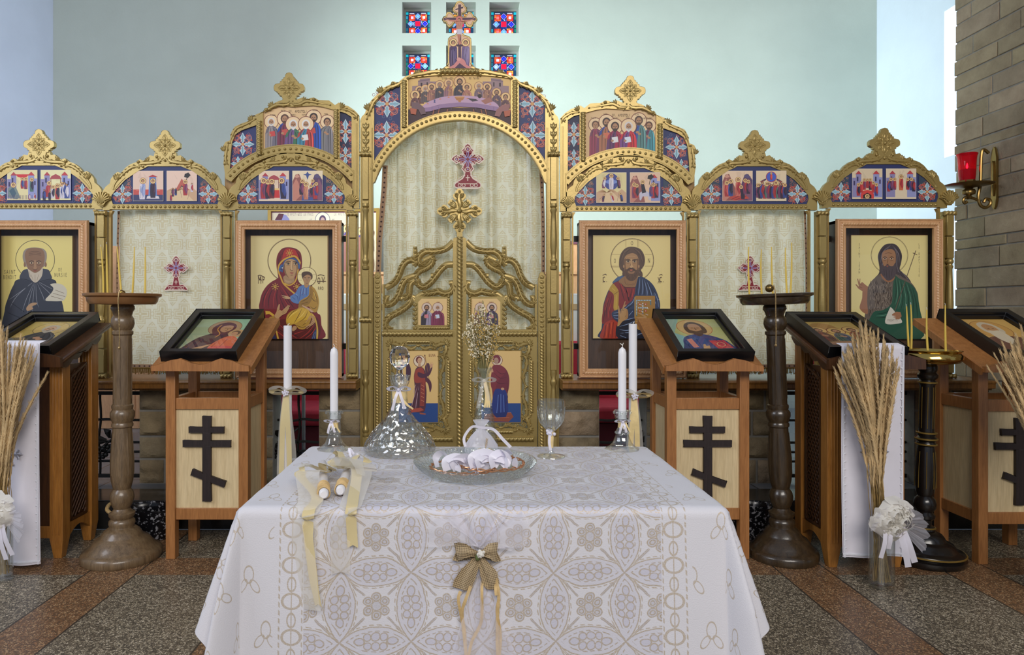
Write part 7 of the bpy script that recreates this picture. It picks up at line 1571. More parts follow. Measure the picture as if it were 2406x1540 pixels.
def ball_chain(label, px, py, d, L, r=.018):
    c = W(px, py, d); e = thing('ball_chain', label, 'chain', c, 'metal balls on chains')
    m = MB(); m.ball(c, r, 16, 10); m.build('ball', G['oldbrass'], e)
    m = MB(); f = c+Vector((.004, -.05, -.004)); pts = cr([c+Vector((.006,-r*.6,.006)), f+Vector((0,.01,.012)), f+Vector((0,-.006,-.03)), f+Vector((.002,-.004,-L*.4)), f+Vector((.004,-.003,-L*.75)), f+Vector((.003,-.002,-L))], 14)
    for i, p in enumerate(pts): m.ball(p, .0034 if i < len(pts)-1 else .007, 6, 4)
    m.tube(pts, .0018, 5); m.build('bead_chain', G['chain'], e)
ball_chain('small metal bar end and thin chain hanging off the copper tray', 290, 688, 3.285, .26, .009)
ball_chain('metal ball with hanging chain on the leaning dark stand', 1808, 678, 3.31, .27, .020)

# enamel basins on the floor behind the stands
def basin(label, x, y, r, h, handles):
    e = thing('enamel_basin', label, 'basin', (x, y, 0), 'speckled enamel basins')
    m = MB(); m.lathe([(r*.78,0),(r*.84,.01),(r*.98,h*.9),(r*1.03,h),(r*1.03,h+.006),(r*.97,h),(r*.93,h*.85),(r*.78,.014),(.001,.012)], (x,y,0), 36, sy=.7); m.build('bowl', G['enamel'], e)
    if handles:
        for sd in (-1, 1): m = MB(); m.tube(cr([(x+sd*r*.97,y-.05,h*.78),(x+sd*(r+.05),y-.05,h*1.0),(x+sd*(r+.06),y,h*1.12),(x+sd*(r+.05),y+.05,h*1.0),(x+sd*r*.97,y+.05,h*.78)], 6), .010, 8); m.build('rope_handle', G['raffia'], e)
basin('black speckled basin with rope handles, behind the pale bronze stand', -1.745, 3.738, .155, .16, True)
basin('dark patterned basin behind the leaning dark stand', 1.55, 3.738, .126, .17, False)

# ---------------------------------------------------------------- wall sconce
e = thing('wall_sconce', 'aged brass bracket on the stone wall holding a red votive glass', 'sconce', (3.28, 4.24, 2.0))
yS = 4.24; zP = lambda py: 1.24-(py-730)*yS/F; xP = lambda px: (px-CX)*yS/F; fS = lambda u, v, d: (3.276+d, u, v)
m = MB(); m.prism([(yS-.012,zP(352)),(yS,zP(345)),(yS+.012,zP(352)),(yS+.022,zP(372)),(yS+.022,zP(470)),(yS+.012,zP(486)),(yS,zP(492)),(yS-.012,zP(486)),(yS-.022,zP(470)),(yS-.022,zP(372))], fS, -.012, -.001); m.prism(circ(yS, zP(420), .008, .11, 16), fS, -.02, -.01); m.build('wall_plate', G['oldbrass'], e, bevel=.002)
X0 = xP(2330)-.02; xc = xP(2276)
m = MB(); m.tube(cr([(X0,yS,zP(360)),(X0-.03,yS,zP(352)),(X0-.045,yS,zP(365)),(xP(2303),yS,zP(430)),(xP(2298),yS,zP(462)),(xP(2303),yS,zP(482)),(xP(2316),yS,zP(488)),(xP(2326),yS,zP(480)),(xP(2325),yS,zP(470)),(xP(2316),yS,zP(468)),(xP(2311),yS,zP(476))], 7), .010, 8)
m.tube(cr([(xP(2300),yS,zP(472)),(xP(2286),yS,zP(466)),(xP(2270),yS,zP(464)),(xP(2263),yS,zP(470)),(xP(2266),yS,zP(478)),(xP(2272),yS,zP(474))], 6), .009, 8); m.build('scroll_arm', G['oldbrass'], e)
m = MB(); zb_ = zP(466); m.lathe([(.012,0),(.020,.012),(.014,.022),(.034,.03),(.038,.045),(.032,.058),(.02,.064),(.026,.07),(.06,.076),(.13,.088),(.134,.092),(.06,.084),(.02,.082)], (xc,yS,zb_-.006), 36); m.build('drip_pan', G['oldbrass'], e)
m = MB(); m.lathe([(.03,0),(.042,.006),(.046,.03),(.04,.03),(.03,.012)], (xc-.01,yS,zb_+.079), 12, lobes=4, amp=.12); m.build('cup', G['oldbrass'], e)
e = thing('votive_glass', 'flared ruby red votive glass with a lit candle, on the wall sconce', 'votive light', (xc-.01, yS, zb_+.09))
z0 = zb_+.092; m = MB(); m.lathe([(.001,0),(.040,.002),(.046,.05),(.049,.13),(.052,.165),(.058,.182),(.056,.184),(.050,.166),(.045,.13),(.042,.05),(.036,.008),(.001,.006)], (xc-.01,yS,z0), 32); m.build('red_glass', G['ruby'], e)
m = MB(); m.lathe([(.001,.009),(.036,.009),(.040,.085),(.001,.09)], (xc-.01,yS,z0), 20); m.build('candle_wax', mat('red_wax', (190,20,34), .5, trans=.2), e)
t = NT('candle_flame'); t.set(Base_Color=(1,.5,.3,1), Emission_Color=(1,.5,.35,1), Emission_Strength=25.0)
m = MB(); m.lathe([(.001,.092),(.006,.100),(.004,.114),(.001,.126)], (xc-.01,yS,z0), 10); m.build('flame', t.mat, e)
# ---------------------------------------------------------------- table and cloth
TX0, TX1, TY0, TY1, TZ = -.552, .624, 1.69, 2.42, .757
e = thing('table', 'table hidden under the embroidered white cloth in the foreground', 'table', ((TX0+TX1)/2, (TY0+TY1)/2, 0))
m = MB(); m.box(TX0+.006, TX1-.006, TY0+.006, TY1-.006, TZ-.03, TZ-.003); m.build('tabletop', G['cherry'], e)
for x in (TX0+.06, TX1-.06):
    for y in (TY0+.06, TY1-.06): m = MB(); m.box(x-.025, x+.025, y-.025, y+.025, 0, TZ-.031); m.build('leg', G['cherry'], e)
def cloth_point(u, v):
    """cloth coordinates (metres) to a draped position"""
    du = max(0, u-TX1)-max(0, TX0-u); dv = max(0, TY0-v)-max(0, v-TY1)
    cx = min(TX1, max(TX0, u)); cy = min(TY1, max(TY0, v)); h = math.hypot(du, dv)
    if h < 1e-6: return (u, v, TZ)
    ca, sa = du/h, -dv/h; c2, s2 = ca*ca, sa*sa; th = math.atan2(abs(dv), abs(du))
    fl = .27*c2+.055*s2+.11*abs(2*ca*sa)*(1 if dv > 0 else .3)
    along = (cy if abs(du) > abs(dv) else cx)
    rip = .012*sin(along*17+1.3)*c2+.006*sin(along*13+.5)*s2+.034*sin(th*7.2+.3)*abs(2*ca*sa)
    Rr = .022; drop = h*h/(2*Rr) if h < Rr else h-Rr/2
    out = (h*.75 if h < Rr else Rr*.75)+fl*max(0, h-Rr*.5)+rip*min(1, h/.25)
    drop *= math.sqrt(max(.3, 1-fl*fl))
    return (cx+ca*out, cy+sa*out, TZ-drop)
nu, nv = 176, 142; u0, u1, v0, v1 = TX0-.31, TX1+.30, TY0-.52, TY1+.34; vs = []; uv = []; fs = []; cm = (TX0+TX1)/2
for j in range(nv+1):
    for i in range(nu+1):
        u, v = u0+(u1-u0)*i/nu, v0+(v1-v0)*j/nv
        p = cloth_point(u, v); vs.append((p[0], p[1], p[2]+.0012*noise.noise(Vector((u*14, v*14, 0))))); uv.append((u-cm+.0, v-TY0))
for j in range(nv):
    for i in range(nu): q = j*(nu+1)+i; fs.append((q, q+1, q+nu+2, q+nu+1))
m = MB(); m.add(vs, fs, 0, uv); cl = m.build('tablecloth', G['lace'], None, sharp=0)
tag(cl, 'white cloth with gold and grey flower embroidery, draped over the foreground table', 'tablecloth')
def ft(px, py, dz=0.0): d = (EYE-TZ-dz)*F/(py-CY); return W(px, py, d)     # point on the table top under a picture point
def front(x, z, o=0.0): # point on the hanging front of the cloth at height z
    h = 0.0
    for _ in range(12): p = cloth_point(x, TY0-h); h += (p[2]-z)
    return Vector((p[0], p[1]-o, p[2]))
def bow(m, c, wl, hl, s=1.0, th=.006, w=.02, tilt=0.0, up=(0,-1,0)):
    """two ribbon loops facing the camera"""
    c = Vector(c)
    for sd in (-1, 1):
        P = [c, c+Vector((sd*wl*.5,-.010,hl*.6+sd*tilt)), c+Vector((sd*wl,-.004,hl*.35+sd*tilt)), c+Vector((sd*wl*.95,.004,-hl*.2+sd*tilt)), c+Vector((sd*wl*.4,.002,-hl*.25)), c]
        ribbon(m, P, w, (.25*sd,.2,1) if th == 0 else (0,0,1) if False else (0,.45,1), n=6)
# burlap and tulle bow pinned to the cloth front
e = thing('cloth_bow', 'burlap bow with white rose and tulle, pinned to the front of the tablecloth', 'bow', front(.03, .565, .01))
B0 = front(.026, .565, .02); b = B0
def fp(px, py, o=.018):        # picture point on the cloth front
    py = max(py, 1194); d = TY0-.03; p = W(px, py, d); q = front(p.x, p.z, o); return Vector((p.x*q.y/d, q.y, EYE-(EYE-p.z)*q.y/d))
def sheet(m, A, Bp, n=10, k=10, wave=.006, f=3, seed=0):
    """gathered sheet between two edge curves"""
    A = cr(A, 6) if len(A) > 2 else [tuple(Vector(A[0]).lerp(Vector(A[1]), i/12)) for i in range(13)]; Bp = cr(Bp, 6) if len(Bp) > 2 else [tuple(Vector(Bp[0]).lerp(Vector(Bp[1]), i/12)) for i in range(13)]
    N = min(len(A), len(Bp)); vs = []
    for i in range(N):
        a, c = Vector(A[int(i*(len(A)-1)/(N-1))]), Vector(Bp[int(i*(len(Bp)-1)/(N-1))])
        for j in range(k+1): t = j/k; vs.append(a.lerp(c, t)+Vector((0, -wave*(1+sin(2*PI*f*i/(N-1)+seed+2*t))*(.2+t), wave*.5*sin(5*t+i))))
    m.add(vs, [(i*(k+1)+j, i*(k+1)+j+1, (i+1)*(k+1)+j+1, (i+1)*(k+1)+j) for i in range(N-1) for j in range(k)])
kn = fp(1125, 1285, .016)
m = MB()
sheet(m, [kn, kn], [fp(1000,1278),fp(1012,1222),fp(1060,1196),fp(1075,1192)], wave=.008, seed=1); sheet(m, [kn, kn], [fp(1056,1226),fp(1072,1196),fp(1108,1212),fp(1118,1240)], wave=.008, seed=2)
sheet(m, [kn, kn], [fp(1134,1250),fp(1150,1200),fp(1186,1180),fp(1180,1220)], wave=.010, seed=3); sheet(m, [kn, kn], [fp(1180,1220),fp(1210,1190),fp(1240,1218),fp(1234,1280),fp(1200,1290)], wave=.008, seed=4)
k2 = fp(1128, 1340, .012); sheet(m, [k2, fp(1124,1350)], [fp(1042,1580,.02),fp(1100,1590,.03),fp(1160,1590,.03),fp(1236,1580,.02)], k=16, wave=.010, f=4, seed=5)
m.build('tulle', G['tulle'], e, sharp=0)
m = MB(); kb = fp(1122, 1308, .024)
def burl(pts, wds, dep):      # burlap band: centre points, half widths in pixels
    vs = []; uv = []; n = len(pts); L = 0
    for i, (x, y) in enumerate(pts):
        a, c = pts[max(0,i-1)], pts[min(n-1,i+1)]; dx, dy = c[0]-a[0], c[1]-a[1]; q = math.hypot(dx,dy) or 1
        if i: L += math.hypot(x-pts[i-1][0], y-pts[i-1][1])*.00105
        for k in range(7): t = k/3-1; vs.append(fp(x-dy/q*wds[i]*t, y+dx/q*wds[i]*t, dep[i]+.006*cos(t*4.2+i*.3))); uv.append((L, t*wds[i]*.00105))
    m.add(vs, [(i*7+k, i*7+k+1, (i+1)*7+k+1, (i+1)*7+k) for i in range(n-1) for k in range(6)], 0, uv)
burl([(1122,1302),(1108,1300),(1094,1296),(1080,1296),(1071,1298)], [6,10,17,21,21], [.022,.034,.042,.038,.022]); burl([(1071,1298),(1080,1302),(1098,1304),(1120,1305)], [21,19,12,6], [.022,.016,.014,.016])
burl([(1128,1302),(1138,1300),(1150,1296),(1160,1297),(1168,1298)], [6,10,18,22,23], [.022,.034,.042,.038,.022]); burl([(1168,1298),(1160,1302),(1146,1304),(1128,1305)], [23,20,12,6], [.022,.016,.014,.016])
burl([(1121,1312),(1112,1330),(1100,1350),(1088,1372),(1084,1386)], [7,14,20,23,22], [.020,.026,.024,.018,.016]); burl([(1129,1312),(1138,1330),(1148,1350),(1154,1372),(1154,1386)], [7,13,20,20,8], [.020,.026,.024,.018,.016])
m.build('burlap_bow', G['burlap'], e, sharp=0)
m = MB(); r0 = fp(1129, 1304, .046)
for k in range(9): a = k*2.4; rr = .0025+.0007*k; m.ball(r0+Vector((rr*cos(a), .0012*k-.002, rr*sin(a))), .0042, 8, 5, ry=.7)
m.build('white_rose', G['petal'], e); m = MB(); m.ball(fp(1122,1310,.034), .006, 8, 5, rz=1.4); m.build('rose_leaf', G['leaf'], e)
m = MB()
for pts in ([(1082,1390),(1077,1410),(1084,1450),(1090,1490),(1096,1560)], [(1106,1378),(1094,1410),(1086,1440),(1092,1490),(1096,1560)], [(1132,1366),(1132,1400),(1132,1450),(1126,1475),(1108,1510),(1098,1560)], [(1165,1360),(1172,1395),(1170,1430),(1168,1500),(1170,1560)], [(1163,1372),(1166,1400)], [(1172,1410),(1168,1440),(1176,1500),(1170,1560)]): ribbon(m, [fp(x, y, .022+.006*sin(y*.05)) for x, y in pts], .0075, (.3,1,0), n=5)
m.build('raffia_tails', G['raffia'], e)

# ---------------------------------------------------------------- glassware
def sym_bow(name_m, e, c, wl, tail, w=.012, sp=.6):
    m = MB(); c = Vector(c); bow(m, c, wl, wl*.5, w=w); 
    for sd, k in ((-1, 1.0), (1, .92)): ribbon(m, [c, c+Vector((sd*tail*.25*sp,-.012,-tail*.4)), c+Vector((sd*tail*.5*sp,-.006,-tail*k))], w*.8, (0,1,0))
    m.ball(c+Vector((0,-.008,0)), w*.42, 8, 6); m.build('ribbon_bow', G[name_m], e, sharp=0)
# decanter
c = ft(939, 1064); y = c.y; zt = lambda py, dy=0: EYE-(py-CY)*(y+dy)/F-TZ; px2 = y/F
e = thing('decanter', 'cut-crystal ship decanter with ball stopper and small white bow', 'decanter', c)
m = MB(); m.lathe([(.001,.0),(.112,.001),(.121,.012),(.121,.022),(.116,.036),(.098,.062),(.070,.095),(.044,.128),(.030,.158),(.0255,.185),(.0245,.205),(.026,.225),(.034,.242),(.037,.26),(.038,.262),(.032,.258),(.024,.238),(.018,.215),(.019,.185),(.024,.160),(.038,.130),(.064,.097),(.092,.062),(.108,.034),(.108,.016),(.001,.014)], c, 48, lobes=12, amp=.012)
m.build('crystal_body', G['cutglass'], e)
m = MB()
for k in range(12):
    a0 = 2*PI*k/12
    for sd in (-1, 1):
        pr = [(.1215,.02),(.112,.045),(.092,.072),(.068,.099)]; m.tube(cr([(c.x+r*1.0*cos(a0+sd*.26*t), y+r*sin(a0+sd*.26*t), TZ+z) for t, (r, z) in enumerate(pr)], 4), [.0012]*13, 5)
    m.tube([(c.x+.119*cos(a0),y+.119*sin(a0),TZ+.03), (c.x+.0625*cos(a0+.26),y+.0625*sin(a0+.26),TZ+.104)], .0012, 5)
m.build('cut_lines', G['cutglass'], e)
m = MB(); m.lathe([(.001,.236),(.015,.238),(.016,.262),(.011,.268),(.010,.282),(.014,.288),(.026,.296),(.033,.310),(.0355,.325),(.033,.340),(.026,.353),(.014,.361),(.001,.363)], c, 14); m.build('stopper', G['crystal'], e, sharp=.2)
m = MB(); m.lathe([(.0262,.172),(.0255,.19),(.0260,.21)], c, 20, caps=False); m.tube([c+Vector((.01,-.028,.185)), c+Vector((.03,-.034,.165)), c+Vector((.048,-.03,.152))], [.004,.004,.003], 5, flat=(1,.4)); m.build('raffia_wrap', G['raffia_pale'], e)
sym_bow('ribbon_white', e, c+Vector((0,-.030,.218)), .034, .07)
# bottle vase and its dried flowers
c = ft(1137, 1056); y = c.y; bx = c.copy()
e = thing('bottle_vase', 'slim textured glass bottle with a white organza bow, behind the tray', 'vase', c)
m = MB(); m.lathe([(.001,0),(.048,.001),(.050,.012),(.046,.04),(.038,.09),(.030,.14),(.023,.19),(.019,.235),(.018,.262),(.026,.276),(.029,.284),(.026,.284),(.015,.262),(.016,.235),(.020,.19),(.027,.14),(.035,.09),(.043,.04),(.046,.014),(.001,.012)], c, 36); m.build('glass_body', G['pressglass'], e)
sym_bow('organza', e, c+Vector((0,-.026,.242)), .034, .095, w=.015, sp=.45)
m = MB(); 
for k in range(3): ribbon(m, [c+Vector((.002*k,-.026,.24)), c+Vector((.006+.004*k,-.034,.19)), c+Vector((.002+.008*k,-.036,.15))], .006, (0,1,0))
m.build('raffia_tails', G['raffia_pale'], e)
e = thing('dried_flowers', 'bouquet of dried cream and straw-yellow flower sprays, in the glass bottle', 'flowers', c+Vector((0,0,.2)))
R.seed(9); stems = MB(); cream = MB(); straw = MB()
for k in range(46):
    a = R.uniform(0, 2*PI); sp = R.random()**.6; top = c+Vector((sp*.066*cos(a)-.006, sp*.05*sin(a), .33+.19*(1-.55*sp*sp)*R.uniform(.75,1.03))); nk = c+Vector((.008*cos(a), .008*sin(a), .26))
    P = cr([c+Vector((0,0,.13)), nk, nk.lerp(top, .5)+Vector((sp*.012*cos(a), 0, .01)), top], 6); stems.tube(P, .0010, 4)
    tgt = straw if (k % 3 == 0 or a > 5.2) else cream
    for q in range(30):
        t = R.uniform(.56, 1) if tgt is cream else R.uniform(.54, .95); i = min(len(P)-2, int(t*(len(P)-1))); p = Vector(P[i])+Vector((R.gauss(0,.0055), R.gauss(0,.0055), R.uniform(-.004,.008)))
        r = R.uniform(.0016,.0034); tgt.ball(p, r, 5, 3, rz=R.uniform(.8,1.5))
stems.build('stems', mat('dry_stems', (128,120,76), .8), e); cream.build('cream_blossom', mat('cream_blossom', (226,214,184), .8, bump=.3, bs=300), e); straw.build('straw_blossom', mat('straw_blossom', (190,158,88), .8, bump=.3, bs=300), e)
# goblet
c = ft(1295, 1074); y = c.y; e = thing('goblet', 'cut-crystal wine goblet with raffia-wrapped stem, right of the tray', 'goblet', c)
m = MB(); m.lathe([(.001,.0),(.046,.001),(.045,.004),(.014,.010),(.006,.02),(.005,.045),(.006,.07),(.009,.082),(.022,.094),(.036,.112),(.043,.135),(.0455,.165),(.0455,.188),(.0435,.188),(.043,.165),(.040,.137),(.033,.116),(.020,.102),(.001,.096)], c, 36); m.build('crystal_body', G['glass'], e)
m = MB()
for k in range(14):
    a0 = 2*PI*k/14
    for sd in (-1,1): m.tube(cr([(c.x+r*cos(a0+sd*o), y+r*sin(a0+sd*o), TZ+z) for r, z, o in ((.018,.092,0),(.036,.112,.14),(.0435,.135,.10),(.0462,.165,0))], 4), .0009, 4)
m.build('cut_pattern', G['cutglass'], e)
m = MB(); m.lathe([(.010,.084),(.009,.06),(.007,.03)], c, 14, caps=False); m.build('raffia_wrap', G['raffia_pale'], e); m = MB()
for k in range(8): m.ball(c+Vector((R.uniform(-.014,.01), -.012+R.uniform(-.004,.004), .084+R.uniform(-.01,.008))), .006, 7, 4)
ribbon(m, [c+Vector((-.006,-.014,.08)), c+Vector((-.008,-.016,.05)), c+Vector((-.003,-.014,.024))], .009, (0,1,0)); m.build('white_ribbon', G['ribbon_white'], e, sharp=0)
# candlesticks with short candles
for px, py, lab, l2, tilt in ((785,1056,'glass candlestick with a tied bow, at the table left end','white candle in the left glass candlestick, barely burnt wick',0), (1462,1056,'glass candlestick with a tied bow, at the table right end','white candle in the right glass candlestick, frayed wick',.0)):
    c = ft(px, py); e = thing('glass_candlestick', lab, 'candlestick', c, 'glass candlesticks on the table')
    m = MB(); m.lathe([(.001,.004),(.057,.0),(.058,.003),(.045,.010),(.033,.022),(.026,.040),(.022,.050),(.023,.054),(.021,.058),(.023,.063),(.020,.067),(.016,.075),(.013,.088),(.014,.098),(.022,.104),(.026,.112),(.027,.122),(.029,.134),(.027,.136),(.0165,.132),(.0160,.105),(.001,.103)], c, 40, lobes=10, amp=.02); m.build('glass_body', G['glass'], e)
    m = MB()
    for k in range(18): a = k*PI/9; m.ball(c+Vector((.0225*cos(a),.0225*sin(a),.058)), .0038, 6, 4)
    for k in range(10): a = k*PI/5; m.ball(c+Vector((.029*cos(a),.029*sin(a),.128)), .005, 6, 4)
    m.build('glass_beads', G['glass'], e)
    m = MB(); m.lathe([(.0155,.076),(.0145,.086),(.0155,.097)], c, 16, caps=False); ribbon(m, [c+Vector((.008,-.016,.096)), c+Vector((.014,-.022,.08)), c+Vector((.024,-.02,.062))], .005, (0,1,0)); m.build('raffia_wrap', G['raffia_pale'], e)
    sym_bow('ribbon_white', e, c+Vector((-.004,-.022,.100)), .022, .04, w=.010)
    e = thing('candle', l2, 'candle', c+Vector((0,0,.106)), 'short white candles'); zt_ = EYE-(826-CY)*c.y/F-TZ; zw = EYE-(811-CY)*c.y/F-TZ
    m = MB(); m.lathe([(.0138,.106),(.0140,zt_-.012),(.0138,zt_-.004),(.010,zt_+.008),(.006,zw-.012),(.003,zw-.008)], c, 22); m.build('wax', G['wax'], e)
    m = MB(); m.tube([c+Vector((0,0,zw-.012)), c+Vector((.001,0,zw-.002)), c+Vector((-.003,0,zw+.004))], .0012, 5)
    if px > 1000: m.tube([c+Vector((.001,0,zw-.002)), c+Vector((-.008,0,zw+.006))], .001, 5); m.tube([c+Vector((.001,0,zw-.002)), c+Vector((.004,0,zw+.007))], .001, 5)
    m.build('wick', G['wick'], e)
# tall beribboned candles behind the table, each in a low floor holder
for px, ptop, py, lab, gl in ((676,766,922,'tall white candle with gold and organza ribbons, behind the table at left', 1), (1487,762,930,'tall white candle with ribbons, behind the table at right', .6)):
    d = 2.72; c = W(px, 1300, d); ztop = EYE-(ptop-CY)*d/F; zk = EYE-(py-CY)*d/F; e = thing('tall_candle', lab, 'candle', (c.x, d, 0), 'tall ribboned candles')
    m = MB(); m.lathe([(.015,.30),(.0160,.5),(.0160,ztop),(.014,ztop+.001)], (c.x,d,0), 22); m.build('wax', G['wax'], e)
    m = MB(); m.lathe([(.10,0),(.10,.012),(.02,.03),(.014,.06),(.014,.27),(.024,.29),(.024,.33),(.018,.33)], (c.x,d,0), 24); m.build('floor_holder', G['iron'], e)
    m = MB(); m.tube([(c.x,d,ztop-.002), (c.x+.002,d,ztop+.006), (c.x+.008,d,ztop+.009)], .0013, 5); m.build('wick', G['wick'], e)
    k = Vector((c.x, d-.02, zk)); g = MB(); bow(g, k, .056, .02, w=.022)
    for o, x1 in ((0,-.016),(.006,.012)): ribbon(g, [k, k+Vector((x1*.6,-.012,-.10)), k+Vector((x1,-.006,-.22)), k+Vector((x1*1.3,-.004,-.42))], .020, (0,1,0))
    g.build('gold_ribbon', G['ribbon_gold'] if gl == 1 else G['raffia_pale'], e, sharp=0)
    g = MB(); bow(g, k+Vector((.004,.004,.006)), .058, .03, w=.03)
    for x1 in (-.026, .030): ribbon(g, [k, k+Vector((x1*.5,-.006,-.12)), k+Vector((x1*.9,0,-.26)), k+Vector((x1,.002,-.44))], .026, (0,1,0))
    g.build('organza_ribbon', G['organza'], e, sharp=0); g = MB()
    for i in range(10): a = i*2.4; g.ball(k+Vector((.004*(i**.5)*cos(a), -.014, .004*(i**.5)*sin(a))), .0045, 6, 4)
    g.build('pearl_knot', G['ribbon_white'], e)

# ---------------------------------------------------------------- tray, crowns, favour bag
c = ft(1116, 1112); y = c.y; e = thing('glass_tray', 'round ribbed glass tray holding white ribbons and wire crowns', 'tray', c)
m = MB(); RT = .182; prof = [(.001,.003),(.135,.003),(.150,.006),(.170,.022),(RT,.036),(RT+.002,.040),(RT-.003,.040),(.166,.026),(.148,.010),(.135,.007),(.001,.007)]
m.lathe(prof, c, 120, lobes=60, amp=.0025); m.build('glass_dish', G['pressglass'], e, sharp=0)
m = MB()
for k in range(110):
    a = 2*PI*k/110; m.tube([(c.x+.152*cos(a),y+.152*sin(a),TZ+.008), (c.x+.171*cos(a),y+.171*sin(a),TZ+.024), (c.x+.181*cos(a),y+.181*sin(a),TZ+.036)], .0014, 4)
m.build('ribs', G['glass'], e)
# two wedding crowns: twisted copper wire rings with ribbons
for k, (dx, dy, rr, lab) in enumerate(((-.035,.025,.098,'left wire crown with white ribbon loops, lying in the glass tray'), (.045,.01,.100,'right wire crown with white ribbon loops, lying in the glass tray'))):
    o = c+Vector((dx,dy,.014+.014*k)); e = thing('wedding_crown', lab, 'crown', o, 'wire crowns in the tray'); R.seed(20+k)
    m = MB(); 
    for ph in (0, PI): m.tube([o+Vector(((rr+.0035*cos(9*a+ph))*cos(a), (rr+.0035*cos(9*a+ph))*sin(a), .0035*sin(9*a+ph))) for a in [2*PI*i/110 for i in range(110)]], .0020, 5, closed=True)
    for i in range(40): a = R.uniform(0, 2*PI); m.ball(o+Vector((rr*cos(a), rr*sin(a), R.uniform(-.002,.006))), R.uniform(.002,.0036), 5, 3)
    m.build('wire_ring', mat('copper_wire', (206,150,110), .3, .8), e)
    m = MB()
    for i in range(7):
        a = -PI/2+R.uniform(-1.3,1.3); q = o+Vector((rr*.75*cos(a), rr*.75*sin(a), .004)); h = R.uniform(.02,.045); L = R.uniform(.035,.06); an = R.uniform(0, PI)
        dxy = Vector((cos(an), sin(an)*.6, 0)); ribbon(m, [q-dxy*L*.6, q-dxy*L*.7+Vector((0,0,h*.7)), q+Vector((0,0,h)), q+dxy*L*.7+Vector((0,0,h*.6)), q+dxy*L*.5], .022, Vector((0,0,1)).cross(dxy)+Vector((0,0,.3)) if False else (dxy.y,-dxy.x,.8), n=6)
    ribbon(m, [o+Vector((-rr*.4,-rr*.4,.01)), o+Vector((0,-rr*.6,.03)), o+Vector((rr*.5,-rr*.3,.012)), o+Vector((rr*.7,-.02,.006))], .02, (0,.4,1))
    m.build('ribbon_loops', G['ribbon_white'], e, sharp=0)
# favour bag of tulle
c = ft(1130, 1069); e = thing('favour_bag', 'white tulle favour bag tied with ribbon, raffia bow and wheat ear, behind the tray', 'favour bag', c)
m = MB(); m.lathe([(.001,.0),(.046,.001),(.055,.014),(.052,.034),(.034,.062),(.012,.086),(.009,.092),(.019,.104),(.027,.116)], c, 30, sy=.74, lobes=9, amp=.07, caps=False); m.build('tulle_bag', G['tulle_d'], e, sharp=0)
m = MB(); R.seed(6)
for i in range(9): m.ball(c+Vector((R.uniform(-.024,.024), R.uniform(-.02,.02), R.uniform(.012,.03))), .010, 8, 6, rz=.8)
m.build('sugared_almonds', G['wax'], e)
m = MB(); k = c+Vector((0,-.011,.092)); ribbon(m, [k, k+Vector((-.03,-.006,.004)), k+Vector((-.056,-.01,-.03)), k+Vector((-.052,-.014,-.06))], .009, (0,1,.3)); ribbon(m, [k, k+Vector((.04,-.006,-.004)), k+Vector((.072,-.012,-.036)), k+Vector((.098,-.016,-.062))], .011, (0,1,.4)); m.build('ribbon_tails', G['ribbon_white'], e, sharp=0)
m = MB(); k = c+Vector((.012,-.046,.020)); 
for sd in (-1,1): m.tube(cr([k, k+Vector((sd*.014,-.002,.010)), k+Vector((sd*.026,-.002,.004)), k+Vector((sd*.016,-.002,-.003)), k], 5), .0014, 5); m.tube(cr([k, k+Vector((sd*.010,-.003,-.008)), k+Vector((sd*.026,-.006,-.016))], 4), .0014, 5)
m.build('raffia_bow', G['raffia'], e); m = MB(); m.ball(k+Vector((0,-.004,0)), .0065, 10, 6); m.build('bead', G['wax'], e)
m = MB(); w0 = k+Vector((.004,.002,.008)); m.tube([k, w0+Vector((.003,0,.034))], .0009, 4)
for i in range(12): sd = (-1 if i % 2 else 1); m.leafpad(0,0,0,1,.3, f=lambda u, v, d, i=i, sd=sd: tuple(w0+Vector((sd*(.0005+v*.004)+u*.003+.0003*i, -.002+d*.3-.0, .006+i*.0024+v*.006))), k=.004)
m.build('wheat_ear', G['raffia'], e)
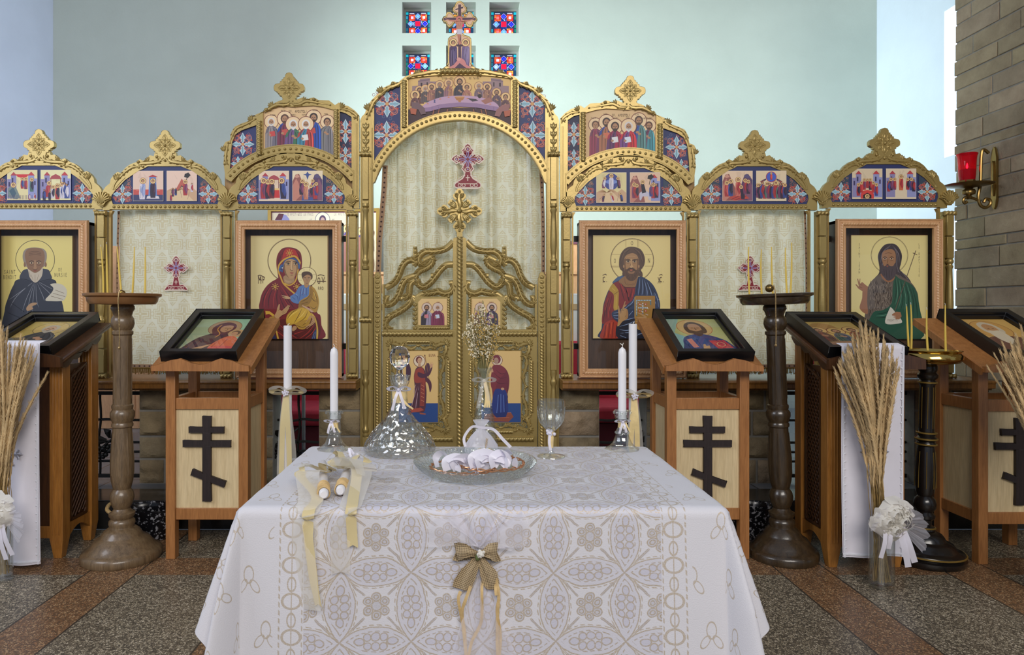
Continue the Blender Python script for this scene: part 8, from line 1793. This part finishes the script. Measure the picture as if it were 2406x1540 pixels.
# two decorated candles lying on the cloth, ribbons over the edge
for k, (pa, pb, lab, hang) in enumerate((((761,1166),(757,1089),'left lying decorated candle, long gold ribbon hanging over the table edge',1), ((799,1158),(826,1084),'right lying decorated candle, tilted towards the decanter, pale bow on it',0))):
    a = ft(pa[0], pa[1], .014); b = ft(pb[0], pb[1], .014); a.z = b.z = TZ+.0170; e = thing('decorated_candle', lab, 'candle', a, 'candles lying on the cloth'); q = b-a; u = q.normalized()
    m = MB(); m.tube([a, a+u*.004, a+q*.2, a+q*.94, a+q*.985, b], [.0085,.0120,.0135,.0130,.009,.003], 18); m.build('wax', G['wax'], e)
    m = MB(); m.tube([b, b+u*.012], .0012, 5); m.build('wick', G['wick'], e)
    R.seed(k); m = MB(); s0, s1 = (.018, .085); 
    for t in range(30): 
        p = a+u*(s0+(s1-s0)*t/30); n_ = u.cross(Vector((0,0,1))); ph = R.uniform(0,6)
        m.tube([p+n_*(.0155*cos(x))+Vector((0,0,max(-.0125,.0155*sin(x))))+u*.003*sin(x*1.0+ph) for x in [2*PI*i/12 for i in range(12)]], .0019, 4, closed=True)
    m.build('raffia_wrap', G['raffia'], e)
    kn = a+u*.17+Vector((0,0,.018)); g = MB(); oz = MB()
    if hang:
        ribbon(g, [kn, kn+Vector((-.03,-.02,.022)), kn+Vector((-.052,-.05,.004)), Vector((-.385,TY0+.05,TZ+.008)), Vector((-.388,TY0-.028,TZ-.006)), *(front(x, z, .022) for x, z in ((-.386,.70),(-.378,.64),(-.369,.58),(-.358,.53)))], .030, (0,.3,1), notch=True, n=6)
        ribbon(g, [kn, kn+Vector((.006,-.03,.03)), kn+Vector((.026,-.02,.018)), kn+Vector((.02,.02,.0)), kn], .024, (.3,.2,1)); ribbon(g, [kn, kn+Vector((-.03,.02,.014)), kn+Vector((-.06,.01,.012)), kn+Vector((-.05,-.02,.004))], .016, (0,.5,1)); ribbon(g, [kn, kn+Vector((.03,.02,.012)), kn+Vector((.07,.03,.004))], .016, (0,.3,1))
        ribbon(oz, [kn, kn+Vector((-.03,-.05,.012)), Vector((-.396,TY0+.03,TZ+.010)), Vector((-.392,TY0-.026,TZ-.006)), *(front(x, z, .016) for x, z in ((-.396,.68),(-.388,.60),(-.376,.52)))], .062, (0,.3,1), n=6); ribbon(oz, [kn, kn+Vector((-.05,.0,.02)), kn+Vector((-.085,-.02,.003))], .05, (0,.4,1))
    else:
        for sd, L, wd in ((-1,.05,.022),(1,.055,.026)): ribbon(g, [kn, kn+Vector((sd*L*.5,.05,.03)), kn+Vector((sd*L,.04,.012)), kn+Vector((sd*L*.5,.0,.004)), kn], wd, (0,.3,1), n=6)
        ribbon(g, [kn, kn+Vector((-.03,.07,.034)), kn+Vector((-.045,.09,.02)), kn+Vector((-.01,.06,.004))], .020, (.2,.3,1)); ribbon(g, [kn, kn+Vector((.05,-.03,.012)), kn+Vector((.105,-.02,.003)), kn+Vector((.13,-.025,.002))], .014, (0,.2,1))
        ribbon(g, [kn, kn+Vector((.035,-.03,.004)), Vector((kn.x+.058,TY0+.01,TZ+.010)), Vector((kn.x+.060,TY0-.030,TZ-.008)), *(front(kn.x+dx_+.048, z, .016) for dx_, z in ((.014,.72),(.018,.665)))], .028, (0,.3,1), notch=True, n=6)
        ribbon(oz, [kn, kn+Vector((.05,-.04,.006)), Vector((kn.x+.056,TY0+.01,TZ+.008)), Vector((kn.x+.052,TY0-.030,TZ-.008)), *(front(kn.x+.036, z, .012) for z in (.70,.65,.60))], (.06,.045), (0,.3,1), n=6, notch=True); ribbon(oz, [kn, kn+Vector((.03,-.05,.04)), kn+Vector((.06,-.09,.004))], .05, (0,.5,1)); ribbon(oz, [kn, kn+Vector((.0,-.04,.04)), kn+Vector((-.02,-.02,.014))], .05, (0,.5,1)); ribbon(oz, [kn, kn+Vector((.05,.0,.02)), kn+Vector((.07,-.04,.004))], .05, (0,.4,1))
        m = MB(); ribbon(m, [kn+Vector((0,.09,.01)), kn+Vector((-.01,.11,.036)), kn+Vector((.006,.10,.02))], .008, (.3,1,0)); ribbon(m, [kn+Vector((0,.09,.01)), kn+Vector((.02,.06,.03)), kn+Vector((.03,.05,.02))], .008, (.3,1,0)); m.build('white_ribbon', G['ribbon_white'], e, sharp=0)
    g.build('gold_ribbon', G['ribbon_gold'], e, sharp=0); oz.build('organza_ribbon', G['organza'], e, sharp=0)

# ---------------------------------------------------------------- vases of dried grass
G['grass'] = mat('dried_grass', (204,174,126), .85, 0, .25, 14, .5, 220); G['stalk'] = mat('grass_stalks', (150,122,70), .7, 0, .3, 30)
def grass_vase(vlab, glab, x, y, neck, tops, n, seed, hv=.30):
    """clear oval vase full of stalks, with a fan of feathery heads; neck and tops as world points"""
    e = thing('grass_vase', vlab, 'vase', (x, y, 0), 'glass vases of dried grass'); R.seed(seed)
    m = MB(); m.lathe([(.001,.004),(.055,.0),(.057,.006),(.056,.02),(.056,hv),(.0535,hv),(.0535,.022),(.001,.016)], (x,y,0), 36, sy=.72); m.build('glass_body', G['glass'], e)
    fl = MB(); cz = hv+.005
    def rose(c, s):
        for k in range(13):
            a = k*2.4; rr = s*(.15+.075*k); t = .2+.09*k; pc = c+Vector((rr*cos(a)*.8, -s*.55+.06*k*s, rr*sin(a)*.8)); vs = []; ax = Vector((cos(a), 0, sin(a))); ay = Vector((-sin(a), 0, cos(a))); w_ = s*(.3+.05*k)
            for i in range(6):
                for j in range(5): u, v = (j/4-.5)*2, i/5; vs.append(pc+ay*(u*w_*(.5+.6*sin(PI*min(1,v*.8+.1))))+ax*(v*w_*.55-u*u*w_*.25)+Vector((0, -w_*(.75*(1-v)**1.5)-.15*w_*sin(4*u+k)*v, 0)))
            fl.add(vs, [(i*5+j, i*5+j+1, (i+1)*5+j+1, (i+1)*5+j) for i in range(5) for j in range(4)])
    for dx, dz, s in ((.012,.045,.060),(.050,.012,.052),(-.018,.010,.052),(.018,-.028,.046),(.058,.05,.04)): rose(Vector((x+dx, y-.055, cz+dz)), s)
    fl.build('white_roses', G['petal'], e, sharp=0)
    m = MB()
    for k in range(9): a = -.5+k*.42; m_ = Vector((x+.03,y-.04,cz)); sheet(m, [m_, m_], [m_+Vector((.12*cos(a-.2), -.03+R.uniform(-.02,.02), .12*sin(a-.2)-.04)), m_+Vector((.13*cos(a), -.04, .13*sin(a)-.04)), m_+Vector((.12*cos(a+.25), -.02, .12*sin(a+.25)-.04))], k=5, wave=.004, seed=k)
    m.build('tulle', G['tulle'], e, sharp=0); m = MB()
    for dx, L in ((-.04,.15),(-.01,.11),(.065,.19),(.09,.17)): ribbon(m, [Vector((x+dx*.5,y-.06,cz)), Vector((x+dx*.8,y-.078,cz-L*.5)), Vector((x+dx*1.15,y-.07,cz-L))], .026 if dx > 0 else .018, (.2,1,0))
    m.build('ribbon_tails', G['ribbon_white'], e, sharp=0)
    g = thing('dried_grass', glab, 'grass', (x, y, .02), 'bunches of dried plume grass'); st = MB(); pl = MB()
    for k in range(n):
        a = R.uniform(0, 2*PI); q = math.sqrt(R.random()); b = Vector((x+.040*q*cos(a), y+.024*q*sin(a), .027)); nk = Vector(neck)+Vector((R.gauss(0,.013), R.gauss(0,.011), 0))
        t0, t1, h0, h1 = tops; s = R.random(); tx = t0+(t1-t0)*s; tp = Vector((tx+R.gauss(0,.01), y+max(-.08,min(.055,R.gauss(0,.045))), h0+(h1-h0)*(1-abs(2*s-1)**1.5*.8)*R.uniform(.55,1.0)))
        P = [Vector(p) for p in cr([b, Vector((nk.x*.6+b.x*.4, nk.y*.6+b.y*.4, (nk.z+b.z)*.5)), nk, nk.lerp(tp, .5)+Vector(((tx-nk.x)*-.10, 0, .03)), tp], 8)]; N = len(P); i0 = int(N*R.uniform(.48,.60))
        st.tube(P[:i0+3], .0016, 4)
        H = P[i0:]; M_ = len(H); rm = R.uniform(.0075,.0125)
        H = [H[int(j/2)].lerp(H[min(M_-1, int(j/2)+1)], .5*(j % 2)) for j in range(2*M_-1)]; M_ = len(H)
        pl.tube(H, [.6*rm*(sin(PI*(.06+.9*(j/(M_-1))**.8)))*R.uniform(.6,1.2)+.0005 for j in range(M_)], 5)
        for j in range(M_*7):
            t = R.randrange(1, M_-1); r = rm*sin(PI*(.1+.85*t/M_)); aa = R.uniform(0, 2*PI); d = (H[t+1]-H[t-1]).normalized(); o = Vector((cos(aa), sin(aa), .15))*r*R.uniform(.7,1.25); p = H[t].lerp(H[t+1], R.random())
            pl.add([p+o*.5-d*.001, p+o*.5+Vector((.0022,0,0)), p+o*1.3+d*.017, p+o*.6+Vector((0,.0022,0))], [(0,1,2),(1,3,2),(3,0,2)])
    st.build('stalks', G['stalk'], g); pl.build('plumes', G['grass'], g, sharp=0)
d = 3.03; gx = lambda px, dd=d: (px-CX)*dd/F; gz = lambda py, dd=d: EYE-(py-CY)*dd/F
grass_vase('oval glass vase with white rose and tulle bow, before the right runner', 'fan of dried plume grass in front of the right white runner', gx(2081), 3.06, (gx(2070), 3.05, gz(1170)), (gx(1985), gx(2110), gz(900), gz(745)), 92, 1)
d = 3.12; grass_vase('glass vase with white rose bow, cut by the left picture edge', 'fan of dried plume grass at the left picture edge', gx(-10, d), 3.15, (gx(-2, d), 3.14, gz(1165, d)), (gx(-95, d), gx(86, d), gz(900, d), gz(752, d)), 70, 2)
d = 2.95; grass_vase('glass vase of dried grass, mostly outside the right picture edge', 'dried plume grass leaning in at the right picture edge', gx(2475, d), 2.98, (gx(2470, d), 2.97, gz(1170, d)), (gx(2352, d), gx(2540, d), gz(900, d), gz(752, d)), 60, 3)
